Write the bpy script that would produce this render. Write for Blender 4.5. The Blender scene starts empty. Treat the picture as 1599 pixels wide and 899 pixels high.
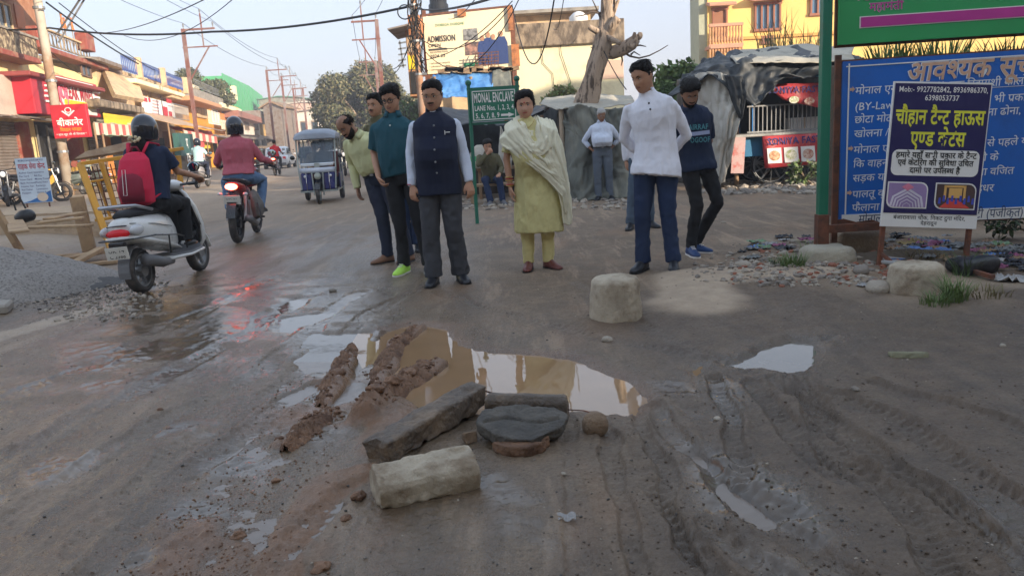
import bpy, bmesh, math, random
import numpy as np
from mathutils import Vector, Matrix, Euler, noise
R = math.radians
SC = bpy.context.scene
COL = SC.collection
random.seed(7)
# ---------------------------------------------------------------- camera
FPX, HC, ROLL, CZ, W, H = 1200.0, 215.0, 3.3, 1.25, 1599.0, 899.0
_p = math.atan((450 - HC) / FPX); _r = R(ROLL)
_f = np.array([0, math.cos(_p), -math.sin(_p)]); _u0 = np.cross([1, 0, 0], _f)
_R = math.cos(_r) * np.array([1, 0, 0]) - math.sin(_r) * _u0
_U = math.sin(_r) * np.array([1, 0, 0]) + math.cos(_r) * _u0
cd = bpy.data.cameras.new('camera'); cam = bpy.data.objects.new('camera', cd); COL.objects.link(cam)
cd.sensor_width = 36; cd.lens = FPX / W * 36; cd.clip_end = 5000; cd.clip_start = .05
cam.matrix_world = Matrix(((_R[0], _U[0], -_f[0], 0), (_R[1], _U[1], -_f[1], 0), (_R[2], _U[2], -_f[2], CZ), (0, 0, 0, 1)))
SC.camera = cam
# ---------------------------------------------------------------- sky, sun, exposure
SUN_EL, SUN_AZ = R(13), R(128)       # azimuth clockwise from +Y (the view direction): behind the camera, to the right
wd = bpy.data.worlds.new('World'); SC.world = wd; wd.use_nodes = True
wn = wd.node_tree.nodes; wl = wd.node_tree.links
sky = wn.new('ShaderNodeTexSky'); sky.sky_type = 'NISHITA'; sky.sun_disc = False
sky.sun_elevation = SUN_EL; sky.sun_rotation = SUN_AZ; sky.air_density = 1.0; sky.dust_density = 1.2; sky.ozone_density = 1.5; sky.altitude = 0
_g = wn.new('ShaderNodeTexCoord'); _s = wn.new('ShaderNodeSeparateXYZ'); wl.new(_g.outputs['Generated'], _s.inputs[0])
_m = wn.new('ShaderNodeMapRange'); _m.inputs['From Min'].default_value = -.02; _m.inputs['From Max'].default_value = .75; _m.inputs['To Min'].default_value = .90; _m.inputs['To Max'].default_value = .72; wl.new(_s.outputs['Z'], _m.inputs[0])
_x = wn.new('ShaderNodeMix'); _x.data_type = 'RGBA'; wl.new(_m.outputs[0], _x.inputs[0]); wl.new(sky.outputs[0], _x.inputs[6]); _e = wn.new('ShaderNodeMapRange'); _e.inputs['From Min'].default_value = 0; _e.inputs['From Max'].default_value = .42; wl.new(_s.outputs['Z'], _e.inputs[0])
_y = wn.new('ShaderNodeMix'); _y.data_type = 'RGBA'; wl.new(_e.outputs[0], _y.inputs[0]); _y.inputs[6].default_value = (1.34, 1.28, 1.50, 1); _y.inputs[7].default_value = (1.66, 1.90, 2.28, 1); wl.new(_y.outputs[2], _x.inputs[7])   # milky haze: greyish low, pale blue higher, the same all round
wl.new(_x.outputs[2], wn['Background'].inputs[0]); wn['Background'].inputs[1].default_value = .15
sl = bpy.data.lights.new('sun', 'SUN'); sl.energy = 2.6; sl.angle = R(.55); sl.color = (1, .86, .68)
sun = bpy.data.objects.new('sun', sl); COL.objects.link(sun)
_sd = Vector((math.sin(SUN_AZ) * math.cos(SUN_EL), math.cos(SUN_AZ) * math.cos(SUN_EL), math.sin(SUN_EL)))
sun.rotation_euler = _sd.to_track_quat('Z', 'Y').to_euler()
SC.view_settings.view_transform = 'Standard'; SC.view_settings.look = 'None'; SC.view_settings.gamma = 1
SC.view_settings.use_curve_mapping = False
SC.view_settings.exposure = 1.78
SC.render.engine = 'CYCLES'; SC.cycles.max_bounces = 6; SC.cycles.use_denoising = True; SC.cycles.volume_bounces = 0
SC.cycles.volume_step_rate = 8

def ray(px, py):
    return _f + _R * (px - W / 2) / FPX + _U * (H / 2 - py) / FPX
def G(px, py, z=0.):                 # where a line of sight meets the level z
    d = ray(px, py); t = (z - CZ) / d[2]
    return Vector((d[0] * t, d[1] * t, z))
def A(px, py, Y):                    # where it meets the vertical plane y = Y
    d = ray(px, py); t = Y / d[1]
    return Vector((d[0] * t, Y, CZ + d[2] * t))
# ---------------------------------------------------------------- helpers
def tag(o, label=None, cat=None, group=None, kind=None):
    if label: o['label'] = label
    if cat: o['category'] = cat
    if group: o['group'] = group
    if kind: o['kind'] = kind
    return o
def thing(name, label, cat, loc=(0, 0, 0), rz=0., group=None, scale=1.):
    o = bpy.data.objects.new(name, None); COL.objects.link(o); o.empty_display_size = .1
    o.location = loc; o.rotation_euler = (0, 0, rz); o.scale = (scale,) * 3
    return tag(o, label, cat, group)
def kids(o): return [c for c in bpy.data.objects if c.parent == o]
def dup(root, loc, rz=0., label=None, scale=None, group=None):
    def rec(o, par):
        c = o.copy(); COL.objects.link(c)
        if par: c.parent = par
        for k in KIDS.get(o.name, []): rec(k, c)
        return c
    KIDS.clear()
    for x in COL.objects:
        if x.parent: KIDS.setdefault(x.parent.name, []).append(x)
    c = rec(root, None); c.location = loc; c.rotation_euler = (0, 0, rz)
    if scale: c.scale = (scale,) * 3
    if label: c['label'] = label
    if group: c['group'] = group
    return c
KIDS = {}
def rotm(r):
    return np.array((Euler(r).to_matrix() if isinstance(r, (tuple, list)) else r))
def frame_of(d):
    d = np.array(d, float); d /= np.linalg.norm(d)
    a = np.array([0, 0, 1.]) if abs(d[2]) < .9 else np.array([1., 0, 0])
    u = np.cross(a, d); u /= np.linalg.norm(u); return u, np.cross(d, u), d
class MB:
    def __init__(s): s.v = []; s.f = []; s.mi = []; s.n = 0
    def add(s, v, f, m=0):
        v = np.asarray(v, float).reshape(-1, 3)
        s.v.append(v); k = s.n
        s.f.extend([tuple(i + k for i in q) for q in f]); s.mi.extend([m] * len(f)); s.n += len(v); return s
    def box(s, c, d, r=None, b=0., m=0):
        h = np.array(d, float) / 2; b = min(b, h.min() * .9)
        sg = [(i, j, k) for i in (-1, 1) for j in (-1, 1) for k in (-1, 1)]
        if b <= 0:
            v = np.array(sg) * h; f = [(0, 1, 3, 2), (4, 6, 7, 5), (0, 4, 5, 1), (2, 3, 7, 6), (0, 2, 6, 4), (1, 5, 7, 3)]
        else:
            v = []; idx = {}
            for q in sg:
                for a in range(3):
                    p = np.array(q) * (h - b); p[a] = q[a] * h[a]; idx[q, a] = len(v); v.append(p)
            v = np.array(v); f = []
            def face(ids):
                n = np.cross(v[ids[1]] - v[ids[0]], v[ids[2]] - v[ids[0]]); c0 = v[ids].mean(0)
                f.append(tuple(ids if n @ c0 > 0 else ids[::-1]))
            for a in range(3):
                o1, o2 = [x for x in range(3) if x != a]
                for sa in (-1, 1):
                    L = []
                    for (x, y) in ((-1, -1), (1, -1), (1, 1), (-1, 1)):
                        q = [0, 0, 0]; q[a] = sa; q[o1] = x; q[o2] = y; L.append(idx[tuple(q), a])
                    face(L)
                for x in (-1, 1):
                    for y in (-1, 1):
                        q1 = [0, 0, 0]; q1[o1] = x; q1[o2] = y; q2 = list(q1); q1[a] = -1; q2[a] = 1
                        face([idx[tuple(q1), o1], idx[tuple(q2), o1], idx[tuple(q2), o2], idx[tuple(q1), o2]])
            for q in sg: face([idx[q, 0], idx[q, 1], idx[q, 2]])
        if r is not None: v = v @ rotm(r).T
        return s.add(v + np.array(c), f, m)
    def bar(s, p, q, w, t=None, m=0, b=0.):     # square bar between two points
        p = np.array(p, float); q = np.array(q, float); u, w_, d = frame_of(q - p); t = t or w
        return s.box((p + q) / 2, (w, t, np.linalg.norm(q - p)), np.stack([u, w_, d], 1), b, m)
    def tube(s, pts, r, n=8, m=0, caps=True, flat=1.):
        P = np.array([tuple(p) for p in pts], float); k = len(P); rr = np.ones(k) * r if np.isscalar(r) else np.array(r, float)
        T = np.gradient(P, axis=0); T /= np.linalg.norm(T, axis=1)[:, None] + 1e-12
        u, w_, _ = frame_of(T[0]); rings = []
        for i in range(k):
            u = u - T[i] * (u @ T[i]); u /= np.linalg.norm(u); w_ = np.cross(T[i], u)
            a = np.arange(n) * 2 * math.pi / n
            rings.append(P[i] + rr[i] * (np.cos(a)[:, None] * u + flat * np.sin(a)[:, None] * w_))
        return s.loft(rings, m, caps)
    def loft(s, rings, m=0, caps=True, closed=True):
        rings = [np.asarray(x, float) for x in rings]; n = len(rings[0]); v = np.concatenate(rings); f = []
        for i in range(len(rings) - 1):
            for j in range(n if closed else n - 1):
                a, b = i * n + j, i * n + (j + 1) % n
                f.append((a, b, b + n, a + n))
        if caps: f.append(tuple(range(n))[::-1]); k = (len(rings) - 1) * n; f.append(tuple(range(k, k + n)))
        return s.add(v, f, m)
    def lathe(s, prof, c=(0, 0, 0), n=16, r=None, m=0, caps=True):
        a = np.arange(n) * 2 * math.pi / n
        rings = [np.stack([np.cos(a) * p[0], np.sin(a) * p[0], a * 0 + p[1]], 1) for p in prof]
        if r is not None: rings = [x @ rotm(r).T for x in rings]
        return s.loft([x + np.array(c) for x in rings], m, caps)
    def cyl(s, p, q, r0, r1=None, n=10, m=0): return s.tube([p, q], [r0, r1 if r1 is not None else r0], n, m)
    def ell(s, c, r, n=12, k=8, rot=None, m=0):
        r = np.ones(3) * r; pr = [(max(math.cos(t), .02), math.sin(t)) for t in np.linspace(-math.pi / 2, math.pi / 2, k)]
        a = np.arange(n) * 2 * math.pi / n
        rings = [np.stack([np.cos(a) * p[0], np.sin(a) * p[0], a * 0 + p[1]], 1) * r for p in pr]
        if rot is not None: rings = [x @ rotm(rot).T for x in rings]
        return s.loft([x + np.array(c) for x in rings], m)
    def prism(s, poly, o, u, v, th, m=0):         # polygon (list of 2d) in plane o,u,v, extruded by th along u x v
        o = np.array(o, float); u = np.array(u, float); v = np.array(v, float); n = np.cross(u, v); n /= np.linalg.norm(n)
        a = np.array([o + u * x + v * y for x, y in poly]); k = len(poly)
        f = [tuple(range(k))[::-1], tuple(range(k, 2 * k))] + [(i, (i + 1) % k, (i + 1) % k + k, i + k) for i in range(k)]
        return s.add(np.concatenate([a, a + n * th]), f, m)
    def grid(s, fn, nu, nv, m=0):
        v = [fn(i / nu, j / nv) for i in range(nu + 1) for j in range(nv + 1)]
        f = [(i * (nv + 1) + j, (i + 1) * (nv + 1) + j, (i + 1) * (nv + 1) + j + 1, i * (nv + 1) + j + 1) for i in range(nu) for j in range(nv)]
        return s.add(v, f, m)
    def mesh(s, name='m', smooth=False):
        me = bpy.data.meshes.new(name); V = np.concatenate(s.v) if s.v else np.zeros((0, 3))
        me.from_pydata(V.tolist(), [], s.f)
        if any(s.mi): me.polygons.foreach_set('material_index', s.mi)
        if smooth: me.polygons.foreach_set('use_smooth', [True] * len(s.f))
        me.update(); return me
    def build(s, name, mats, parent=None, smooth=False, label=None, cat=None, group=None, kind=None, loc=None, rz=None, solid=0.):
        me = s.mesh(name, smooth)
        return put(me, name, mats, parent, label, cat, group, kind, loc, rz, solid)
def put(me, name, mats, parent=None, label=None, cat=None, group=None, kind=None, loc=None, rz=None, solid=0.):
    if not isinstance(mats, (list, tuple)): mats = [mats]
    if len(me.materials) == 0:
        for x in mats: me.materials.append(x)
    o = bpy.data.objects.new(name, me); COL.objects.link(o)
    if parent: o.parent = parent
    if loc is not None: o.location = loc
    if rz is not None: o.rotation_euler = (0, 0, rz) if not isinstance(rz, (tuple, list, Euler)) else rz
    if solid: md = o.modifiers.new('solid', 'SOLIDIFY'); md.thickness = solid; md.offset = 0
    return tag(o, label, cat, group, kind)
def joined(me_list_mb, voxel, smooth=3, disp=None, name='m'):
    """fuse an MB of overlapping closed shapes into one continuous surface"""
    me = me_list_mb.mesh('tmp'); o = bpy.data.objects.new('tmp', me); COL.objects.link(o)
    md = o.modifiers.new('r', 'REMESH'); md.mode = 'VOXEL'; md.voxel_size = voxel; md.use_smooth_shade = True
    if smooth: s_ = o.modifiers.new('s', 'SMOOTH'); s_.iterations = smooth; s_.factor = .5
    dg = bpy.context.evaluated_depsgraph_get(); out = bpy.data.meshes.new_from_object(o.evaluated_get(dg))
    bpy.data.objects.remove(o); bpy.data.meshes.remove(me); out.name = name
    if disp:
        n = len(out.vertices); co = np.empty(n * 3); out.vertices.foreach_get('co', co); co = co.reshape(-1, 3)
        no = np.empty(n * 3); out.vertices.foreach_get('normal', no); no = no.reshape(-1, 3)
        co += no * disp(co, no)[:, None]; out.vertices.foreach_set('co', co.ravel()); out.update()
    out.polygons.foreach_set('use_smooth', [True] * len(out.polygons))
    return out
# numpy noise -------------------------------------------------
def _h(ix, iy, iz, seed):
    n = (ix * 374761393 + iy * 668265263 + iz * 2147483647 + seed * 1274126177) & 0xffffffff
    n = ((n ^ (n >> 13)) * 1274126177) & 0xffffffff
    return ((n ^ (n >> 16)) & 0xffff) / 65535.0
def vn(x, y, z=0., seed=0):
    x, y, z = np.broadcast_arrays(np.asarray(x, float), np.asarray(y, float), np.asarray(z, float))
    fx, fy, fz = np.floor(x), np.floor(y), np.floor(z); ix, iy, iz = fx.astype(np.int64), fy.astype(np.int64), fz.astype(np.int64)
    tx, ty, tz = x - fx, y - fy, z - fz; tx, ty, tz = [t * t * (3 - 2 * t) for t in (tx, ty, tz)]
    def L(a, b, t): return a + (b - a) * t
    c = lambda i, j, k: _h(ix + i, iy + j, iz + k, seed)
    return L(L(L(c(0, 0, 0), c(1, 0, 0), tx), L(c(0, 1, 0), c(1, 1, 0), tx), ty), L(L(c(0, 0, 1), c(1, 0, 1), tx), L(c(0, 1, 1), c(1, 1, 1), tx), ty), tz)
def fbm(x, y, z=0., sc=1., o=4, seed=0, g=.5):
    s = 0; a = 1; t = 0
    for i in range(o): s = s + a * vn(np.asarray(x) * sc, np.asarray(y) * sc, np.asarray(z) * sc, seed + i * 17); t += a; a *= g; sc *= 2.03
    return s / t
def ss(a, b, x): t = np.clip((np.asarray(x, float) - a) / (b - a), 0, 1); return t * t * (3 - 2 * t)
def polydist(X, Y, poly):            # signed distance, positive inside
    P = np.array([(p[0], p[1]) for p in poly]); d = np.full(X.shape, 1e9); ins = np.zeros(X.shape, bool)
    for i in range(len(P)):
        a, b = P[i], P[(i + 1) % len(P)]; e = b - a; wx, wy = X - a[0], Y - a[1]
        t = np.clip((wx * e[0] + wy * e[1]) / (e @ e + 1e-12), 0, 1); d = np.minimum(d, (wx - e[0] * t) ** 2 + (wy - e[1] * t) ** 2)
        c = ((a[1] > Y) != (b[1] > Y)); xx = (b[0] - a[0]) * (Y - a[1]) / (b[1] - a[1] + 1e-12) + a[0]; ins ^= c & (X < xx)
    return np.where(ins, 1, -1) * np.sqrt(d)
def linedist(X, Y, pts):             # distance across, arc length along, signed side
    P = np.array([(p[0], p[1]) for p in pts]); d = np.full(X.shape, 1e9); S = np.zeros(X.shape); C = np.zeros(X.shape); acc = 0
    for i in range(len(P) - 1):
        a, b = P[i], P[i + 1]; e = b - a; L = math.hypot(*e); wx, wy = X - a[0], Y - a[1]
        t = np.clip((wx * e[0] + wy * e[1]) / L ** 2, 0, 1); q = np.hypot(wx - e[0] * t, wy - e[1] * t); k = q < d
        d = np.where(k, q, d); S = np.where(k, acc + t * L, S); C = np.where(k, np.sign(e[0] * wy - e[1] * wx) * q, C); acc += L
    return d, S, C
# materials ---------------------------------------------------
_MC = {}
def M(name, col, rough=.75, metal=0., var=.15, vs=3., bump=.12, bs=50., col2=None, s2=2., t2=.55, w2=.12, stretch=None, sss=0., coat=0., trans=0., ior=1.45, emit=None, es=1., alpha=1., sheen=0., rv=.08, spec=.5):
    if name in _MC: return _MC[name]
    m = bpy.data.materials.new(name); m.use_nodes = True; N = m.node_tree.nodes; L = m.node_tree.links; b = N['Principled BSDF']
    tc = N.new('ShaderNodeTexCoord'); mp = N.new('ShaderNodeMapping'); L.new(tc.outputs['Object'], mp.inputs[0])
    oi = N.new('ShaderNodeObjectInfo'); vm = N.new('ShaderNodeVectorMath'); vm.operation = 'SCALE'; vm.inputs[0].default_value = (7.3, 3.1, 5.7)
    L.new(oi.outputs['Random'], vm.inputs['Scale']); L.new(vm.outputs[0], mp.inputs['Location'])
    if stretch: mp.inputs['Scale'].default_value = stretch
    def nz(sc, det=5., ro=.6):
        n = N.new('ShaderNodeTexNoise'); n.inputs['Scale'].default_value = sc; n.inputs['Detail'].default_value = det; n.inputs['Roughness'].default_value = ro
        L.new(mp.outputs[0], n.inputs['Vector']); return n
    n1 = nz(vs); mr = N.new('ShaderNodeMapRange'); mr.inputs['From Min'].default_value = .25; mr.inputs['From Max'].default_value = .75
    mr.inputs['To Min'].default_value = 1 - var; mr.inputs['To Max'].default_value = 1 + var; L.new(n1.outputs[0], mr.inputs[0])
    mu = N.new('ShaderNodeVectorMath'); mu.operation = 'SCALE'; mu.inputs[0].default_value = col[:3]; L.new(mr.outputs[0], mu.inputs['Scale'])
    out = mu.outputs[0]
    if col2:
        n2 = nz(s2, 8., .68); cr = N.new('ShaderNodeMapRange'); cr.interpolation_type = 'SMOOTHSTEP'; cr.inputs['From Min'].default_value = t2 - w2; cr.inputs['From Max'].default_value = t2 + w2; L.new(n2.outputs[0], cr.inputs[0])
        mx = N.new('ShaderNodeMix'); mx.data_type = 'RGBA'; L.new(cr.outputs[0], mx.inputs[0]); L.new(out, mx.inputs[6]); mx.inputs[7].default_value = (*col2[:3], 1); out = mx.outputs[2]
    L.new(out, b.inputs['Base Color'])
    if rv:
        rr = N.new('ShaderNodeMapRange'); rr.inputs['From Min'].default_value = .3; rr.inputs['From Max'].default_value = .7; rr.inputs['To Min'].default_value = max(rough - rv, .02); rr.inputs['To Max'].default_value = min(rough + rv, 1); L.new(n1.outputs[0], rr.inputs[0]); L.new(rr.outputs[0], b.inputs['Roughness'])
    else: b.inputs['Roughness'].default_value = rough
    b.inputs['Metallic'].default_value = metal; b.inputs['Specular IOR Level'].default_value = spec; b.inputs['IOR'].default_value = ior
    if bump:
        n3 = nz(bs, 4., .6); bp = N.new('ShaderNodeBump'); bp.inputs['Strength'].default_value = min(1, bump * 2); bp.inputs['Distance'].default_value = .6 / bs; L.new(n3.outputs[0], bp.inputs['Height']); L.new(bp.outputs[0], b.inputs['Normal'])
    if sss: b.inputs['Subsurface Weight'].default_value = sss; b.inputs['Subsurface Radius'].default_value = (.012, .005, .003); b.inputs['Subsurface Scale'].default_value = 1
    if coat: b.inputs['Coat Weight'].default_value = coat; b.inputs['Coat Roughness'].default_value = .08
    if trans: b.inputs['Transmission Weight'].default_value = trans
    if sheen: b.inputs['Sheen Weight'].default_value = sheen
    if emit: b.inputs['Emission Color'].default_value = (*emit, 1); b.inputs['Emission Strength'].default_value = es
    b.inputs['Alpha'].default_value = alpha
    _MC[name] = m; return m
def srgb(h):
    h = h.lstrip('#'); return tuple(((int(h[i:i + 2], 16) / 255) / 12.92 if int(h[i:i + 2], 16) < 11 else ((int(h[i:i + 2], 16) / 255 + .055) / 1.055) ** 2.4) for i in (0, 2, 4))
# lettering ---------------------------------------------------
_GC = {}; _CU = {}
def _tm(t, w):
    if w not in _CU:
        cu = bpy.data.curves.new('lettering', 'FONT'); cu.resolution_u = 2; cu.offset = w; _CU[w] = cu
    cu = _CU[w]; cu.body = t; o = bpy.data.objects.new('lettering', cu); COL.objects.link(o)
    dg = bpy.context.evaluated_depsgraph_get(); me = bpy.data.meshes.new_from_object(o.evaluated_get(dg))
    v = np.array([tuple(x.co) for x in me.vertices]).reshape(-1, 3)[:, :2]; f = [tuple(p.vertices) for p in me.polygons]
    bpy.data.objects.remove(o); bpy.data.meshes.remove(me); return v, f
def glyph(c, w):
    if (c, w) not in _GC:
        if ('HH', w) not in _GC: _GC['HH', w] = _tm('HH', w)[0][:, 0].max()
        a = _tm('H' + c + 'H', w)[0][:, 0].max() - _GC['HH', w]
        v, f = (np.zeros((0, 2)), []) if c == ' ' else _tm(c, w)
        _GC[c, w] = (v, f, a)
    return _GC[c, w]
def _clip(v, f, xc):
    V, F = [], []
    for q in f:
        P = [v[i] for i in q]; O = []
        for i in range(len(P)):
            a, b = P[i], P[(i + 1) % len(P)]
            if a[0] <= xc: O.append(a)
            if (a[0] <= xc) != (b[0] <= xc): O.append(a + (b - a) * (xc - a[0]) / (b[0] - a[0]))
        if len(O) > 2: F.append(tuple(range(len(V), len(V) + len(O)))); V += O
    return np.array(V).reshape(-1, 2), F
_CONS = set(chr(c) for c in range(0x915, 0x93a)); _VIR = '\u094d'
def tokens(s):
    out = []; i = 0
    while i < len(s):
        if s[i] in _CONS:
            cl = []; j = i; reph = False
            if s[i] == 'र' and i + 2 < len(s) and s[i + 1] == _VIR and s[i + 2] in _CONS: reph = True; j = i + 2
            while True:
                c = s[j]; j += 1
                if j < len(s) and s[j] == '\u093c': cl_n = True; j += 1
                else: cl_n = False
                if j + 1 < len(s) and s[j] == _VIR and s[j + 1] in _CONS:
                    if s[j + 1] == 'र': cl.append((c, 0)); cl.append(('rakar', 0)); j += 2; break
                    if c in 'टठडढदह': cl.append((c, 0)); cl.append((_VIR, 0))
                    else: cl.append((c, .13 if c in 'कफ' else .2))
                    j += 1; continue
                cl.append((c, 0))
                if cl_n: cl.append(('\u093c', 0))
                break
            ms = []
            while j < len(s) and ('\u093e' <= s[j] <= '\u094d' or s[j] in 'ंँः'): ms.append(s[j]); j += 1
            if 'ि' in ms: ms.remove('ि'); cl.insert(0, ('ि', 0))
            cl += [(m, 0) for m in ms]
            if reph: cl.append(('reph', 0))
            out += cl; i = j
        else: out.append((s[i], 0)); i += 1
    return out
def text2d(s, size, w=0., slant=0., width=None):
    """-> vertices, faces of a line of lettering starting at x=0 on the baseline; handles half letters, reph and rakar"""
    x = 0; V = []; F = []; n = 0; sp = w * 1.6
    for c, cut in tokens(s):
        if c in ('reph', 'rakar'):
            v = np.array([(-.16, .86), (-.05, .98), (.03, .9), (.0, .86), (-.05, .92), (-.13, .83)]) if c == 'reph' else np.array([(-.42, .02), (-.2, .2), (-.2, .29), (-.46, .09)])
            v = v * .75 + np.array([x, 0]); f = [tuple(range(len(v)))]; a = 0
        else:
            v, f, a = glyph(c, w); dev = '\u0900' < c < '\u097f'
            if cut: v, f = _clip(v, f, a - cut); a -= cut
            v = v + np.array([x, 0]) if len(v) else v
            if a > .01 and not dev: a += sp
        if len(v): V.append(v); F += [tuple(i + n for i in q) for q in f]; n += len(v)
        x += a
    V = np.concatenate(V) if V else np.zeros((0, 2))
    V = V * size; tw = x * size
    if slant: V[:, 0] += V[:, 1] * slant
    if width: V[:, 0] *= width / tw; tw = width
    return V, F, tw
def letter(mb, s, o, u, v, size, w=0., slant=0., align='l', width=None, m=0):
    """lettering laid on a plane through o with axes u (along the line) and v (up)"""
    V, F, tw = text2d(s, size, w, slant, width); o = np.array(o, float); u = np.array(u, float); v = np.array(v, float)
    if align == 'c': o = o - u * tw / 2
    if align == 'r': o = o - u * tw
    mb.add(o + V[:, :1] * u + V[:, 1:] * v, F, m); return tw
X3, Y3, Z3 = np.eye(3)
# ---------------------------------------------------------------- ground
def gp(L): return [tuple(G(*p)[:2]) for p in L]
PUD = {   # outlines on the ground of the standing water: (outline, depth, kind)
 'main': (gp([(592, 512), (640, 505), (700, 512), (712, 535), (780, 547), (900, 552), (985, 590), (1010, 618), (975, 650), (930, 640), (870, 640), (760, 640), (700, 625), (640, 632), (600, 610), (575, 640), (590, 580), (575, 545)]), .05),
 'left': (gp([(480, 514), (592, 512), (588, 560), (560, 640), (500, 640), (470, 640), (520, 585), (450, 560)]), .035),
 'strip': (gp([(425, 515), (440, 495), (500, 484), (520, 490), (480, 507), (450, 520)]), .03),
 'spot': (gp([(436, 478), (450, 466), (480, 465), (470, 480), (445, 485)]), .025),
 'right': (gp([(1130, 566), (1190, 538), (1240, 525), (1305, 528), (1300, 547), (1272, 578), (1240, 586), (1190, 576)]), .04),
 'rut': (gp([(1070, 700), (1095, 697), (1145, 740), (1205, 780), (1250, 805), (1200, 822), (1150, 795), (1105, 755)]), .05),
 'side': (gp([(1075, 575), (1095, 570), (1100, 610), (1080, 620)]), .02),
}
FILM = [(gp(a), w) for a, w in [([(50, 740), (90, 716), (165, 697), (215, 690), (165, 722), (80, 758)], .06), ([(215, 700), (260, 672), (335, 655), (350, 668), (290, 695)], .05), ([(-30, 775), (25, 752), (30, 775), (-30, 815)], .05), ([(745, 742), (800, 742), (860, 775), (895, 850), (850, 899), (800, 860), (775, 800)], .06),
 ([(620, 760), (760, 740), (790, 770), (640, 800)], .05), ([(470, 520), (590, 515), (560, 640), (420, 760), (300, 899), (180, 899), (330, 740), (430, 620)], .12), ([(390, 470), (500, 450), (600, 455), (600, 500), (430, 540), (380, 520)], .25), ([(1000, 600), (1060, 590), (1250, 780), (1330, 899), (1200, 899), (1060, 740)], .08), ([(1110, 585), (1190, 600), (1170, 680), (1130, 690)], .05), ([(1480, 760), (1599, 800), (1599, 899), (1540, 899)], .08), ([(200, 440), (560, 430), (420, 560), (60, 640), (0, 600)], .5)]]
SLUR = gp([(560, 560), (600, 640), (560, 720), (500, 860), (420, 930), (100, 930), (250, 780), (380, 690), (430, 610), (460, 560)])
TRK = [(gp(a), w, dp, lug) for a, w, dp, lug in [
 ([(935, 645), (962, 700), (985, 780), (1000, 915)], .035, .016, .5), ([(985, 640), (1025, 720), (1062, 790), (1085, 870)], .03, .018, .6),
 ([(1010, 640), (1070, 700), (1180, 800), (1330, 915)], .05, .022, .2), ([(1120, 590), (1145, 650), (1160, 700), (1150, 760)], .05, .016, 1.),
 ([(1190, 600), (1230, 650), (1275, 700), (1300, 745)], .055, .016, 1.), ([(1260, 590), (1290, 640), (1320, 720), (1380, 800), (1460, 915)], .06, .018, 1.),
 ([(1230, 590), (1350, 690), (1480, 800), (1580, 899)], .05, .022, .6), ([(1320, 610), (1420, 670), (1520, 730), (1640, 800)], .06, .018, 1.),
 ([(1380, 590), (1500, 640), (1640, 700)], .045, .02, .4), ([(1130, 830), (1230, 915)], .05, .014, .8), ([(1390, 740), (1480, 860), (1510, 915)], .05, .014, .9),
 ([(890, 650), (905, 720), (915, 800), (900, 915)], .04, .008, .3), ([(1030, 760), (1100, 860), (1130, 915)], .04, .012, .9),
 ([(640, 455), (500, 540), (320, 680), (120, 860)], .07, .008, .5), ([(560, 455), (420, 560), (240, 670), (20, 820)], .08, .010, .4),
 ([(500, 450), (300, 560), (60, 690), (-60, 740)], .08, .008, .5), ([(430, 430), (200, 540), (-40, 640)], .08, .007, .4), ([(640, 690), (560, 760), (470, 860), (430, 915)], .06, .012, .4),
 ([(470, 600), (350, 700), (240, 800), (130, 915)], .07, .010, .4), ([(680, 455), (800, 500), (1100, 560)], .06, .008, .8), ([(900, 440), (1050, 530), (1230, 600)], .06, .007, .7)]]
RIDGE = [(gp(a), w, h) for a, w, h in [([(500, 625), (520, 595), (545, 545)], .055, .055), ([(575, 625), (590, 590), (612, 545), (640, 510)], .05, .03), ([(565, 650), (600, 618), (640, 590), (672, 570)], .075, .07),
 ([(440, 690), (480, 660), (520, 640)], .05, .02), ([(590, 700), (600, 655), (610, 630)], .13, .02), ([(450, 899), (500, 800), (520, 740)], .09, .016), ([(1080, 480), (1080, 435), (1180, 432), (1300, 425)], .42, .045)]]
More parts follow.
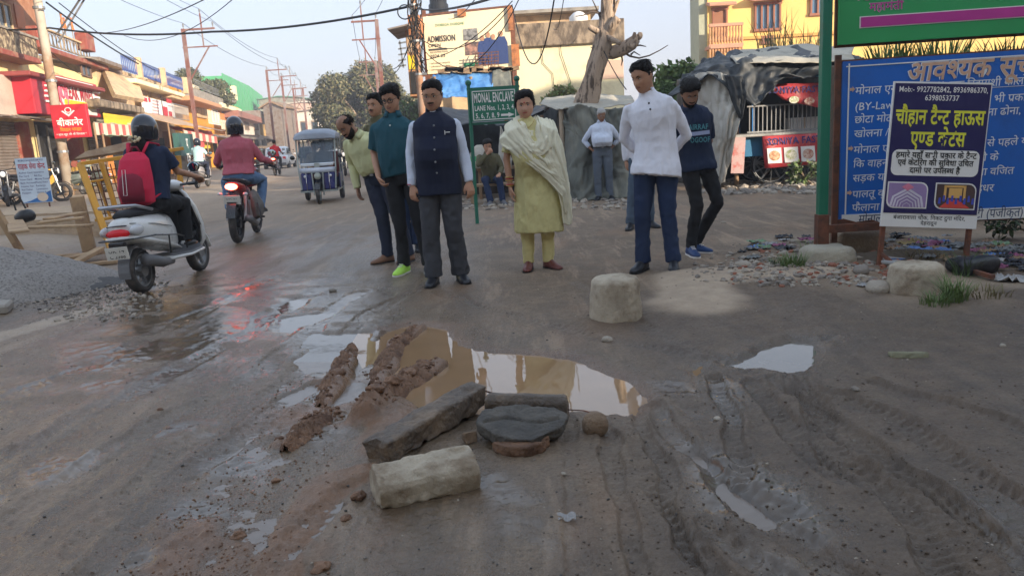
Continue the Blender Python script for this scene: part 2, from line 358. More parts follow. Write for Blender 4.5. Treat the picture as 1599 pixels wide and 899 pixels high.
def hgt(X, Y):
    """height, and the masks wet / clay / sand"""
    shp = np.shape(X); X = np.asarray(X, float).ravel(); Y = np.asarray(Y, float).ravel(); near = ss(16, 7, Y)
    def sel(pts, m): P = np.array([(p[0], p[1]) for p in pts]); return np.where((X > P[:, 0].min() - m) & (X < P[:, 0].max() + m) & (Y > P[:, 1].min() - m) & (Y < P[:, 1].max() + m))[0]
    wx = X + .25 * (fbm(X, Y, 3, 1.7, 3, 5) - .5); wy = Y + .25 * (fbm(X, Y, 9, 1.7, 3, 6) - .5)
    z = .035 * (fbm(X, Y, 0, .55, 3, 1) - .5) * ss(60, 10, Y) + .018 * (fbm(X, Y, 0, 3.3, 4, 2) - .5) * near + .016 * (fbm(X, Y, 0, 16, 4, 3, .6) - .5) * ss(10, 4, Y) + .007 * (fbm(X, Y, 0, 55, 3, 4, .6) - .5) * ss(6, 3, Y)
    px = X / np.maximum(Y, .5)
    wet = np.clip(ss(.06, -.12, px - .0) * ss(-1.1, -.55, px) * ss(17, 8, Y) * .85 + .42 * ss(6.2, 4.6, Y), 0, 1) * np.ones_like(X)
    clay = ss(.52, .66, fbm(X, Y, 2, 2.6, 4, 21)) * polyss(X, Y, SLUR, .2); sand = 0. * X
    sl = polyss(X, Y, SLUR, .15)
    z = z - .012 * sl + clay * (.012 + .03 * (fbm(X, Y, 0, 24, 3, 8) - .4))
    for pts, w, dp, lug in TRK:
        q = sel(pts, w * 2.3 + .15)
        if len(q) == 0: continue
        x_, y_ = X[q], Y[q]; d, S, C = linedist(wx[q], wy[q], pts); k = ss(w * 1.15, w * .7, d); rim = ss(w * .9, w * 1.2, d) * ss(w * 2.2, w * 1.3, d)
        lg = np.sin(2 * math.pi * S / .052 + np.abs(C) * 60)
        vis = .45 + .9 * fbm(x_, y_, 4, 2.2, 2, 31)
        k = k * ss(.2, .55, fbm(x_, y_, 5, 3, 3, 33) + .12); rim = rim * ss(.3, .6, fbm(x_, y_, 5, 5, 3, 34))
        z[q] += vis * 1.15 * (-dp * k + dp * .55 * rim) + k * lug * .006 * np.clip(lg * 1.5, -1, 1) * (.4 + fbm(x_, y_, 6, 9, 2, 35)); wet[q] = np.clip(wet[q] + .25 * k, 0, 1)
    for i, (pts, w, h) in enumerate(RIDGE):
        q = sel(pts, w * 2 + .2)
        if len(q) == 0: continue
        x_, y_ = X[q], Y[q]; d, S, C = linedist(wx[q], wy[q], pts); w2 = w * (.6 + .8 * fbm(x_, y_, i, 7, 3, 40)); k = ss(w2 * 1.25, w2 * .25, d)
        if i == 6: k = ss(w * 1.3, 0, d); sand[q] = np.maximum(sand[q], ss(.15, .7, k + .5 * (fbm(x_, y_, 0, 3, 4, 50) - .5))); z[q] += h * k; wet = wet * (1 - .9 * sand)
        else:
            z[q] += k * h * (.55 + 1.3 * fbm(x_, y_, 0, 24, 4, 41, .65)); clay[q] = np.maximum(clay[q], ss(.05, .35, k) * (1 if h > .025 else .75))
    for nme, (poly, dp) in PUD.items():
        q = sel(poly, .6)
        if len(q) == 0: continue
        x_, y_ = X[q], Y[q]; D = polydist(wx[q] * .4 + x_ * .6, wy[q] * .4 + y_ * .6, poly); D = D + .16 * (fbm(x_, y_, 7, 4, 4, 60) - .5)
        k = ss(-.05, .09, D); rg = np.clip(clay[q], 0, 1) if nme in ('main', 'left') else 0
        z[q] = z[q] * (1 - k * .6) - k * dp * (1 - .85 * rg); wet[q] = np.maximum(wet[q], np.maximum(ss(-.35, .02, D), 1.25 * ss(-.07, .0, D))); clay[q] = np.maximum(clay[q], .5 * ss(-.12, .02, D) * (nme == 'main'))
    film = np.zeros_like(X)
    for poly, w in FILM: q = sel(poly, w * 2 + .3); film[q] = np.maximum(film[q], ss(-w, w, polydist(wx[q], wy[q], poly) + w * 1.3 * (fbm(X[q], Y[q], 8, 4, 4, 71) - .5)) * ss(.30, .52, fbm(X[q] * .9 + Y[q] * .5, Y[q], 3, 5, 4, 72)) * (1 if w < .2 else .8))
    wet = wet + film * (1 - .7 * clay)
    # pale dusty streak along the left verge and the dry road further on
    sand = np.maximum(sand, ss(.35, .6, ss(.35, .0, linedist(X, Y, gp([(-60, 545), (60, 505), (165, 478)]))[0]) * (fbm(X, Y, 0, 3, 4, 51) + .25)))
    sand = np.maximum(sand, .55 * ss(9, 20, Y) * ss(.35, .6, fbm(X, Y, 0, .35, 4, 52) + .12))
    sand = np.maximum(sand, .9 * ss(-5.2, -6.6, X + .16 * (Y - 9)) * ss(7.5, 9.5, Y))
    sand = np.maximum(sand, .6 * ss(2.2, 2.8, X) * ss(4.4, 5.6, Y) * ss(9, 7.6, Y) * ss(.35, .6, fbm(X, Y, 0, 2.3, 4, 53)))
    z = z + .12 * ss(-5.6, -7.2, X + .16 * (Y - 9)) * ss(8.5, 11, Y)
    mud = ss(-.02, .25, px + .25 * (fbm(X, Y, 1, 1.2, 3, 81) - .5)) * ss(7.2, 4.6, Y) * (1 - sand)
    return [np.reshape(v, shp) for v in (z, wet, clay, sand, mud)]
def polyss(X, Y, poly, w): return ss(-w, w, polydist(X, Y, poly))
GRID = {}
def gzv(x, y):                       # height read off the finished ground sheet
    ys, us, Z = GRID['ys'], GRID['us'], GRID['Z']; x = np.asarray(x, float); y = np.asarray(y, float); s = np.interp(y, ys, GRID['s']); i = np.clip(np.searchsorted(ys, y) - 1, 0, len(ys) - 2); j = np.clip(np.searchsorted(us, x / s) - 1, 0, len(us) - 2)
    a = np.clip((y - ys[i]) / (ys[i + 1] - ys[i]), 0, 1); b = np.clip((x / s - us[j]) / (us[j + 1] - us[j]), 0, 1); return (Z[i, j] * (1 - a) + Z[i + 1, j] * a) * (1 - b) + (Z[i, j + 1] * (1 - a) + Z[i + 1, j + 1] * a) * b
def gz(x, y): return float(gzv(x, y))
def gpt(px, py): p = G(px, py); p.z = gz(p.x, p.y); return p

def ground_mesh():
    ys = np.concatenate([[-60, -30, -15, -8, -4, -2, -1, -.3, .3, .8, 1.2], np.geomspace(1.45, 14, 560), np.geomspace(14.2, 420, 110)])
    uc = np.linspace(-.78, .78, 600); ex = .78 + np.geomspace(.01, 260, 40); us = np.concatenate([-ex[::-1], uc, ex])
    s = np.where(ys < 1.5, 1.5, ys); s = np.where(ys > 14, 14 + (ys - 14) * .9, s)
    X = us[None, :] * s[:, None]; Y = np.repeat(ys[:, None], len(us), 1)
    z, wet, clay, sand, mud = hgt(X, Y); ny, nx = X.shape; GRID.update(ys=ys, us=us, Z=z, s=s)
    # small stones and crumbs pressed in the surface
    me = bpy.data.meshes.new('ground'); idx = np.arange(ny * nx).reshape(ny, nx)
    f = np.stack([idx[:-1, :-1], idx[:-1, 1:], idx[1:, 1:], idx[1:, :-1]], -1).reshape(-1, 4)
    me.vertices.add(ny * nx); me.vertices.foreach_set('co', np.stack([X, Y, z], -1).ravel())
    me.loops.add(f.size); me.loops.foreach_set('vertex_index', f.ravel()); me.polygons.add(len(f)); me.polygons.foreach_set('loop_start', np.arange(0, f.size, 4))
    me.update(calc_edges=True)
    at = me.color_attributes.new('mask', 'FLOAT_COLOR', 'POINT'); at.data.foreach_set('color', np.stack([wet, clay, sand, np.ones_like(z)], -1).ravel().astype(np.float32))
    at = me.attributes.new('mud', 'FLOAT', 'POINT'); at.data.foreach_set('value', mud.ravel().astype(np.float32))
    me.polygons.foreach_set('use_smooth', [True] * len(f)); return me
def ground_mat():
    m = bpy.data.materials.new('wet_muddy_road'); m.use_nodes = True; N = m.node_tree.nodes; L = m.node_tree.links; b = N['Principled BSDF']
    at = N.new('ShaderNodeAttribute'); at.attribute_name = 'mask'; sp = N.new('ShaderNodeSeparateColor'); L.new(at.outputs['Color'], sp.inputs[0])
    tc = N.new('ShaderNodeTexCoord')
    def nz(sc, det=6., ro=.6, st=None):
        n = N.new('ShaderNodeTexNoise'); n.inputs['Scale'].default_value = sc; n.inputs['Detail'].default_value = det; n.inputs['Roughness'].default_value = ro
        if st: mp = N.new('ShaderNodeMapping'); mp.inputs['Rotation'].default_value = (0, 0, st[0]); mp.inputs['Scale'].default_value = st[1]; L.new(tc.outputs['Object'], mp.inputs[0]); L.new(mp.outputs[0], n.inputs['Vector'])
        else: L.new(tc.outputs['Object'], n.inputs['Vector'])
        return n.outputs[0]
    def mr(x, a, c, lo, hi):
        r = N.new('ShaderNodeMapRange'); r.inputs['From Min'].default_value = a; r.inputs['From Max'].default_value = c; r.inputs['To Min'].default_value = lo; r.inputs['To Max'].default_value = hi; L.new(x, r.inputs[0]); return r.outputs[0]
    def mix(t, a, c):
        x = N.new('ShaderNodeMix'); x.data_type = 'RGBA'; L.new(t, x.inputs[0])
        for k, q in ((6, a), (7, c)):
            if isinstance(q, tuple): x.inputs[k].default_value = (*q, 1)
            else: L.new(q, x.inputs[k])
        return x.outputs[2]
    def op(o, a, c=None):
        x = N.new('ShaderNodeMath'); x.operation = o; x.use_clamp = o == 'ADD'
        for k, q in ((0, a), (1, c)):
            if q is None: continue
            if isinstance(q, (int, float)): x.inputs[k].default_value = q
            else: L.new(q, x.inputs[k])
        return x.outputs[0]
    n1, n2, n3, n4 = nz(.9), nz(7., 8, .7), nz(60., 4, .7), nz(2.6, 7, .6, (R(-38), (1, .22, 1)))
    c = mix(mr(n1, .35, .65, 0, 1), (.105, .072, .045), (.185, .132, .085)); c = mix(mr(n2, .38, .66, 0, .75), c, (.21, .158, .105)); c = mix(mr(n3, .5, .68, 0, .75), c, (.055, .042, .030)); n5 = nz(170., 3, .6); c = mix(mr(n5, .57, .68, 0, .7), c, (.27, .235, .19)); c = mix(mr(nz(2.2, 6, .65), .40, .64, .55, 0), c, (.075, .055, .038))
    c = mix(mr(n4, .50, .60, 0, .7), c, (.095, .066, .044)); c = mix(mr(nz(1.5, 7, .66, (R(-38), (1, .35, 1))), .52, .64, 0, .6), c, (.19, .118, .07)); c = mix(mr(nz(4.2, 8, .72, (R(-36), (1, .13, 1))), .53, .63, 0, .65), c, (.27, .20, .14))
    am = N.new('ShaderNodeAttribute'); am.attribute_name = 'mud'; c = mix(op('MULTIPLY', am.outputs['Fac'], .8), c, mix(mr(n2, .35, .65, 0, 1), (.044, .030, .020), (.095, .068, .045)))
    dc = mix(mr(n2, .3, .7, 0, 1), (.36, .295, .225), (.25, .20, .155)); c = mix(sp.outputs[2], c, dc)
    wetn = op('MULTIPLY', sp.outputs[0], mr(n4, .36, .56, .5, 1)); cl = mix(mr(n2, .35, .65, 0, 1), (.24, .128, .070), (.15, .085, .048))
    c = mix(sp.outputs[1], c, cl); c = mix(op('MULTIPLY', wetn, .36), c, (.05, .040, .030)); vs_ = N.new('ShaderNodeVectorMath'); vs_.operation = 'MULTIPLY'; vs_.inputs[1].default_value = (1.26, 1.17, 1.05); L.new(c, vs_.inputs[0]); L.new(vs_.outputs[0], b.inputs['Base Color'])
    ro = mr(wetn, 0, 1, .78, .20); ro = op('ADD', ro, mr(sp.outputs[0], 1.0, 1.8, 0, -.22)); ro = op('ADD', ro, mr(n3, .35, .7, -.1, .18)); ro = op('ADD', ro, op('MULTIPLY', sp.outputs[1], .22)); L.new(ro, b.inputs['Roughness'])
    b.inputs['Specular IOR Level'].default_value = .6
    h = op('ADD', op('MULTIPLY', nz(38., 6, .7), .5), op('MULTIPLY', nz(130., 3, .6), .25)); vo = N.new('ShaderNodeTexVoronoi'); vo.inputs['Scale'].default_value = 26; L.new(tc.outputs['Object'], vo.inputs['Vector'])
    h = op('ADD', h, mr(vo.outputs['Distance'], 0, .35, .28, 0))
    bp = N.new('ShaderNodeBump'); L.new(mr(sp.outputs[0], .9, 1.8, 1., .15), bp.inputs['Strength']); bp.inputs['Distance'].default_value = .017; L.new(h, bp.inputs['Height']); L.new(bp.outputs[0], b.inputs['Normal'])
    return m
ground = put(ground_mesh(), 'ground', ground_mat(), kind='structure')
def water_mat(name, col, rough, ior=1.5, bump=.04, bs=9.):
    m = M(name, col, rough=rough, var=.12, vs=2.5, bump=0, rv=0, ior=ior, spec=.5); N = m.node_tree.nodes; L = m.node_tree.links
    n = N.new('ShaderNodeTexNoise'); n.inputs['Scale'].default_value = bs; n.inputs['Detail'].default_value = 3; tc = N.new('ShaderNodeTexCoord'); L.new(tc.outputs['Object'], n.inputs['Vector'])
    bp = N.new('ShaderNodeBump'); bp.inputs['Strength'].default_value = bump; bp.inputs['Distance'].default_value = .01; L.new(n.outputs[0], bp.inputs['Height']); L.new(bp.outputs[0], N['Principled BSDF'].inputs['Normal']); return m
W_MUD = water_mat('muddy_water', (.31, .19, .10), .015, 1.75, .03)
W_GREY = water_mat('grey_puddle_water', (.13, .105, .08), .03, 1.6, .08)
W_FILM = water_mat('slurry_film', (.16, .12, .09), .2, 1.5, .4, 14.)
for nme, (poly, dp) in PUD.items():
    P = np.array(poly); c0 = P.mean(0); P2 = c0 + (P - c0) * 1.22; lvl = {'main': -.022, 'left': -.0225, 'rut': -.038, 'right': -.028}.get(nme, -dp * .62)
    zz = min(lvl, lvl)
    b = MB(); b.add(np.c_[P2, np.full(len(P2), zz)], [tuple(range(len(P2)))]); me = b.mesh('puddle')
    bm = bmesh.new(); bm.from_mesh(me); bmesh.ops.triangulate(bm, faces=bm.faces); 
    for fc in bm.faces:
        if fc.normal.z < 0: fc.normal_flip()
    bm.to_mesh(me); bm.free()
    put(me, 'puddle', {'main': W_MUD, 'side': W_MUD, 'rut': W_FILM}.get(nme, W_GREY), kind='structure')
P = np.array(SLUR); b = MB(); b.add(np.c_[P, np.full(len(P), -.021)], [tuple(range(len(P)))]); me = b.mesh('slurry')
bm = bmesh.new(); bm.from_mesh(me); bmesh.ops.triangulate(bm, faces=bm.faces)
for fc in bm.faces:
    if fc.normal.z < 0: fc.normal_flip()
bm.to_mesh(me); bm.free(); put(me, 'puddle', W_FILM, kind='structure')
# ---------------------------------------------------------------- materials of the buildings
YW = M('cream_yellow_plaster', (.78, .62, .30), .85, var=.08, vs=1.2, bs=30, col2=(.55, .42, .22), s2=.9, t2=.62)
CW = M('cream_plaster', (.82, .73, .47), .88, var=.07, vs=.7, bs=25, col2=(.55, .44, .27), s2=.5, t2=.62)
STN = M('mould_stained_plaster', (.34, .26, .18), .92, var=.25, vs=2, bs=25, col2=(.10, .075, .055), s2=3.2, t2=.5, stretch=(1, 1, .45))
STM = M('black_mottled_parapet', (.50, .40, .26), .92, var=.2, vs=4, bs=25, col2=(.10, .07, .05), s2=5, t2=.46)
GRC = M('grey_concrete', (.30, .27, .23), .9, var=.2, vs=2, bs=30, col2=(.16, .14, .12), s2=2.4, t2=.56)
PNK = M('peach_plaster', (.60, .43, .25), .88, var=.12, vs=1.5, bs=30, col2=(.36, .25, .17), s2=1.6, t2=.58)
ORG = M('orange_plaster', (.72, .32, .03), .85, var=.1, vs=1.2, bs=30, col2=(.55, .25, .05), s2=1.2, t2=.6)
YEL = M('warm_yellow_paint', (.80, .53, .17), .8, var=.06, vs=.6, bs=25, col2=(.68, .44, .14), s2=.4, t2=.62)
RED = M('red_paint', (.28, .065, .045), .7, var=.2, vs=3, col2=(.30, .17, .11), s2=3, t2=.56)
RDP = M('sign_red', (.46, .02, .035), .45, var=.06, vs=2, bump=.02)
BRK = M('brick_red_wall', (.33, .14, .07), .85, var=.25, vs=2, col2=(.38, .22, .14), s2=2, t2=.58)
WHT = M('white_sign_face', (.78, .76, .72), .5, var=.05, vs=2, bump=.02)
YLS = M('sign_yellow', (.78, .52, .02), .5, var=.06, vs=2, bump=.02)
DRK = M('interior_shade_black', (.018, .016, .015), .9, var=.3, vs=2)  # for flat front panels: the shade inside open shops put into colour
GLS = M('dark_window_glass', (.05, .07, .09), .12, var=.2, vs=2, bump=0, rv=0)
BGL = M('blue_window_glass', (.10, .19, .30), .15, var=.15, vs=2, bump=0, rv=0)
WOD = M('old_timber', (.24, .145, .08), .85, var=.25, vs=3, bs=40, stretch=(1, 1, .25), col2=(.36, .25, .15), s2=4, t2=.55)
PLY = M('sunbleached_plank', (.40, .27, .15), .85, var=.2, vs=4, bs=50, col2=(.26, .16, .09), s2=5, t2=.56)
RST = M('rusty_steel', (.20, .075, .04), .8, .2, var=.3, vs=6, bs=60, col2=(.10, .05, .035), s2=7, t2=.52)
STL = M('grey_steel', (.28, .28, .28), .5, .6, var=.15, vs=5)
SHT = M('rolling_shutter_grey', (.27, .23, .20), .6, .3, var=.15, vs=3, col2=(.17, .12, .09), s2=2, t2=.6)
TIN = M('tin_roof_sheet', (.26, .22, .19), .7, .3, var=.25, vs=4, col2=(.17, .10, .06), s2=3, t2=.55)
TANC = M('tan_tarpaulin', (.50, .34, .22), .85, var=.1, vs=2, bs=20)
BLR = M('blue_rail', (.06, .10, .30), .5, .2)
GRN = M('green_sheet', (.05, .33, .12), .55, .1, var=.12, vs=1.5, col2=(.10, .30, .14), s2=1, t2=.6)
BLK = M('black_plastic', (.014, .014, .015), .45, var=.2, vs=4)
CLOTHR = M('red_checked_cloth', (.60, .12, .10), .9); CLOTHW = M('pale_cloth', (.68, .55, .42), .9)
PALE = M('pale_pink_wall', (.60, .42, .34), .9, var=.1, vs=.3, bs=8)
OFFW = M('off_white_wall', (.66, .60, .52), .9, var=.1, vs=.3, bs=8, col2=(.45, .38, .32), s2=.4, t2=.6)
# ---------------------------------------------------------------- the row of shops on the left
LD = np.array([-.2, 1, 0]) / math.hypot(.2, 1); LN = np.array([1, .2, 0]) / math.hypot(.2, 1); LB = np.array([-12.1 - .2 * 22, 22, 0]); LRZ = math.atan2(LD[1], LD[0])
def fr(px, py, out=0.):
    d = ray(px, py); o = LB + LN * out; t = ((o - np.array([0, 0, CZ])) @ LN) / (d @ LN); p = np.array([0, 0, CZ]) + d * t
    return (p - o) @ LD, p[2]
class LeftB:
    """a building of the left row; pieces are given as (picture rectangle, distance out of the front)"""
    def __init__(s, name, label, px):
        s.s0 = fr(px, 240)[0]; s.t = thing(name, label, 'building', LB + LD * s.s0, LRZ)
    def rc(s, r, o0, o1, n='wall', m=None, b=0., mb=None, z0=None, z1=None, ex=0., rx=0.):
        a = fr(r[0], r[1], o1)[0]; x_ = max(r[0], 0); zt = fr(x_, r[1], o1)[1]; zb = fr(x_, r[3], o1)[1]; e = fr(r[2], (r[1] + r[3]) / 2, o1)[0]
        if z0 is not None: zb = z0
        if z1 is not None: zt = z1
        q = mb or MB(); q.box(((a + e) / 2 - s.s0, -(o0 + o1) / 2, (zt + zb) / 2), (abs(e - a) + ex, abs(o1 - o0), abs(zt - zb)), (rx, 0, 0), b)
        if mb is None: return q.build(n, m, s.t)
        return q
    def pt(s, px, py, out=0.): a, z = fr(px, py, out); return np.array([a - s.s0, -out, z])
    def window(s, r, out, frame=WHT, pane=GLS, bars=2, hb=1, shade=None):
        a = s.pt(r[0], r[1], out); c = s.pt(r[2], r[3], out); w = c[0] - a[0]; z1 = s.pt(max(r[0], 0), r[1], out)[2]; z0 = s.pt(max(r[0], 0), r[3], out)[2]; h = z1 - z0
        f = MB(); cx = (a[0] + c[0]) / 2; cz = (z0 + z1) / 2; y = -out
        for k in range(bars + 1): f.box((a[0] + w * k / bars, y - .03, cz), (.07, .08, h + .07))
        for k in range(hb + 1): f.box((cx, y - .035, z0 + h * k / hb), (w + .1, .08, .07))
        fo = f.build('window', frame, s.t); MB().box((cx, y - .006, cz), (w, .02, h)).build('pane', pane, fo)
        if shade: MB().box((cx, y - .3, z1 + .12), (w + .5, .6, .06), (.12, 0, 0)).build('sunshade', shade, s.t)
def shutter(t, x0, x1, z0, z1, y, mat=SHT, n=None):
    """rolling shutter, its laths real ridges; one part"""
    n = n or max(6, int((z1 - z0) / .11)); f = MB(); h = (z1 - z0) / n
    for i in range(n):
        z = z0 + h * i; f.loft([np.array([[x, y, z], [x, y - .035, z + h * .3], [x, y - .035, z + h * .7], [x, y, z + h * .98]]) for x in (x0, x1)], caps=True, closed=True)
    return f.build('shutter', mat, t)
def rail(t, x0, x1, z, h, y, mat, pitch=.16, name='railing', pat=0):
    f = MB(); f.box(((x0 + x1) / 2, y, z + h), (x1 - x0, .05, .05)); f.box(((x0 + x1) / 2, y, z + .05), (x1 - x0, .04, .04))
    n = max(2, int((x1 - x0) / pitch))
    for i in range(n + 1):
        x = x0 + (x1 - x0) * i / n
        if pat and i < n:
            p = (x1 - x0) / n; a = np.linspace(0, 2 * math.pi, 9)[:-1]; f.tube([(x + p / 2 + p * .45 * math.cos(q), y, z + h / 2 + h * .42 * math.sin(q)) for q in np.linspace(0, 2 * math.pi, 9)], .018, 4, caps=False)
        f.box((x, y, z + h / 2), (.025, .025, h))
    return f.build(name, mat, t)
# --- first: yellow building with the red shop
B = LeftB('shop_house', 'pale yellow two-storey house with mouldy balcony above the red sweet shop at far left', -120)
zr = fr(0, 82)[1]; gl = .05
B.rc((-150, 80, 165, 330), -9, 0, 'wall', YW, z0=-.3)
B.rc((-150, 74, 62, 83), -.5, .75, 'floor_slab', RED, .02); B.rc((62, 66, 164, 76), -.3, .35, 'roof_slab', RED, .02, z1=fr(62, 68, .35)[1], z0=fr(62, 76, .35)[1])
B.rc((-150, 42, 56, 77), .45, .68, 'balcony_wall', STM, .02)
B.rc((-150, 38, 57, 42), .40, .74, 'coping', GRC, .01)
B.rc((-150, -60, 50, 42), -6, -1.2, 'upper_wall', BRK)
B.window((-20, 4, 18, 42), -1.2, PNK, GLS, 3, 1); B.rc((22, 6, 38, 40), -1.25, -1.15, 'door', M('orange_door', (.42, .13, .04), .6))
B.rc((56, 40, 64, 72), .1, .5, 'pillar', RED, .02); B.rc((133, 50, 147, 76), -.1, .4, 'pillar', RED, .03)
a, z = fr(62, 70)[0] - B.s0, fr(62, 69)[1]; e = fr(134, 70)[0] - B.s0; rail(B.t, a, e, z, .62, -.1, STN, .42, pat=1); MB().box(((a + e) / 2, -.1, z + .66), (e - a, .14, .07)).build('handrail', PNK, B.t)
f = MB(); 
for i in range(14): f.box((a - 9 + i * .75, -.4 + 0, z + 2.15 - .02 * (i % 2)), (.76, 3.2, .03), (.1, 0, 0))
f.build('roof_sheets', TIN, B.t); f = MB(); f.bar((a + .9, -1.6, z + 1.95), (a + 1.4, -.3, z + .6), .06); f.bar((a + 1.3, -1.6, z + 1.95), (a + 1.3, -.3, z + .2), .06); f.build('roof_prop', STL, B.t)
B.window((124, 95, 141, 117), 0, M('brown_shutter', (.17, .10, .07), .8), GLS, 2, 1, GRC)
B.rc((-150, 116, 52, 180), .35, .9, 'fascia_board', M('beige_fascia', (.52, .42, .34), .8, col2=(.35, .28, .22), s2=1.5, t2=.63), .01)
f = MB()
for i in range(9): f.box((-1 + i * 1.15, -.75 - .05 * (i % 3), fr(0, 186)[1] + .04 * (i % 2)), (1.2, 1.3, .04), (.16, 0, 0))
f.build('canopy_sheets', TIN, B.t)
a = fr(-60, 250)[0] - B.s0; e = fr(33, 250)[0] - B.s0; shutter(B.t, a, e, gl, fr(0, 190)[1], -.06)
B.rc((34, 190, 38, 290), 0, .25, 'pillar', CW, .01, z0=gl); B.rc((41, 190, 53, 290), 0, .5, 'red_column', RED, .01, z0=gl); B.rc((118, 190, 131, 270), 0, .5, 'red_column', RED, .01, z0=gl)
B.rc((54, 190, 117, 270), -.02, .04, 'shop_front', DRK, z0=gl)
f = MB(); 
for px in (62, 78, 96): p = B.pt(px, 230, .2); f.box((p[0], -.2, 1.4), (.07, .05, 2.7))
f.build('shop_window_frame', STL, B.t)
f = MB(); p = B.pt(60, 260, .3); e = B.pt(112, 260, .3); f.box(((p[0] + e[0]) / 2, -.45, .55), (e[0] - p[0], .7, 1.0), b=.02); f.build('counter', M('yellow_counter', (.62, .36, .06), .5), B.t)
B.rc((46, 116, 84, 176), .5, 1.5, 'red_hoarding', RDP, .02); B.rc((84, 116, 152, 175), .9, 1.3, 'red_hoarding', RDP, .02)
B.rc((46, 110, 160, 117), .3, 1.7, 'hoarding_roof', M('maroon_trim', (.24, .05, .045), .7), .02)
f = B.rc((88, 119, 147, 173), 1.28, 1.34, 'sign_face', WHT)
f = MB()
for k in range(4): B.rc((72, 132 + k * 8, 84, 135 + k * 8), 1.45, 1.56, mb=f); B.rc((149, 142 + k * 8, 156, 145 + k * 8), 1.3, 1.42, mb=f)
f.build('white_strip', WHT, B.t)
u = np.array([1, 0, 0]); v = Z3
p = B.pt(104, 153, 1.36); e = B.pt(146, 153, 1.36); f = MB(); letter(f, 'ZEAK MINES', p, u, v, .78, .03, width=e[0] - p[0]); f.build('lettering', RDP, B.t)
B.rc((102, 155, 149, 163), 1.34, 1.38, 'yellow_band', YLS)
f = MB(); p = B.pt(98, 144, 1.36); f.tube([p + np.array([.42 * math.cos(q), 0, .45 * math.sin(q) * (1 if math.sin(q) > 0 else 1.6)]) for q in np.linspace(0, 6.28, 13)], .05, 4); f.tube([p + np.array([.2 * math.cos(q), 0, .22 * math.sin(q)]) for q in np.linspace(0, 6.28, 9)], .05, 4); f.build('emblem', M('pink_emblem', (.65, .10, .16), .5), B.t)
for x_, z_ in ((100, 24), (104, 30), (115, 30)):
    p = B.pt(x_, 62, -.8); t = thing('temple_flag', {100: 'tall orange pennant furled on the roof terrace, left one of three', 104: 'short thick orange pennant between the two taller ones on the terrace', 115: 'slim orange pennant on the terrace nearest the red roof pillar'}[x_], 'flag', B.t.matrix_basis @ Vector(p), LRZ, 'orange pennants on the yellow house')
    h = B.pt(x_, z_, -.8)[2] - p[2]; MB().cyl((0, 0, -.3), (0, 0, h), .02).build('pole', WOD, t); MB().grid(lambda i, j: (.02 + .22 * i * (1 - j * .75), .05 * math.sin(6 * i + 4 * j), h * (.45 + .55 * j)), 5, 6).build('cloth', M('saffron_cloth', (.75, .16, .03), .9), t, solid=.01)
# --- second: peach building with the blue railing
B = LeftB('shop_house', 'peach building with blue terrace railing and a slanting side wall above the tan awning', 158)
B.rc((156, 150, 286, 300), -8, 0, 'wall', PNK, z0=-.3, z1=fr(225, 122)[1])
B.rc((158, 90, 190, 118), -2, .1, 'roof_room', M('brown_shed_board', (.30, .20, .15), .85), .02); B.rc((155, 86, 198, 92), -2.2, .7, 'roof_sheet', TIN, .01, rx=.06)
B.rc((212, 122, 286, 129), -.5, .95, 'balcony_slab', CW, .03)
f = MB(); q = [B.pt(161, 112, .1), B.pt(212, 124, .1), B.pt(224, 158, 1.6), B.pt(178, 150, 1.6)]; q[1][0] += .0
f.add(q, [(0, 1, 2, 3)]); f.build('slanting_wall', PNK, B.t, solid=.2)
B.rc((155, 154, 224, 166), -.2, 1.9, 'canopy_slab', STN, .04)
for a_, b_ in ((192, 215), (221, 250), (257, 283)):
    p = B.pt(a_, 112, .7); e = B.pt(b_, 118, .7); rail(B.t, p[0], e[0], B.pt(200, 113, .7)[2] , .85, -.7, BLR, .34, pat=1)
for px in (218, 254, 287): p = B.pt(px, 118, .7); MB().box((p[0], -.7, B.pt(200, 113, .7)[2] + .45), (.42, .34, 1.15), b=.02).build('pillar', PNK, B.t)
B.window((214, 131, 229, 150), .02, PNK, M('dusty_panel', (.40, .27, .17), .8), 1); B.window((232, 131, 263, 150), .02, M('tan_frame', (.45, .30, .18), .8), M('dusty_panel', (.40, .27, .17), .8), 2)
t = thing('poster_banner', 'white banner with pink and red medical poster hung under the peach balcony', 'banner', LB + LD * B.s0, LRZ); s2 = B.s0
B2 = B; B2_t = B.t; B.t = t
B.rc((221, 150, 272, 181), .5, .56, 'banner_cloth', WHT); B.rc((251, 150, 254, 181), .56, .58, 'dark_stripe', BLK)
[B.rc(r, .56, .59, 'red_print', RDP) for r in ((224, 152, 230, 158), (254, 166, 262, 180), (264, 174, 269, 181), (232, 153, 235, 159), (260, 154, 268, 160))]
f = MB(); [B.rc((238, 156 + 5 * k, 248, 158 + 5 * k), .56, .58, mb=f) for k in range(5)]; f.build('printed_lines', M('dull_pink_print', (.6, .3, .3), .6), t)
B.t = B2_t
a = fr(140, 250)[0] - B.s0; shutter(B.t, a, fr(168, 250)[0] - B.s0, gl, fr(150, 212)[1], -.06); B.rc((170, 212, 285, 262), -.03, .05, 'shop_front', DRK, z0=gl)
for px in (170, 197, 232, 262): B.rc((px, 205, px + 5, 262), 0, .35, 'pillar', M('orange_pillar', (.50, .20, .05), .8), z0=gl)
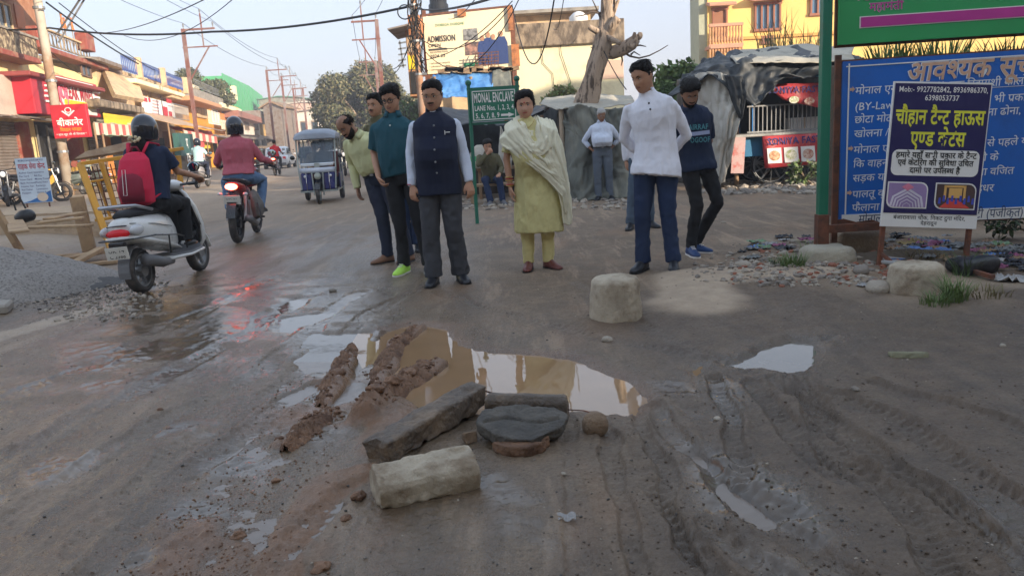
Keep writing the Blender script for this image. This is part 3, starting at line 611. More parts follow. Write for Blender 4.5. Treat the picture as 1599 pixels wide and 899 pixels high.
# --- third: orange building
B = LeftB('shop_house', 'bright orange two-storey house with grey terrace parapet and projecting slab', 288)
B.rc((266, 150, 377, 262), -8, 0, 'wall', ORG, z0=-.3, z1=fr(320, 150)[1]); B.rc((268, 145, 300, 152), -.3, .8, 'slab', PNK, .03); B.rc((302, 149, 345, 156), -.3, 1.6, 'slab', M('orange_slab', (.50, .25, .13), .85), .04)
B.rc((272, 141, 303, 147), -.2, .5, 'parapet', GRC, .02); B.rc((302, 137, 350, 150), -.2, .9, 'parapet', GRC, .02); B.rc((350, 142, 368, 154), -.2, .7, 'parapet', GRC, .02)
B.rc((267, 120, 307, 140), -3, -.5, 'roof_room', CW, .02); B.rc((264, 117, 309, 122), -3.2, -.2, 'slab', CW, .02)
B.rc((346, 160, 376, 167), -.2, 1.1, 'slab', CW, .03)
for px in (300, 349, 366): B.rc((px, 134, px + 4, 155), .3, .8, 'pillar', CW)
f = MB(); p = B.pt(304, 136, .6); e = B.pt(350, 138, .6); rail(B.t, p[0], e[0], p[2], .6, -.6, STL, .5)
B.window((330, 171, 341, 190), .02, WHT, GLS, 2); B.rc((343, 176, 377, 186), .15, .22, 'wall_sign', M('orange_sign', (.62, .25, .08), .6))
p = B.pt(352, 185, .24); f = MB(); letter(f, 'ARPA', p, u, v, .68, .03, width=B.pt(374, 185, .24)[0] - p[0]); f.build('lettering', RDP, B.t)
f = MB(); rail(B.t, B.pt(272, 190, .9)[0], B.pt(296, 190, .9)[0], B.pt(280, 187, .9)[2], 1.0, -.9, STL, .3); rail(B.t, B.pt(326, 190, .9)[0], B.pt(344, 190, .9)[0], B.pt(330, 194, .9)[2], 1.1, -.9, WHT, .3)
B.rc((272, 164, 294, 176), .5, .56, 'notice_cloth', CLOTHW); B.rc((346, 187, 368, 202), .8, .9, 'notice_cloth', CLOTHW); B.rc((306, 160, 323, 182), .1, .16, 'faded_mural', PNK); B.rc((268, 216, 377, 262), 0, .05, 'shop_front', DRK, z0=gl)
for px in (272, 300, 330, 362): B.rc((px, 212, px + 4, 262), 0, .35, 'pillar', ORG, z0=gl)
# --- green shed and the small houses beyond
B = LeftB('corrugated_shed', 'tall green corrugated shed above the low red roof beyond the orange house', 352)
a = B.pt(352, 160, -5); e = B.pt(411, 160, -5); w_ = e[0] - a[0]; zt = B.pt(380, 129, -5)[2]
n = 26; f = MB()
for i in range(n): x = a[0] + w_ * i / n; f.box((x + w_ / n / 2, 5 + .05 * (i % 2), zt / 2 - .3), (w_ / n, .12, zt + .6 - 1.2 * abs(i - 15) / 15))
f.build('front_sheets', GRN, B.t); MB().box((a[0] - .05, 9, zt / 2 - 1), (.12, 8, zt)).build('side_wall', GRN, B.t); MB().box((a[0] + w_ * .78, 4.85, zt - 2.2), (.9, .1, 1.2)).build('window', GLS, B.t)
HOU = [('small grey house with lean-to tin roof next to the green shed', (376, 182, 408, 262), OFFW, (372, 172, 412, 182), M('dull_red_tin', (.28, .12, .09), .7)),
       ('narrow ochre house with shuttered window beyond the grey house', (408, 182, 434, 260), M('ochre', (.50, .32, .12), .85), (405, 172, 438, 183), TIN),
       ('low grey shop at the far bend of the street', (434, 200, 462, 258), GRC, (430, 194, 466, 201), TIN)]
for lb, r, m_, rr, rm in HOU:
    B = LeftB('small_house', lb, r[0]); B.rc(r, -6, .4, 'wall', m_, z0=-.3); B.rc(rr, -6, 1.6, 'roof', rm, .03); w_ = r[2] - r[0]
    B.window((r[0] + w_ * .15, r[1] + 6, r[0] + w_ * .4, r[1] + 20), .42, WOD, GLS, 2); B.window((r[0] + w_ * .6, r[1] + 6, r[0] + w_ * .85, r[1] + 20), .42, WOD, GLS, 2)
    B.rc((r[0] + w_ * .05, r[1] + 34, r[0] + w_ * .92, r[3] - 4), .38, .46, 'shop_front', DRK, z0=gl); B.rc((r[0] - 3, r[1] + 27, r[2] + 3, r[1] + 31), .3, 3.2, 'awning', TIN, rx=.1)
# gabled tin shed behind
def shed(px0, px1, py0, py1, Y, dep, m1, m2, lb, gable=.25, name='warehouse', cols=0):
    a, c = A(px0, py1, Y), A(px1, py1, Y); zt = A((px0 + px1) / 2, py0, Y).z; w = c.x - a.x; t = thing(name, lb, 'building', ((a.x + c.x) / 2, Y, 0))
    hw = w / 2; ze = zt - w * gable * .5
    f = MB(); f.prism([(-hw, -.5), (hw, -.5), (hw, ze), (0, zt), (-hw, ze)], (0, dep, 0), X3, Z3, dep); f.build('wall', m1, t)
    f = MB(); 
    for sg in (-1, 1): f.add([(0, -.4, zt + .12), (sg * (hw + .5), -.4, ze - .1), (sg * (hw + .5), dep + .4, ze - .1), (0, dep + .4, zt + .12)], [(0, 1, 2, 3)])
    f.build('roof', m2, t, solid=.15)
    for k in range(cols):
        x = -hw + w * (k + .5) / cols
        fo = MB().box((x, -.03, zt * .62), (w / cols * .55, .1, 2.2)).build('window', WOD, t); MB().box((x, -.09, zt * .62), (w / cols * .45, .04, 1.8)).build('pane', GLS, fo)
    return t
shed(414, 476, 151, 240, 150, 20, GRC, M('faded_green_roof', (.08, .22, .13), .8), 'distant long building with faded green roof at the end of the street', .05)
shed(432, 532, 160, 250, 125, 12, PALE, OFFW, 'distant pinkish building with white upper band behind the power poles', .02, cols=9)
shed(455, 540, 172, 250, 118, 5, OFFW, TIN, 'distant off-white low building partly behind the big tree', .03, cols=5)
shed(416, 442, 160, 214, 100, 8, TIN, WOD, 'small gabled brown roof house far down the street', .5)
# awnings and signs standing in front of the row ------------------------------
def cloth_quad(p, n=10, m=6, sag=.12, th=.02):
    p = [np.array(q, float) for q in p]; f = MB()
    def fn(i, j):
        a = p[0] * (1 - i) + p[1] * i; b = p[3] * (1 - i) + p[2] * i; q = a * (1 - j) + b * j
        q[2] -= sag * math.sin(math.pi * j) * (.6 + .4 * math.sin(9 * i)) + .03 * math.sin(25 * i + 5 * j); return q
    f.grid(fn, n, m); return f
def LP(px, py, out): s_, z_ = fr(px, py, out); p = LB + LN * out + LD * s_; return np.array([p[0], p[1], z_])
def awning(quad, mat, label, sag=.12, posts=True, strip=None):
    Pq = [LP(*q) for q in quad]; c = sum(Pq) / 4; t = thing('awning', label, 'awning', (c[0], c[1], 0)); o = np.array([c[0], c[1], 0])
    cloth_quad([q - o for q in Pq], sag=sag).build('canopy_cloth', mat, t, smooth=True, solid=.02)
    if posts:
        for q in (Pq[2], Pq[3]): MB().cyl((q[0] - o[0], q[1] - o[1], -.1), q - o, .04).build('pole', WOD, t)
    if strip:
        a, b_ = Pq[3] - o, Pq[2] - o; n = 10; 
        for k in range(n):
            p = a + (b_ - a) * k / n; q = a + (b_ - a) * (k + 1) / n; MB().add([p, q, q - [0, 0, .45], p - [0, 0, .45]], [(0, 1, 2, 3)]).build('valance_strip', strip[0] if k % 2 else strip[1], t, solid=.015)
    return t
awning([(178, 168, .4), (262, 180, .4), (352, 205, 2.6), (262, 192, 3.4)], TANC, 'long tan tarpaulin awning sloping out below the medical poster')
awning([(150, 184, .6), (176, 186, .6), (205, 196, 2.4), (146, 192, 2.6)], M('grey_canvas', (.42, .38, .28), .9), 'grey canvas awning with red and white striped valance beside the sweet shop', strip=(CLOTHR, CLOTHW))
awning([(262, 196, 1.6), (330, 205, 1.6), (338, 214, 3.), (286, 203, 3.2)], CLOTHR, 'red and pale checked cloth awning in front of the orange house', strip=(CLOTHR, CLOTHW), sag=.2)
awning([(318, 208, .6), (392, 216, .6), (396, 219, 3.), (322, 212, 3.)], TIN, 'flat grey tin awning over stalls beyond the checked cloth', sag=.02)
awning([(160, 205, .8), (210, 208, .8), (215, 213, 2.6), (160, 210, 2.8)], M('green_net_awning', (.30, .42, .32), .9), 'pale green low awning above the stall under the yellow banner', sag=.15)
def Lboard(name, label, cat, r, out, mat, th=.08, frame=None, posts=False):
    a = LP(r[0], r[1], out); e = LP(r[2], r[1], out); zb = LP(r[0], r[3], out)[2]; s_, e_ = fr(r[0], (r[1] + r[3]) / 2, out)[0], fr(r[2], (r[1] + r[3]) / 2, out)[0]
    o = LB + LN * out + LD * s_; t = thing(name, label, cat, (o[0], o[1], 0), LRZ); w = e_ - s_; MB().box((w / 2, 0, (a[2] + zb) / 2), (w, th, a[2] - zb)).build('board', mat, t)
    if posts:
        for x in (.08, w - .08): MB().box((x, .06, zb / 2), (.07, .07, zb + .1)).build('post', RST, t)
    return t, w, zb, a[2], -th / 2 - .006
t, w, z0, z1, y = Lboard('shop_banner', 'plain yellow banner strung under the tan awning above the stall', 'banner', (164, 177, 232, 212), 2.0, YLS, .03); f = MB(); letter(f, 'कपड़े', (w * .45, y, z1 - .5), X3, Z3, .3); f.build('lettering', WHT, t)
t, w, z0, z1, y = Lboard('shop_board', 'dark green upright board with pale letters standing before the orange house', 'signboard', (276, 208, 298, 244), 3.6, M('dark_green_board', (.03, .10, .09), .5), .3, posts=True)
f = MB(); [letter(f, c_, (w * .5, y, z1 - .75 * (k + 1)), X3, Z3, .75, .02, align='c') for k, c_ in enumerate(('प', 'दवा', 'टेन', 'हाउस'))]; f.build('lettering', WHT, t)
t, w, z0, z1, y = Lboard('shop_board', 'red and pink board hanging beside the dark green upright board', 'signboard', (295, 212, 318, 230), 3.0, M('pink_red_board', (.62, .10, .09), .5), .06, posts=True); f = MB(); letter(f, 'पवन', (w * .5, y, z0 + .35), X3, Z3, .6, align='c'); f.build('lettering', CLOTHW, t)
t, w, z0, z1, y = Lboard('shop_banner', 'pale pink banner leaning below the red board beside the green board', 'banner', (298, 232, 320, 262), 3.0, M('pale_pink_banner', (.66, .36, .28), .8), .04)
t, w, z0, z1, y = Lboard('shop_banner', 'small golden yellow banner hanging right of the red board', 'banner', (318, 212, 327, 232), 2.6, YLS, .04)
# ---------------------------------------------------------------- the middle: hoarding, cream building
def plate(t, n, px0, py0, px1, py1, Y, th, m, b=0., rot=None):
    a = A(px0, py0, Y); c = A(px1, py1, Y); o = t.location
    return MB().box(((a.x + c.x) / 2 - o.x, Y + th / 2 - o.y, (a.z + c.z) / 2 - o.z), (abs(c.x - a.x), th, abs(a.z - c.z)), rot, b).build(n, m, t)
t = thing('flat_roofed_building', 'cream building with mouldy grey parapet behind the bare tree trunk', 'building', (2.6, 30, 0))
MB().box((.0, 5, 2.2), (4.16, 10, 5.0)).build('wall', CW, t); MB().box((0, 4.9, 4.92), (4.24, 10.2, .82), b=.02).build('parapet', STN, t)
plate(t, 'plaster_patch', 937, 95, 974, 122, 29.97, .03, M('peach_patch', (.58, .40, .30), .9)); plate(t, 'window_frame', 803, 72, 810, 105, 29.95, .06, PNK)
f = MB(); f.tube([(-1.0, -.04, 4.7), (-.95, -.04, 3.9), (-.6, -.04, 3.5), (-.55, -.04, 2.3)], .012, 4); f.tube([(-.3, -.04, 5.3), (-.25, -.05, 4.2), (.05, -.04, 3.2), (-.05, -.04, 2.4)], .012, 4); f.build('loose_cable', BLK, t)
t2 = thing('roof_room', 'low pinkish roof room with slab roof rising behind the hoarding', 'building', (2.1, 36, 5.0)); MB().box((0, 1, .55), (4.2, 2, 1.9)).build('wall', PNK, t2); MB().box((0, .8, 1.58), (4.8, 3, .14)).build('slab', GRC, t2)
t2 = thing('water_tank', 'white round water tank on the cream building', 'water tank', (3.2, 31.5, 5.3)); f = MB(); f.lathe([(.34, 0), (.36, .15), (.36, .4), (.2, .55), (.08, .6)], n=20); f.build('drum', M('white_tank', (.72, .70, .66), .5), t2, smooth=True)
t = thing('advertising_hoarding', 'large cream school ADMISSION OPEN hoarding in a rusty steel frame', 'billboard', (-1.1, 28.5, 0), 0)
HY = 28.5
def hp(px, py): return A(px, py, HY)
f = MB(); q = [hp(660, 27), hp(795, 12), hp(800, 108), hp(668, 116)]; o = np.array(t.location); 
qq = [np.array(x) - o for x in q]; f.add(qq + [x + [0, .08, 0] for x in qq], [(0, 3, 2, 1), (4, 5, 6, 7), (0, 1, 5, 4), (1, 2, 6, 5), (2, 3, 7, 6), (3, 0, 4, 7)]); f.build('panel', M('hoarding_cream', (.78, .66, .44), .7, var=.05, vs=.8, bump=.03), t)
def hl(s, px, py, size, w=.01, m='dark_print', c=(.05, .05, .05), wid=None, al='l'):
    f = MB(); u_ = (hp(px + 40, py - 3.2) - hp(px, py)).normalized(); v_ = (hp(px, py) - hp(px + 1, py + 14)).normalized(); letter(f, s, np.array(hp(px, py)) - o + [0, -.02, 0], np.array(u_), np.array(v_), size, w, align=al, width=wid); f.build('lettering', M(m, c, .6), t)
hl('ADMISSION', 668, 67, .30, .018, wid=(hp(712, 63) - hp(668, 67)).length); hl('OPEN', 669, 75, .17, .01); hl('DOEEGA DOEGHE', 680, 42, .12, .01, 'green_print', (.03, .22, .10)); hl('2024-25', 672, 91, .16, .01); hl('REGISTRATION', 672, 84, .09)
for k in range(3): hl('• admission enquiry', 671, 101 + 5 * k, .09)
def hq(n, px0, py0, px1, py1, mat, dy=-.015, sk=.08):
    a, b_, c, d = hp(px0, py0), hp(px1, py0 - sk * (px1 - px0)), hp(px1 + 2, py1 - sk * (px1 - px0)), hp(px0 + 1, py1); f = MB(); f.add([np.array(x) - o + [0, dy, 0] for x in (a, b_, c, d)], [(0, 3, 2, 1)]); return f.build(n, mat, t)
hq('print_bar', 669, 73 + 4, 697, 80, M('dark_print', (.05, .05, .05), .6)); hq('photo_print', 723, 46, 745, 64, M('photo_grey', (.35, .34, .33), .6, col2=(.05, .05, .05), s2=3, t2=.5)); hq('photo_print', 726, 67, 748, 87, M('photo_brown', (.42, .22, .16), .6, col2=(.08, .06, .06), s2=4, t2=.48)); hq('print_bar', 724, 99, 768, 105, M('green_print', (.03, .22, .10), .6))
BLZ = M('blazer_blue', (.025, .05, .16), .7, var=.1)
for k, (px, top) in enumerate(((752, 54), (761, 49), (769, 52), (781, 47))):
    f = MB(); c0 = hp(px, top + 6); s_ = .0
    body = [(px - 5, 104 - k), (px - 6, top + 20), (px - 4, top + 11), (px + 4 + k, top + 10), (px + 7 + 1.5 * k, top + 20), (px + 9 + 1.5 * k, 102 - k)]
    f.add([np.array(hp(*x)) - o + [0, -.02 - .004 * k, 0] for x in body], [tuple(range(6))[::-1]]); f.build('printed_pupil', BLZ, t)
    f = MB(); f.add([np.array(hp(px + 1 + 3.2 * math.cos(a_), top + 6 + 4.5 * math.sin(a_))) - o + [0, -.026 - .004 * k, 0] for a_ in np.linspace(0, 2 * math.pi, 11)[:-1]], [tuple(range(10))]); f.build('printed_face', M('printed_skin', (.42, .22, .13), .6), t)
f = MB(); zb = -.1
for px in (658, 797): p = hp(px, 20); f.bar((p.x - o[0], .15, zb), (p.x - o[0] + (.06), .15, p.z + .1), .16)
p, q_ = hp(655, 24), hp(800, 9); f.bar((p.x - o[0], .12, p.z), (q_.x - o[0], .12, q_.z), .07); p, q_ = hp(655, 118), hp(803, 108); f.bar((p.x - o[0], .12, p.z), (q_.x - o[0], .12, q_.z), .09); f.build('steel_frame', RST, t)
for (a_, b_) in (((714, 15), (728, 26)), ((792, 10), (802, 48)), ((798, 70), (812, 104))): p, q_ = hp(*a_), hp(*b_); MB().box(((p.x + q_.x) / 2 - o[0], -.08, (p.z + q_.z) / 2), (q_.x - p.x, .06, p.z - q_.z)).build('rusty_plate', M('orange_rust', (.45, .17, .06), .85, col2=(.2, .08, .04), s2=4), t)
f = MB()
for k in range(5): p, q_ = hp(742, 86 + 4.5 * k), hp(779, 83 + 4.8 * k); f.bar((p.x - o[0], -.45, p.z), (q_.x - o[0], -.45, q_.z), .03)
for k in range(8): p, q_ = hp(743 + 5 * k, 84), hp(743 + 5 * k, 106); f.bar((p.x - o[0], -.45 if k % 2 else -.2, p.z), (q_.x - o[0], -.45, q_.z), .025)
f.build('cage_of_bars', RST, t)
t = thing('narrow_tower', 'narrow orange brick pier with tin hood and cables left of the hoarding', 'building', (-3.1, 27.5, 0))
plate(t, 'wall', 632, 40, 652, 150, 27.5, 1.4, M('orange_brick', (.42, .20, .09), .85, var=.25, vs=4)); plate(t, 'upper_box', 636, 24, 656, 54, 27.3, 1.8, M('orange_rust', (.45, .17, .06), .85)); plate(t, 'window', 634, 55, 650, 82, 27.46, .1, M('dusty_panel', (.4, .27, .17), .8)); plate(t, 'yellow_panel', 637, 87, 651, 108, 27.46, .06, YLS); plate(t, 'dark_recess_plate', 640, 112, 655, 146, 27.44, .1, DRK)  # lowest plate stands proud; a recess's shade is put into its black
f = MB(); p = A(605, 46, 26.5) - t.location; q_ = A(640, 60, 26.5) - t.location; f.add([p, (q_.x, q_.y + 0, A(640, 38, 26.5).z), (q_.x, 1.5, A(640, 38, 26.5).z), (p.x, 1.5, p.z)], [(0, 1, 2, 3)]); f.build('tin_hood', TIN, t, solid=.05)
f = MB()
for k in range(5): p, q_ = A(622, 68 + 9 * k, 26.8) - t.location, A(634, 66 + 9 * k, 26.8) - t.location; f.bar(p, q_, .05)
p, q_ = A(624, 64, 26.8) - t.location, A(630, 106, 26.8) - t.location; f.bar(p, q_, .05); f.build('cable_rack', STL, t)
t2 = thing('water_tank', 'black water tank standing on the roof behind the top of the hoarding', 'water tank', (A(686, 30, 31).x, 31, A(686, 34, 31).z)); f = MB(); f.lathe([(.42, 0), (.44, .25), (.38, .3), (.38, .6), (.33, .66), (.33, .8), (.15, .92)], n=18); f.build('drum', BLK, t2, smooth=True)
t3 = thing('flat_roofed_building', 'low brown building hidden behind the hoarding carrying the black tank', 'building', (-1.2, 30.5, 0)); MB().box((0, 3, A(686, 34, 31).z / 2), (3.0, 5.6, A(686, 34, 31).z)).build('wall', PNK, t3)
# ---------------------------------------------------------------- yellow house at the right
YB = 40.; t = thing('yellow_house', 'tall warm yellow house with balconies and blue windows behind the food cart', 'building', (19, YB, 0)); o = np.array(t.location)
xl = A(1105, 40, YB).x; MB().box(((xl + 34) / 2 - 19, 1.2, 4.7), (34 - xl, 2.4, 10.4)).build('wall', YEL, t); MB().box((xl - 19 - .2, 1.0, 4.7), (.42, 1.8, 10.4)).build('side_pier', M('grey_green_pier', (.36, .37, .27), .85), t)
def ywin(px0, py0, px1, py1, bars, glass=BGL, fm=None, hood=True):
    a, c = A(px0, py0, YB) , A(px1, py1, YB); w = c.x - a.x; h = a.z - c.z; cx = (a.x + c.x) / 2 - 19; cz = (a.z + c.z) / 2; f = MB(); fm = fm or M('brown_frame', (.28, .10, .05), .6)
    for k in range(bars + 1): f.box((cx - w / 2 + w * k / bars, -.06, cz), (.09, .12, h))
    for k in (-1, 1): f.box((cx, -.06, cz + k * h / 2), (w + .18, .14, .12))
    fo = f.build('window', fm, t); MB().box((cx, -.012, cz), (w, .03, h)).build('pane', glass, fo)
    if hood: MB().box((cx, -.3, cz + h / 2 + .2), (w + .7, .7, .16), (.2, 0, 0), .03).build('sunshade', M('pinkish_hood', (.52, .27, .18), .85), t)
ywin(1179, 7, 1217, 46, 4); ywin(1266, -8, 1297, 22, 3); ywin(1113, 15, 1134, 60, 1, M('brown_door', (.28, .12, .06), .7), hood=True); ywin(1191, 59, 1203, 67, 1, GLS, hood=False)
z_ = A(1105, 78, YB).z
MB().box(((xl + 34) / 2 - 19, -.06, A(1200, 58, YB).z), (34 - xl, .12, .14)).build('string_course', M('orange_band', (.62, .33, .09), .8), t)
for (py, nm) in ((36, 'a'), (68, 'b')):
    a, c = A(1108, py, YB - .9), A(1158, py, YB - .9); zt = a.z; MB().box(((a.x + c.x) / 2 - 19, -.5, zt - 1.15), (c.x - a.x, 1.1, .16)).build('balcony_slab', M('pinkish_hood', (.52, .27, .18), .85), t)
    f = MB(); n = 11
    for k in range(n + 1): f.lathe([(.04, 0), (.075, .2), (.035, .45), (.06, .7), (.04, .85)], (a.x - 19 + (c.x - a.x) * k / n, -.95, zt - 1.05), 6)
    f.build('balustrade', M('ochre_balustrade', (.50, .27, .13), .8), t); MB().box(((a.x + c.x) / 2 - 19, -.95, zt - .14), (c.x - a.x + .1, .18, .14)).build('handrail', M('pinkish_hood', (.52, .27, .18), .85), t)
for px in (1195, 1268): p = A(px, 77, 38); MB().box((p.x - 19, -1.6, p.z - .2), (2.6, 1.4, .18), (.35, 0, 0)).build('porch_roof', M('pinkish_hood', (.52, .27, .18), .85), t)
t = thing('yellow_house', 'pale cream house seen between the green and blue sign boards', 'building', (22, 44, 0)); MB().box((4, 5, 2.6), (22, 9, 6.6)).build('wall', CW, t)
for px in (1425, 1465, 1530, 1580): p = A(px, 62, 44); fo = MB().box((p.x - 22, -.05, p.z - .3), (1.0, .12, 1.3)).build('window', WOD, t); MB().box((p.x - 22, -.12, p.z - .3), (.8, .04, 1.1)).build('pane', GLS, fo)
t = thing('compound_wall', 'weathered grey compound wall behind the food cart and sign boards', 'wall', (8, 24, 0)); MB().box((6, 0, .7), (24, .25, 1.7), b=.01).build('wall_panel', GRC, t); MB().box((6, 0, 1.6), (24.2, .4, .1)).build('coping', STN, t)
# buildings behind the camera that keep the crossing in shade (the road goes on there)
for i, (x, y, w, d, h, m_) in enumerate([(-11, -13, 9, 9, 7.5, PNK), (0, -15, 10, 9, 10.5, YW), (11, -12, 10, 9, 10.0, OFFW), (22, -8, 11, 10, 10.0, PNK), (33, 4, 10, 12, 10.5, YW), (37, 18, 10, 12, 9.0, GRC)]):
    t = thing('street_building', ['peach', 'cream', 'off-white', 'tall peach', 'yellow', 'grey'][i] + ' flat-roofed building standing behind the viewpoint, outside the photo', 'building', (x, y, 0)); MB().box((0, 0, h / 2 - .2), (w, d, h)).build('wall', m_, t); MB().box((0, 0, h + .05), (w + .4, d + .4, .2)).build('roof_slab', GRC, t)
    for k in range(int(h / 3.2)):
        for j in (-1, 0, 1): fo = MB().box((j * w * .3, d / 2 + .03, 1.7 + k * 3.1), (1.2, .1, 1.3)).build('window', WOD, t); MB().box((j * w * .3, d / 2 + .09, 1.7 + k * 3.1), (1.0, .04, 1.1)).build('pane', GLS, fo)
# ---------------------------------------------------------------- poles and wires
POL = M('rusty_rail_pole', (.22, .09, .07), .8, .2, var=.25, vs=2, col2=(.30, .26, .24), s2=.6, t2=.56); CNP = M('concrete_pole', (.42, .36, .29), .85, var=.15, vs=2, col2=(.28, .17, .10), s2=.8, t2=.52)
WIR = M('black_cable', (.012, .012, .013), .6, bump=0)
PTOP = []
def rail_pole(x, y, zt, lean=0., w=.16, arm=1.6, label='', mirror=1, top=True):
    t = thing('power_pole', label, 'power pole', (x, y, 0), 0, 'steel rail power poles along the street'); m = mirror
    MB().box((0, 0, zt / 2 - .3), (w, w * .8, zt + .6), (0, lean, 0)).build('post', POL, t); ax = math.sin(lean) * zt / 2
    f = MB(); f.box((ax + m * arm / 2, 0, zt - .06), (arm + .2, .09, .1)); f.box((ax + m * arm / 2, 0, zt - 1.05), (arm + .3, .08, .07)); f.build('cross_arm', POL, t)
    f = MB(); f.box((ax + m * arm * .62, 0, zt - .15), (.07, .07, 1.9)); f.build('riser', POL, t); MB().bar((ax + m * arm * .8, 0, zt - 1.05), (m * .05 + ax * .5, 0, zt - 2.9), .07).build('brace', POL, t)
    pts = []
    for q, h in ((.02, .35), (.62, 1.0), (1.0, .35)): f = MB(); f.lathe([(.03, 0), (.03, .12), (.06, .14), (.035, .2), (.06, .24), (.03, .32)], (ax + m * arm * q, 0, zt - .02 if h < .9 else zt + .75), 8); f.build('insulator', STL, t); pts.append((x + ax + m * arm * q, y, zt + (.32 if h < .9 else 1.05)))
    PTOP.append(pts); return t
def wire(pts, sag, r, label, n=18, group=None, cat='cable', m=WIR, loops=()):
    f = MB()
    for (a, b) in zip(pts[:-1], pts[1:]):
        a, b = np.array(a, float), np.array(b, float); P = [a + (b - a) * k / n - np.array([0, 0, sag * 4 * (k / n) * (1 - k / n)]) for k in range(n + 1)]; f.tube(P, r, 5, caps=False)
    return f.build('overhead_cable', m, label=label, cat=cat, group=group)
a = A(306, 200, 47); rail_pole(a.x, 47, A(277, 46, 47).z, -.0, .2, 1.75, 'tall rusty rail pole rising behind the orange house, nearest of the left row')
a = A(425, 190, 78); rail_pole(a.x, 78, A(405, 110, 78).z, 0, .2, 1.9, 'second rusty rail pole of the left row beside the green shed')
a = A(447, 190, 90); rail_pole(a.x, 90, A(436, 119, 90).z, 0, .2, 1.6, 'thinner rail pole just right of the one beside the green shed')
a = A(463, 190, 105); rail_pole(a.x, 105, A(452, 138, 105).z, 0, .2, 1.7, 'rail pole in the middle of the far cluster above the pink building')
a = A(478, 190, 98); rail_pole(a.x, 98, A(467, 138, 98).z, 0, .2, -1.5, 'rightmost rail pole of the far cluster above the pink building')
a = A(598, 150, 46); rail_pole(a.x, 46, A(584, 31, 46).z, -.0, .2, 1.35, 'tall rusty rail pole rising in front of the big dusty tree', -1)
a = A(592, 160, 62); rail_pole(a.x, 62, A(584, 95, 62).z, 0, .2, 1.2, 'shorter rail pole standing behind the tall one at the big tree', -1)
BEH = [(-8.5, -4, 8.3), (-7.3, -4, 9.0), (-6.6, -4, 8.3)]; BE2 = [(3.2, -4, 8.6), (4.0, -4, 9.2), (4.8, -4, 8.6)]
for k in range(3):
    PQ = ('left', 'raised middle', 'right')[k]; wire([PTOP[0][k], BEH[k]], 1.1, .012, 'thin power line running overhead from the ' + PQ + ' insulator of the nearest left pole', group='bare power lines of the left row'); wire([PTOP[0][k], PTOP[1][k], PTOP[2][k], PTOP[3][k]], .5, .015, 'thin power line along the far left row poles from their ' + PQ + ' insulators', group='bare power lines of the left row')
    wire([PTOP[5][k], BE2[k]], 1.2, .012, 'thin power line running overhead from the ' + PQ + ' insulator of the big tree pole', group='bare power lines at the big tree'); wire([PTOP[5][k], PTOP[6][k]], .4, .015, 'thin power line between the ' + PQ + ' insulators of the two big tree poles', group='bare power lines at the big tree')
t = thing('utility_pole', 'leaning grey and rust coloured round pole carrying the red sweet shop sign', 'utility pole', (-15.46, 27.55, 0)); f = MB(); f.cyl((0, 0, -.2), (0, 0, 9.2), .17, .13, 14); f.build('shaft', CNP, t, smooth=True)
f = MB()
for k in range(3): f.cyl((0, 0, 1.6 + 2.4 * k), (0, 0, 1.68 + 2.4 * k), .19, .19, 12)
f.build('clamp_band', STL, t)
t = thing('hanging_sign', 'square red signboard with white Hindi lettering fixed to the leaning pole', 'signboard', (-15.25, 27.3, 0), R(4)); a, c = A(82, 168, 27.3), A(143, 213, 27.3); w = c.x - a.x; zt, zb = a.z + .06, c.z - .02; cx = (a.x + c.x) / 2 + 15.25; y = -.2
MB().box((cx, -.1, (zt + zb) / 2), (w, .2, zt - zb), b=.01).build('box', RDP, t); h = zt - zb
f = MB(); letter(f, 'बीकानेर', (cx, y - .005, zb + h * .37), X3, Z3, .30, .022, align='c', width=w * .72); letter(f, '* साथ खुद भी भी विश्वास *', (cx, y - .005, zb + h * .08), X3, Z3, .1, .003, align='c', width=w * .86)
p = [(-.28, .0), (0, -.27), (.28, 0), (.22, .03), (0, -.16), (-.22, .03)]; f.add([(cx + q[0] * .8, y - .005, zt - .22 + q[1] * .7) for q in p], [tuple(range(6))]); f.tube([(cx + .10 * math.cos(q), y - .01, zt - .19 + .08 * math.sin(q)) for q in np.linspace(0, 6.28, 14)], .015, 4); f.build('white_print', WHT, t)
f = MB(); letter(f, 'मिष्ठान भण्डार', (cx, y - .005, zb + h * .2), X3, Z3, .17, .012, align='c', width=w * .6); f.build('orange_print', M('orange_print', (.8, .30, .02), .5), t)
t = thing('utility_pole', 'rusty orange steel pole with cable clutter in front of the hoarding', 'utility pole', (-2.02, 20, 0)); b0 = t.location
f = MB(); f.cyl((0, 0, -.2), (.0, 0, 7.2), .095, .08, 12); f.build('shaft', M('orange_rust_pole', (.40, .20, .11), .8, .1, col2=(.34, .30, .26), s2=1.2, t2=.55, vs=3), t, smooth=True)
f = MB(); 
for z in (4.55, 4.75, 3.7, 2.9): f.cyl((0, 0, z), (0, 0, z + .05), .115, .115, 10); f.box((.12, -.05, z + .02), (.16, .05, .05))
f.build('clamp', STL, t)
f = MB(); rnd = random.Random(3)
for k in range(12):
    P = [np.array((.1 * math.cos(k) + .02 * rnd.random(), -.11 + .05 * rnd.random(), 4.9 - i * .28 + .05 * rnd.random())) + np.array([.14 * rnd.uniform(-1, 1), 0, 0]) for i in range(8)]; f.tube(P, .012, 4, caps=False)
f.build('cable_bundle', WIR, t)
t = thing('cable_coil', 'loose black cable coil hanging left of the orange steel pole', 'cable', A(632, 19, 19.6)); f = MB(); 
for k in range(3): f.tube([(.165 * math.cos(q) * (1 + .04 * k), .02 * k, .165 * math.sin(q)) for q in np.linspace(0, 6.283, 25)], .012, 5, caps=False)
f.tube([(.15, 0, .06), (.3, .1, .12), (.4, .3, .1)], .012, 5); f.build('coil', WIR, t)
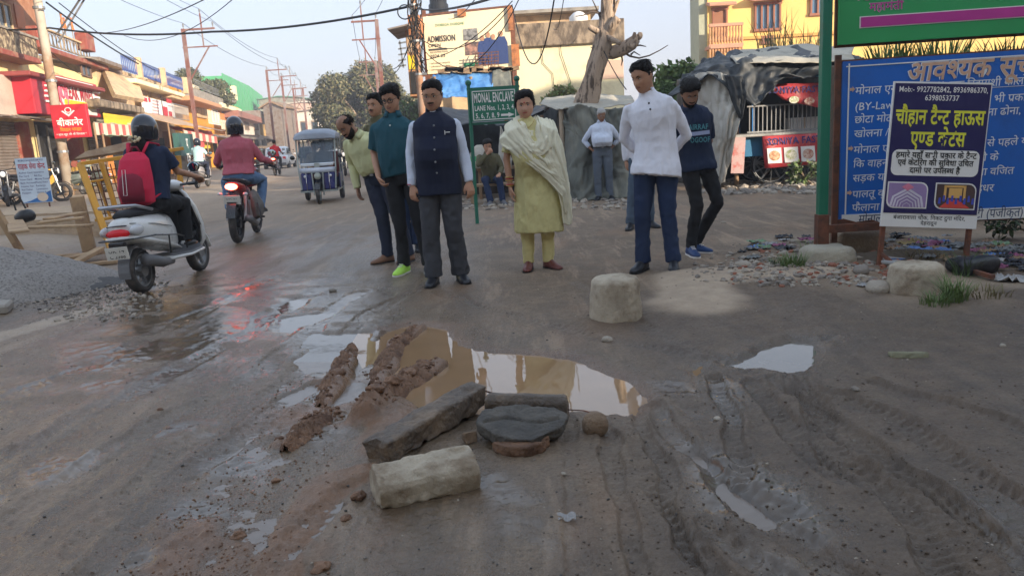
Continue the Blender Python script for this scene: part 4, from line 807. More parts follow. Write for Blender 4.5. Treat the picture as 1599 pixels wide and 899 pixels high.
PC = A(652, 9, 20); wire([PC + Vector((0, -.1, 0)), A(330, 50, 24), A(78, 44, 27.5), A(-80, 36, 29)], .14, .032, 'thick black cable sagging across the sky from the orange pole to the leaning pole', 14)
f_ = [((652, 14, 20), (800, -14, 9), .1, .02, 'thick black cable leaving the orange pole to the upper right'), ((650, 40, 20), (600, 102, 30), .5, .012, 'thin dark cable drooping left from the orange pole'), ((648, 30, 20), (592, 96, 34), .9, .012, 'lower dark cable drooping left from the orange pole'),
      ((72, 4, 27), (216, 100, 36), .1, .03, 'black cable running down from the leaning pole to the peach building'), ((92, 5, 27), (240, 110, 40), .1, .018, 'thin grey cable beside the black one running down to the peach building'),
      ((150, 52, 26), (322, -2, 14), .15, .010, 'thin line crossing the sky above the blue railing'), ((190, 54, 30), (366, -3, 18), .5, .010, 'second thin line crossing the sky above the blue railing'), ((60, 60, 28), (135, 120, 30), .2, .012, 'slack thin wire in front of the yellow wall'),
      ((655, 95, 20), (800, 2, 16), .25, .010, 'thin wire rising across the hoarding from its lower left'), ((655, 60, 20), (800, 8, 16), .5, .010, 'slack thin wire across the top of the hoarding'), ((655, 70, 20), (812, -4, 15), .9, .010, 'slackest thin wire in front of the ADMISSION lettering'), ((800, 10, 18), (866, -5, 12), 1.1, .012, 'drooping cable loop between the hoarding and the bare tree'),
      ((700, 30, 22), (745, -5, 12), .1, .008, 'short thin wire above the hoarding'), ((880, 0, 14), (865, 45, 24), .2, .008, 'thin slanting wire above the white tank'), ((943, 80, 15.8), (978, 140, 14), .05, .010, 'thin wire slanting down right of the bare trunk'), ((880, 70, 28), (900, 60, 20), .1, .006, 'short wire left of the bare trunk')]
for a, b, sg, r_, lb in f_: wire([A(*a), A(*b)], sg, r_, lb)
# ---------------------------------------------------------------- trees
BARK = M('bare_bark', (.40, .30, .22), .92, var=.25, vs=4, bs=14, bump=.5, stretch=(1, 1, .22), col2=(.10, .07, .05), s2=8, t2=.535, w2=.05)
def rough_tube(mb, pts, rad, n=12, amp=.12, seed=0, sub=5):
    P = [np.array(tuple(p), float) for p in pts]; Q, Rr = [], []
    for i in range(len(P) - 1):
        for k in range(sub): t_ = k / sub; Q.append(P[i] * (1 - t_) + P[i + 1] * t_); Rr.append(rad[i] * (1 - t_) + rad[i + 1] * t_)
    Q.append(P[-1]); Rr.append(rad[-1]); Q = np.array(Q); k = MB(); k.tube(Q, Rr, n); v = k.v[0]
    ci = np.repeat(Q, n, 0); dr = v - ci; L = np.linalg.norm(dr, axis=1)[:, None] + 1e-9; am = np.repeat(Rr, n)[:, None]
    a = np.tile(np.arange(n) * 2 * math.pi / n, len(Q)); nz = fbm(np.cos(a) * 2.2 + seed, np.sin(a) * 2.2, v[:, 2] * 2.6 + seed, 1, 4, seed)
    mb.add(ci + dr / L * am * (1 + amp * 4 * (nz[:, None] - .5)), k.f)
TY = 16.0
t = thing('bare_tree', 'bare pollarded tree trunk with cut limbs rising through the grey tarpaulin', 'tree', (1.75, TY, 0)); o = np.array(t.location)
def tp(px, py, dy=0): return np.array(A(px, py, TY + dy)) - o
f = MB(); g0 = tp(900, 250); rough_tube(f, [(-.12, 0, -.2), (-.1, 0, .6), tp(908, 190), tp(918, 155), tp(931, 105), tp(940, 72), tp(946, 45), tp(948, 20), tp(948, -15), tp(955, -60)], [.42, .30, .27, .225, .19, .18, .15, .13, .12, .1], 18, .20, 3, 10)
f.build('trunk', BARK, t, smooth=True)
for sd, (pts, rd) in enumerate([([tp(938, 80), tp(956, 82), tp(972, 77, -.1), tp(986, 68, -.1), tp(994, 60, -.15)], [.12, .13, .12, .12, .09]), ([tp(948, 58), tp(955, 42, -.15), tp(965, 28, -.2)], [.08, .09, .075]), ([tp(946, 57, -.1), tp(960, 64, -.25), tp(969, 68, -.3)], [.06, .05, .05]), ([tp(940, 52), tp(928, 47, -.1), tp(919, 42, -.1)], [.07, .055, .05]), ([tp(942, 48), tp(936, 40)], [.05, .045]),
    ([tp(992, 62, -.1), tp(999, 56, -.1), tp(1000, 51, -.1)], [.07, .06, .035]), ([tp(986, 66, -.15), tp(990, 56, -.2), tp(991, 51, -.2)], [.05, .04, .03]), ([tp(980, 70, -.2), tp(987, 74, -.2), tp(996, 66, -.2)], [.06, .05, .04]), ([tp(955, 40, .1), tp(958, 22, .1), tp(967, -4, .1)], [.06, .04, .03]), ([tp(955, 30, .2), tp(960, 10, .2), tp(958, -6, .2)], [.04, .035, .03])]):
    f = MB(); rough_tube(f, pts, rd, 9, .16, 9 + sd, 4); f.build('cut_limb', BARK, t, smooth=True)
TWG = M('dark_twig', (.12, .09, .07), .9)
for pts in ([tp(940, 35), tp(932, 15), tp(923, -4)], [tp(938, 21), tp(922, 19), tp(912, 24), tp(899, 26)], [tp(974, 82, -.1), tp(984, 88), tp(998, 91), tp(1014, 87), tp(1030, 79), tp(1043, 71)], [tp(985, 86), tp(990, 81), tp(1000, 87)], [tp(970, 84), tp(972, 95), tp(970, 103)], [tp(985, 72), tp(1000, 71), tp(1009, 73)], [tp(935, 77), tp(922, 74)]): MB().tube(pts, np.linspace(.025, .008, len(pts)), 5).build('twig', TWG, t)
def leaves(n, blobs, size, seed, droop=.3, wide=.5):
    rg = np.random.default_rng(seed); V = []; F = []
    w = np.array([b[3] ** 2 for b in blobs]); w /= w.sum(); bi = rg.choice(len(blobs), n, p=w); B_ = np.array([b[:3] for b in blobs])[bi]; Rb = np.array([b[3] for b in blobs])[bi]; fl = np.array([b[4] if len(b) > 4 else .8 for b in blobs])[bi]
    d = rg.normal(size=(n, 3)); d /= np.linalg.norm(d, axis=1)[:, None]; rad = Rb * (rg.random(n) ** .33) * (.8 + .45 * fbm(d[:, 0] * 2 + B_[:, 0], d[:, 1] * 2 + B_[:, 1], d[:, 2] * 2, 1.3, 3, seed)); C = B_ + d * rad[:, None] * np.stack([np.ones(n), np.ones(n), fl], 1)
    keep = fbm(C[:, 0], C[:, 1], C[:, 2], 1.1 / Rb.mean(), 3, seed + 5) > .38; C = C[keep]; d = d[keep]; n = len(C)
    u = rg.normal(size=(n, 3)); u[:, 2] -= droop; u /= np.linalg.norm(u, axis=1)[:, None]; w_ = np.cross(u, d + rg.normal(size=(n, 3)) * .8); w_ /= np.linalg.norm(w_, axis=1)[:, None]; s = size * (.6 + .8 * rg.random(n))[:, None]
    v = np.stack([C, C + u * s * .5 + w_ * s * wide * .5, C + u * s, C + u * s * .5 - w_ * s * wide * .5], 1).reshape(-1, 3); return v, [(4 * i, 4 * i + 1, 4 * i + 2, 4 * i + 3) for i in range(n)]
def leafy(name, label, cat, loc, trunk_h, blobs, n, size, mats, seed, bark=BARK, tr=.2, droop=.3, wide=.5, group=None):
    t = thing(name, label, cat, loc, 0, group); f = MB(); rough_tube(f, [(0, 0, -.3), (.05, 0, trunk_h * .5), (0, .1, trunk_h)], [tr * 1.3, tr, tr * .7], 10, .1, seed, 4)
    for i, b in enumerate(blobs): rough_tube(f, [(0, .05, trunk_h * .8), (b[0] * .5, b[1] * .5, (trunk_h + b[2]) / 2), (b[0], b[1], b[2])], [tr * .5, tr * .3, tr * .1], 6, .1, seed + i, 3)
    f.build('trunk', bark, t, smooth=True)
    for k, m_ in enumerate(mats): v, F = leaves(n // len(mats), blobs, size, seed * 10 + k, droop, wide); g = MB(); g.add(v, F); g.build('crown', m_, t)
    return t
def LF(n, c): m = M(n, c, .7, var=.35, vs=1.2, bump=0); m.node_tree.nodes['Principled BSDF'].inputs['Subsurface Weight'].default_value = 0; return m
D1, D2, D3 = LF('dusty_leaf', (.11, .11, .045)), LF('dusty_leaf_dark', (.06, .07, .03)), LF('dusty_leaf_pale', (.18, .155, .075))
rg = random.Random(5); c = A(556, 160, 75); bl = []
for i in range(44): q = rg.random() * 6.28; r_ = rg.random() ** .5 * 4.0; z = rg.uniform(.9, 6.7); k = 1 - max(0, (z - 4.5) / 2.6) ** 2; bl.append((r_ * math.cos(q) * k, r_ * math.sin(q) * k, z + .5, rg.uniform(.9, 1.5)))
leafy('street_tree', 'big dusty olive green tree at the end of the street', 'tree', (c.x + .9, 75, 0), 3, [(a_ * 1.15, b_ * 1.1, c_ * 1.1, d_ * 1.12) for a_, b_, c_, d_ in bl], 76000, .30, [D1, D2, D3], 4, tr=.3)
bl2 = [(2.6 + rg.uniform(-1, 1.5), rg.uniform(-1, 1), rg.uniform(3.2, 5.6), 1.0) for i in range(7)]; leafy('street_tree', 'paler yellow green tree right behind the big dusty one', 'tree', (c.x + 1.4, 80, 0), 3, bl2, 7000, .25, [LF('yellow_leaf', (.22, .19, .07)), D1], 6, tr=.2)
c = A(305, 130, 75); bl = [(rg.uniform(-1.9, 2.0), rg.uniform(-1, 1), rg.uniform(6.6, 8.6) - .0, rg.uniform(.7, 1.2)) for i in range(12)] + [(3.0, 0, 6.3, .7)]
leafy('street_tree', 'dark green tree rising behind the orange house terrace', 'tree', (c.x, 75, 0), 5, bl, 12000, .26, [D2, D1], 8, tr=.25)
G1, G2 = LF('green_leaf', (.08, .14, .035)), LF('light_green_leaf', (.16, .22, .06)); c = A(1062, 150, 20)
bl = [(rg.uniform(-.55, .75), rg.uniform(-.3, .4), rg.uniform(1.5, 2.75), rg.uniform(.18, .34)) for i in range(16)]
leafy('leafy_bush', 'green leafy bush between the white shirted man and the black tarpaulin', 'bush', (c.x, 20, 0), 1.3, bl, 4200, .16, [G1, G2], 10, tr=.05, wide=.6)
c = A(905, 140, 24); leafy('leafy_bush', 'yellow green shrub in front of the cream wall above the MONAL ENCLAVE board', 'bush', (A(868, 150, 24).x, 24, 0), 1.2, [(rg.uniform(-.35, .5), rg.uniform(-.3, .3), rg.uniform(1.8, 2.6), rg.uniform(.15, .28)) for i in range(7)], 1300, .15, [LF('yellow_leaf', (.22, .19, .07)), G2], 12, tr=.04)
leafy('street_tree', 'dark leafy trees massed between the far shops and the hoarding', 'tree', (A(630, 180, 45).x, 45, 0), 2, [(rg.uniform(-1.3, 1.6), rg.uniform(-1, 1), rg.uniform(1.6, 3.6), rg.uniform(.6, .9)) for i in range(12)], 9000, .2, [D2, G1], 14, tr=.15)
def blades(cx, cy, n, h, spread, seed, mat, name, label, cat, z0=0, lean=.5, w=.012, kind=None, group=None):
    rg = np.random.default_rng(seed); f = MB()
    for i in range(n):
        a = rg.random() * 6.28; r_ = spread * rg.random() ** .5; b = np.array([r_ * math.cos(a), r_ * math.sin(a), 0.]); hh = h * rg.uniform(.5, 1.1); a2 = a + rg.normal() * .9; dr = np.array([math.cos(a2), math.sin(a2), 0]) * hh * lean * rg.uniform(.2, 1.2); sd = np.array([-math.sin(a2), math.cos(a2), 0]) * w
        p = [b + dr * q ** 2 + np.array([0, 0, hh * (q - .25 * q * q * lean)]) for q in (0, .35, .7, 1)]; v = []
        for q, ww in zip(p, (1, .9, .6, .05)): v += [q - sd * ww, q + sd * ww]
        f.add(v, [(0, 1, 3, 2), (2, 3, 5, 4), (4, 5, 7, 6)])
    return f.build(name, mat, label=label, cat=cat, loc=(cx, cy, z0), kind=kind, group=group)
RD = LF('dry_reed', (.19, .16, .07)); GG = LF('grass_green', (.11, .17, .045)); GD = LF('grass_dark', (.06, .10, .03))
for i, (px, py, y, hh, n, lb) in enumerate([(1215, 78, 18.5, 1.1, 60, 'clump of tall dry reeds behind the food cart canopy'), (1262, 80, 18.5, .9, 50, 'clump of dry reeds just left of the green post top'), (1395, 88, 9.5, .42, 90, 'green grass tufts showing between the two big sign boards, left clump'), (1470, 84, 9.5, .45, 80, 'green grass tufts between the two big boards above the board title'), (1560, 80, 9.5, .4, 60, 'green grass tufts between the two boards near the right edge')]):
    p = A(px, py, y); blades(p.x, y, n, hh, .45 if i < 2 else .3, 20 + i, [RD, RD, GG, GG, GD][i], 'reed_clump', lb, 'grass', p.z - .15, .5, .012)
p = A(1450, 84, 9.8); MB().box((0, 0, 0), (6, .6, p.z * 2 - .12), b=.02).build('earth_bank', M('dark_soil', (.10, .075, .05), .95, bump=.4, bs=12), label='dark earth bank topped with grass behind the blue board', cat='earth bank', loc=(p.x + 1.9, 9.8, 0))
# ---------------------------------------------------------------- stalls under tarpaulin
TG = M('grey_green_tarp', (.12, .125, .105), .75, var=.25, vs=2, bs=60, bump=.08, col2=(.25, .24, .19), s2=1.6, t2=.58, stretch=(1, 1, .3)); TL = M('pale_grey_tarp', (.42, .38, .30), .8, var=.12, vs=1.6, bs=14, col2=(.28, .26, .21), s2=2, t2=.58)
TB = M('black_tarp', (.022, .026, .030), .58, var=.4, vs=3, bs=60, bump=.06, col2=(.075, .08, .08), s2=2, t2=.6, stretch=(1, 1, .4)); TW = M('white_sackcloth', (.50, .47, .41), .9, var=.12, vs=2, bs=30, col2=(.40, .36, .29), s2=2.5, t2=.58); TBL = M('blue_tarp', (.07, .22, .50), .6, var=.15, vs=2, bs=14, col2=(.16, .34, .58), s2=2, t2=.6)
def tarp(name, pts, mat, parent, o, nu=40, nv=24, amp=.09, fold=7., seed=0, hang=0.):
    """crumpled sheet over a grid of control points: rows from top to bottom, each a list of points"""
    C = np.array([[tuple(p) for p in row] for row in pts], float) - np.array(o); nr, nc = C.shape[:2]
    U = np.linspace(0, nc - 1, nu + 1); V = np.linspace(0, nr - 1, nv + 1)
    def smp(v, u): i = min(int(v), nr - 2); j = min(int(u), nc - 2); a, b = v - i, u - j; a = a * a * (3 - 2 * a) * .5 + a * .5; return (C[i, j] * (1 - b) + C[i, j + 1] * b) * (1 - a) + (C[i + 1, j] * (1 - b) + C[i + 1, j + 1] * b) * a
    g = np.array([[smp(v, u) for u in U] for v in V]); du = np.gradient(g, axis=1); dv = np.gradient(g, axis=0); nn = np.cross(du, dv); nn /= np.linalg.norm(nn, axis=2)[..., None] + 1e-9
    uu, vv = np.meshgrid(U / (nc - 1), V / (nr - 1)); w1, w2 = fbm(uu * 3, vv * 3, seed, 1, 2, seed + 1) - .5, fbm(uu * 3, vv * 3, seed, 1, 2, seed + 2) - .5; U2, V2 = uu + .5 * w1, vv + .5 * w2; q = fbm(U2 * fold + .8 * V2, V2 * fold * .3, seed, 1, 2, seed); rid = 1 - np.abs(2 * q - 1) * 2
    q2 = fbm(U2 * fold * 1.3 + 3 * V2, V2 * fold * .8 - 2 * U2, seed, 1.3, 3, seed + 9); g = g + nn * (amp * (rid - .5) + amp * .6 * (1 - np.abs(2 * q2 - 1) * 2) - amp * .5)[..., None]
    f = MB(); n1 = nu + 1; f.add(g.reshape(-1, 3), [(i * n1 + j, i * n1 + j + 1, (i + 1) * n1 + j + 1, (i + 1) * n1 + j) for i in range(nv) for j in range(nu)])
    return f.build(name, mat, parent, smooth=True, solid=.012)
def AG(px, py, y): return np.array(A(px, py, y))
t = thing('tarpaulin_hut', 'hut of crumpled grey green tarpaulin around the bare tree trunk', 'hut', (1.6, 15.2, 0)); o = t.location
tarp('side_sheet', [[AG(872, 172, 15.4), AG(905, 165, 15.0), AG(945, 172, 14.9), AG(992, 165, 15.0)], [AG(886, 205, 15.2), AG(912, 210, 14.85), AG(950, 215, 14.8), AG(990, 210, 14.9)], [AG(880, 262, 15.1), AG(905, 262, 14.75), AG(950, 262, 14.8), AG(990, 262, 14.8)], [AG(884, 306, 14.9), AG(905, 314, 14.5), AG(950, 312, 14.55), AG(992, 308, 14.6)]], TG, t, o, 56, 40, .10, 6, 3)
tarp('roof_sheet', [[AG(850, 153, 18.5), AG(915, 146, 18.5), AG(985, 150, 18.5)], [AG(842, 162, 16.3), AG(905, 160, 16.3), AG(990, 160, 16.2)], [AG(870, 170, 15.2), AG(915, 170, 15.0), AG(992, 166, 15.)]], TL, t, o, 40, 24, .05, 4, 5)
tarp('left_sheet', [[AG(884, 178, 15.2), AG(876, 176, 16.6), AG(870, 175, 18)], [AG(882, 306, 15.1), AG(874, 290, 16.5), AG(868, 280, 18)]], TG, t, o, 20, 20, .06, 5, 6)
f = MB(); p = AG(876, 170, 15.3) - np.array(o); f.cyl((p[0], p[1], -.1), p, .045, .05, 9); f.build('pole', M('pale_wood_post', (.40, .31, .22), .85), t); p = AG(985, 166, 15.2) - np.array(o); MB().cyl((p[0], p[1], -.1), p, .04).build('pole', WOD, t)
t = thing('tarpaulin_stall', 'open stall with dark interior under black sheets behind the seated man', 'stall', (-.6, 17.5, 0)); o = np.array(t.location)
tarp('roof_sheet', [[AG(672, 168, 19.5), AG(730, 172, 19.5), AG(800, 176, 19.), AG(872, 158, 18.6)], [AG(668, 184, 16.8), AG(720, 196, 16.6), AG(790, 196, 16.4), AG(850, 176, 16.2)]], TB, t, o, 40, 16, .06, 5, 8)
tarp('dark_backdrop', [[AG(670, 172, 19.7), AG(780, 178, 19.7), AG(880, 165, 19.7)], [AG(670, 270, 19.8), AG(780, 270, 19.8), AG(880, 270, 19.8)]], TB, t, o, 30, 16, .05, 6, 9)
tarp('white_flap', [[AG(781, 198, 16.2), AG(783, 198, 16.2)], [AG(778, 245, 16.0), AG(800, 250, 16.1)], [AG(780, 270, 16.0), AG(798, 270, 16.1)]], TW, t, o, 12, 16, .04, 3, 11)
for px, y in ((694, 16.6), (790, 16.5), (846, 16.3)): p = AG(px, 180, y) - o; MB().cyl((p[0], p[1], -.1), (p[0], p[1], p[2]), .04).build('pole', WOD, t)
MB().box((.7, -.8, .62), (1.4, .6, .06), b=.01).build('shelf', WOD, t); f = MB()
for x in (.05, 1.35): f.box((x, -.8, .3), (.06, .5, .62))
f.build('shelf_leg', WOD, t); MB().box((-.05, 1.0, .4), (2.8, 1.5, .85), b=.03).build('counter', M('dark_timber', (.05, .035, .025), .9), t)
p = AG(748, 224, 16.3); t = thing('sack', 'white and green stuffed sack standing behind the seated man', 'sack', (p[0], 16.3, .65)); f = MB(); f.lathe([(.14, 0), (.2, .1), (.2, .3), (.15, .42), (.05, .48)], n=14); f.build('bag', TW, t, smooth=True); MB().lathe([(.203, .15), (.206, .25)], n=14, caps=False).build('green_band', GRN, t)
t = thing('tarpaulin_roof', 'blue tarpaulin roof with a grey green end below the hoarding', 'tarpaulin', (-1.0, 23, 0)); o = np.array(t.location)
tarp('blue_sheet', [[AG(676, 118, 23), AG(720, 113, 23), AG(770, 108, 23)], [AG(672, 142, 22.4), AG(720, 144, 22.3), AG(770, 138, 22.3)], [AG(675, 155, 22.2), AG(715, 152, 22.2), AG(768, 152, 22.2)]], TBL, t, o, 44, 20, .05, 10, 13); tarp('green_sheet', [[AG(769, 108, 22.9), AG(796, 108, 22.9)], [AG(767, 150, 22.1), AG(800, 138, 22.2)]], TG, t, o, 12, 16, .05, 3, 14)
for px in (678, 735, 795): p = AG(px, 120, 22.7) - o; MB().cyl((p[0], p[1], -.1), (p[0], p[1], p[2]), .05).build('pole', WOD, t)
f = MB(); rg = random.Random(2)
for i in range(12): p = AG(rg.uniform(690, 800), 111 - rg.random() * 3, 22.9) - o; f.box(p, (rg.uniform(.2, .6), .2, rg.uniform(.06, .16)), (0, rg.uniform(-.3, .3), 0))
f.build('weights_on_roof', WOD, t)
# ---------------------------------------------------------------- food cart under tarpaulin
CY = 15.6; t = thing('food_cart', 'blue street food cart with steel railing and red SONIYA FAST FOOD banners', 'food cart', (5.3, CY, 0)); o = np.array(t.location)
def cp(px, py, dy=0.): return np.array(A(px, py, CY + dy)) - o
CB = M('cart_blue', (.03, .16, .30), .55, var=.2, vs=3); zc = cp(1200, 210)[2]; xl, xr = cp(1150, 205)[0], cp(1330, 205)[0]; cx = (xl + xr) / 2; w = xr - xl
MB().box((cx, .5, zc), (w + .15, 1.25, .07), b=.015).build('counter_top', M('counter_steel', (.45, .44, .42), .4, .6), t); MB().box((cx, .55, zc - .22), (w - .1, 1.05, .4), b=.01).build('body', CB, t)
for x in (xl + .35, xr - .05):
    for y in (.05, 1.05): MB().box((x, y, zc + .55), (.06, .06, 1.15)).build('post', M('bright_blue_post', (.05, .22, .55), .5), t)
f = MB(); zt = cp(1200, 165)[2]; f.box((cx + .1, -.03, zt), (w - .2, .03, .03)); f.box((cx + .1, -.03, zc + .06), (w - .2, .03, .03))
for k in range(24): f.box((xl + .25 + k * (w - .3) / 23, -.03, (zt + zc) / 2), (.018, .018, zt - zc))
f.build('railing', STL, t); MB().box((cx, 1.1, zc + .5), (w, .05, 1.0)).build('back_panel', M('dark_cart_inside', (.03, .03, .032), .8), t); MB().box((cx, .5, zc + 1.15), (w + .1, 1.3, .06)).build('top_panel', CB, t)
def wheel(mb_t, c, r, w, t, spokes=14, axis='y', hub=.06, name='wheel', tm=BLK, rm=STL, rz=None):
    f = MB(); n = 32; prof = [(-w / 2, r - w * .55), (-w * .5, r - .2 * w), (-w * .25, r), (w * .25, r), (w * .5, r - .2 * w), (w / 2, r - w * .55), (0, r - w * .75)]
    rings = []
    for k in range(n): a = 2 * math.pi * k / n; rings.append(np.array([[q * math.cos(a), p, q * math.sin(a)] for p, q in prof]))
    rings.append(rings[0]); f.loft(rings, caps=False); rt = None
    mtx = np.array(Euler((0, 0, rz or 0)).to_matrix())
    def pl(g): g.v = [x @ mtx.T + np.array(c) for x in g.v]; return g
    wo = pl(f).build(name, tm, t, smooth=True); g = MB(); ri = r - w * .8
    g.loft([np.array([[q * math.cos(a), p, q * math.sin(a)] for p, q in ((-w * .35, ri), (-w * .35, ri - .02), (w * .35, ri - .02), (w * .35, ri))]) for a in np.linspace(0, 2 * math.pi, n + 1)], caps=False)
    g.cyl((0, -w * .7, 0), (0, w * .7, 0), hub, n=12)
    for k in range(spokes): a = 2 * math.pi * k / spokes; g.cyl((hub * .8 * math.cos(a), w * .3 * (-1) ** k, hub * .8 * math.sin(a)), (ri * math.cos(a + .12 * (-1) ** k), 0, ri * math.sin(a + .12 * (-1) ** k)), .006 if spokes > 8 else .018, n=5)
    pl(g).build('rim', rm, wo, smooth=False); return wo
p = cp(1207, 246); 
for y in (.12, 1.1): wheel(None, (p[0], y, .42), .41, .06, t, 22)
wheel(None, (xr - .5, 1.1, .42), .41, .06, t, 22)
def banner(name, parent, q, mat, border=None):
    f = MB(); f.grid(lambda i, j: (np.array(q[0]) * (1 - i) + np.array(q[1]) * i) * (1 - j) + (np.array(q[3]) * (1 - i) + np.array(q[2]) * i) * j + np.array([0, .012 * math.sin(11 * i + 4 * j), 0]), 14, 4); return f.build(name, mat, parent, smooth=True, solid=.006)
BR_ = M('banner_red', (.50, .05, .06), .55, var=.1, col2=(.58, .30, .26), s2=4, t2=.62)
FD = [M('food_print_brown', (.45, .18, .08), .6, col2=(.7, .5, .3), s2=16, t2=.5), M('food_print_green', (.35, .38, .16), .6, col2=(.75, .7, .6), s2=16, t2=.5), M('food_print_pale', (.65, .5, .4), .6, col2=(.4, .12, .08), s2=16, t2=.5)]
q = [cp(1190, 213, -.12), cp(1328, 205, -.12), cp(1328, 252, -.12), cp(1194, 263, -.12)]; banner('lower_banner', t, q, BR_); u_ = (q[1] - q[0]) / np.linalg.norm(q[1] - q[0]); v_ = (q[0] - q[3]) / np.linalg.norm(q[0] - q[3])
def bannertext(q, u_, v_, s, fx, fy, size, m, wd, w=.012, dy=-.03): f = MB(); L = np.linalg.norm(q[1] - q[0]); Hh = np.linalg.norm(q[0] - q[3]); letter(f, s, q[3] + u_ * L * fx + v_ * Hh * fy + [0, dy, 0], u_, v_, size, w, width=wd * L); return f
NVY = M('navy_print', (.03, .03, .16), .6); bannertext(q, u_, v_, 'SONIYA FAST FOOD', .05, .72, .19, None, .92, .02).build('navy_lettering', NVY, t)
for k in range(5):
    L = np.linalg.norm(q[1] - q[0]); Hh = np.linalg.norm(q[0] - q[3]); c0 = q[3] + u_ * L * (.12 + .19 * k) + v_ * Hh * .38 + np.array([0, -.025, 0]); f = MB(); f.add([c0 + u_ * a + v_ * b for a, b in ((-.14, -.15), (.14, -.15), (.14, .15), (-.14, .15))], [(0, 1, 2, 3)]); fr_ = f.build('photo_panel', WHT, t)
    f = MB(); f.add([c0 + np.array([0, -.006, 0]) + u_ * .11 * math.cos(a) + v_ * .1 * math.sin(a) for a in np.linspace(0, 6.283, 15)[:-1]], [tuple(range(14))]); f.build('food_print', FD[k % 3], fr_)
q = [cp(1195, 132, -.25), cp(1330, 128, -.3), cp(1330, 180, -.3), cp(1222, 156, -.25)]; banner('upper_banner', t, q, BR_); u_ = (q[1] - q[0]) / np.linalg.norm(q[1] - q[0]); v_ = np.cross([0, -1, 0], u_); v_ = v_ * (1 if v_[2] > 0 else -1)
f = MB(); letter(f, 'SONIYA FAST FOOD', cp(1199, 146, -.29), u_, v_, .17, .018, width=1.55); f.build('navy_lettering', NVY, t)
for k in range(4): c0 = cp(1240 + 24 * k, 156 + 2 * k, -.30); f = MB(); f.add([c0 + u_ * .1 * math.cos(a) + v_ * .07 * math.sin(a) for a in np.linspace(0, 6.283, 13)[:-1]], [tuple(range(12))]); f.build('food_print', FD[(k + 1) % 3], t)
a, c = cp(1142, 215, -.2), cp(1162, 270, -.2); f = MB(); f.box(((a[0] + c[0]) / 2, -.22, (a[2] + c[2]) / 2), (c[0] - a[0], .03, a[2] - c[2]), (0, .06, 0)); f.build('menu_board', M('faded_pink_board', (.52, .36, .34), .7, col2=(.5, .12, .1), s2=6, t2=.6), t)
a, c = cp(1230, 183, .4), cp(1272, 203, .4); t2 = thing('carton', 'white carton standing inside the food cart behind its railing', 'box', (5.3 + (a[0] + c[0]) / 2, CY + .4, zc + .035)); MB().box((0, 0, .13), (c[0] - a[0], .35, .26), b=.006).build('box', M('white_carton', (.66, .62, .58), .8), t2); MB().box((0, -.18, .13), (.02, .004, .26)).build('tape_strip', TANC, t2)
t = thing('cart_canopy', 'crumpled black plastic and pale canvas canopy draped over the food cart', 'tarpaulin', (4.6, 16.4, 0)); o = np.array(t.location)
tarp('black_sheet', [[AG(1098, 92, 17.5), AG(1135, 84, 17.2), AG(1200, 80, 17), AG(1290, 84, 16.8), AG(1345, 92, 16.8)], [AG(1070, 118, 16.6), AG(1125, 104, 15.4), AG(1190, 100, 15.2), AG(1280, 98, 15.2), AG(1340, 98, 15.2)], [AG(1042, 152, 16.2), AG(1108, 120, 15.1), AG(1178, 168, 14.9), AG(1222, 122, 15.0), AG(1340, 114, 15.)]], TB, t, o, 90, 44, .12, 9, 21)
tarp('canvas_sheet', [[AG(1150, 78, 17.6), AG(1240, 73, 17.6), AG(1335, 72, 17.6)], [AG(1140, 88, 16.4), AG(1240, 86, 15.6), AG(1330, 85, 15.2)], [AG(1150, 100, 15.2), AG(1240, 98, 15.0), AG(1338, 97, 14.95)]], TL, t, o, 40, 20, .04, 4, 22)
tarp('cloth_curtain', [[AG(1085, 116, 15.9), AG(1120, 112, 15.2), AG(1160, 128, 15.0)], [AG(1082, 160, 15.8), AG(1118, 160, 15.1), AG(1162, 165, 14.95)], [AG(1085, 220, 15.7), AG(1120, 220, 15.0), AG(1148, 215, 14.95)], [AG(1098, 285, 15.4), AG(1118, 292, 15.0), AG(1133, 284, 15.05)]], TW, t, o, 44, 60, .09, 6, 23)
tarp('side_sheet', [[AG(1060, 125, 18), AG(1085, 118, 15.9)], [AG(1050, 285, 18), AG(1095, 288, 15.5)]], TB, t, o, 16, 24, .06, 5, 24); tarp('black_flap', [[AG(1130, 118, 14.95), AG(1160, 120, 14.95)], [AG(1140, 150, 14.9), AG(1165, 150, 14.9)], [AG(1156, 190, 14.9), AG(1160, 185, 14.9)]], TB, t, o, 14, 24, .06, 4, 25)
tarp('dark_backdrop', [[AG(1100, 95, 17.6), AG(1220, 88, 17.6), AG(1350, 90, 17.6)], [AG(1100, 285, 17.6), AG(1220, 285, 17.6), AG(1350, 285, 17.6)]], TB, t, o, 24, 16, .05, 5, 26)  # black sheet added so the space behind the cart reads dark
for px, y in ((1098, 17.2), (1150, 15.9), (1335, 15.3), (1340, 17)): p = AG(px, 100, y) - o; MB().cyl((p[0], p[1], -.1), (p[0], p[1], p[2] - .1), .045).build('pole', WOD, t)
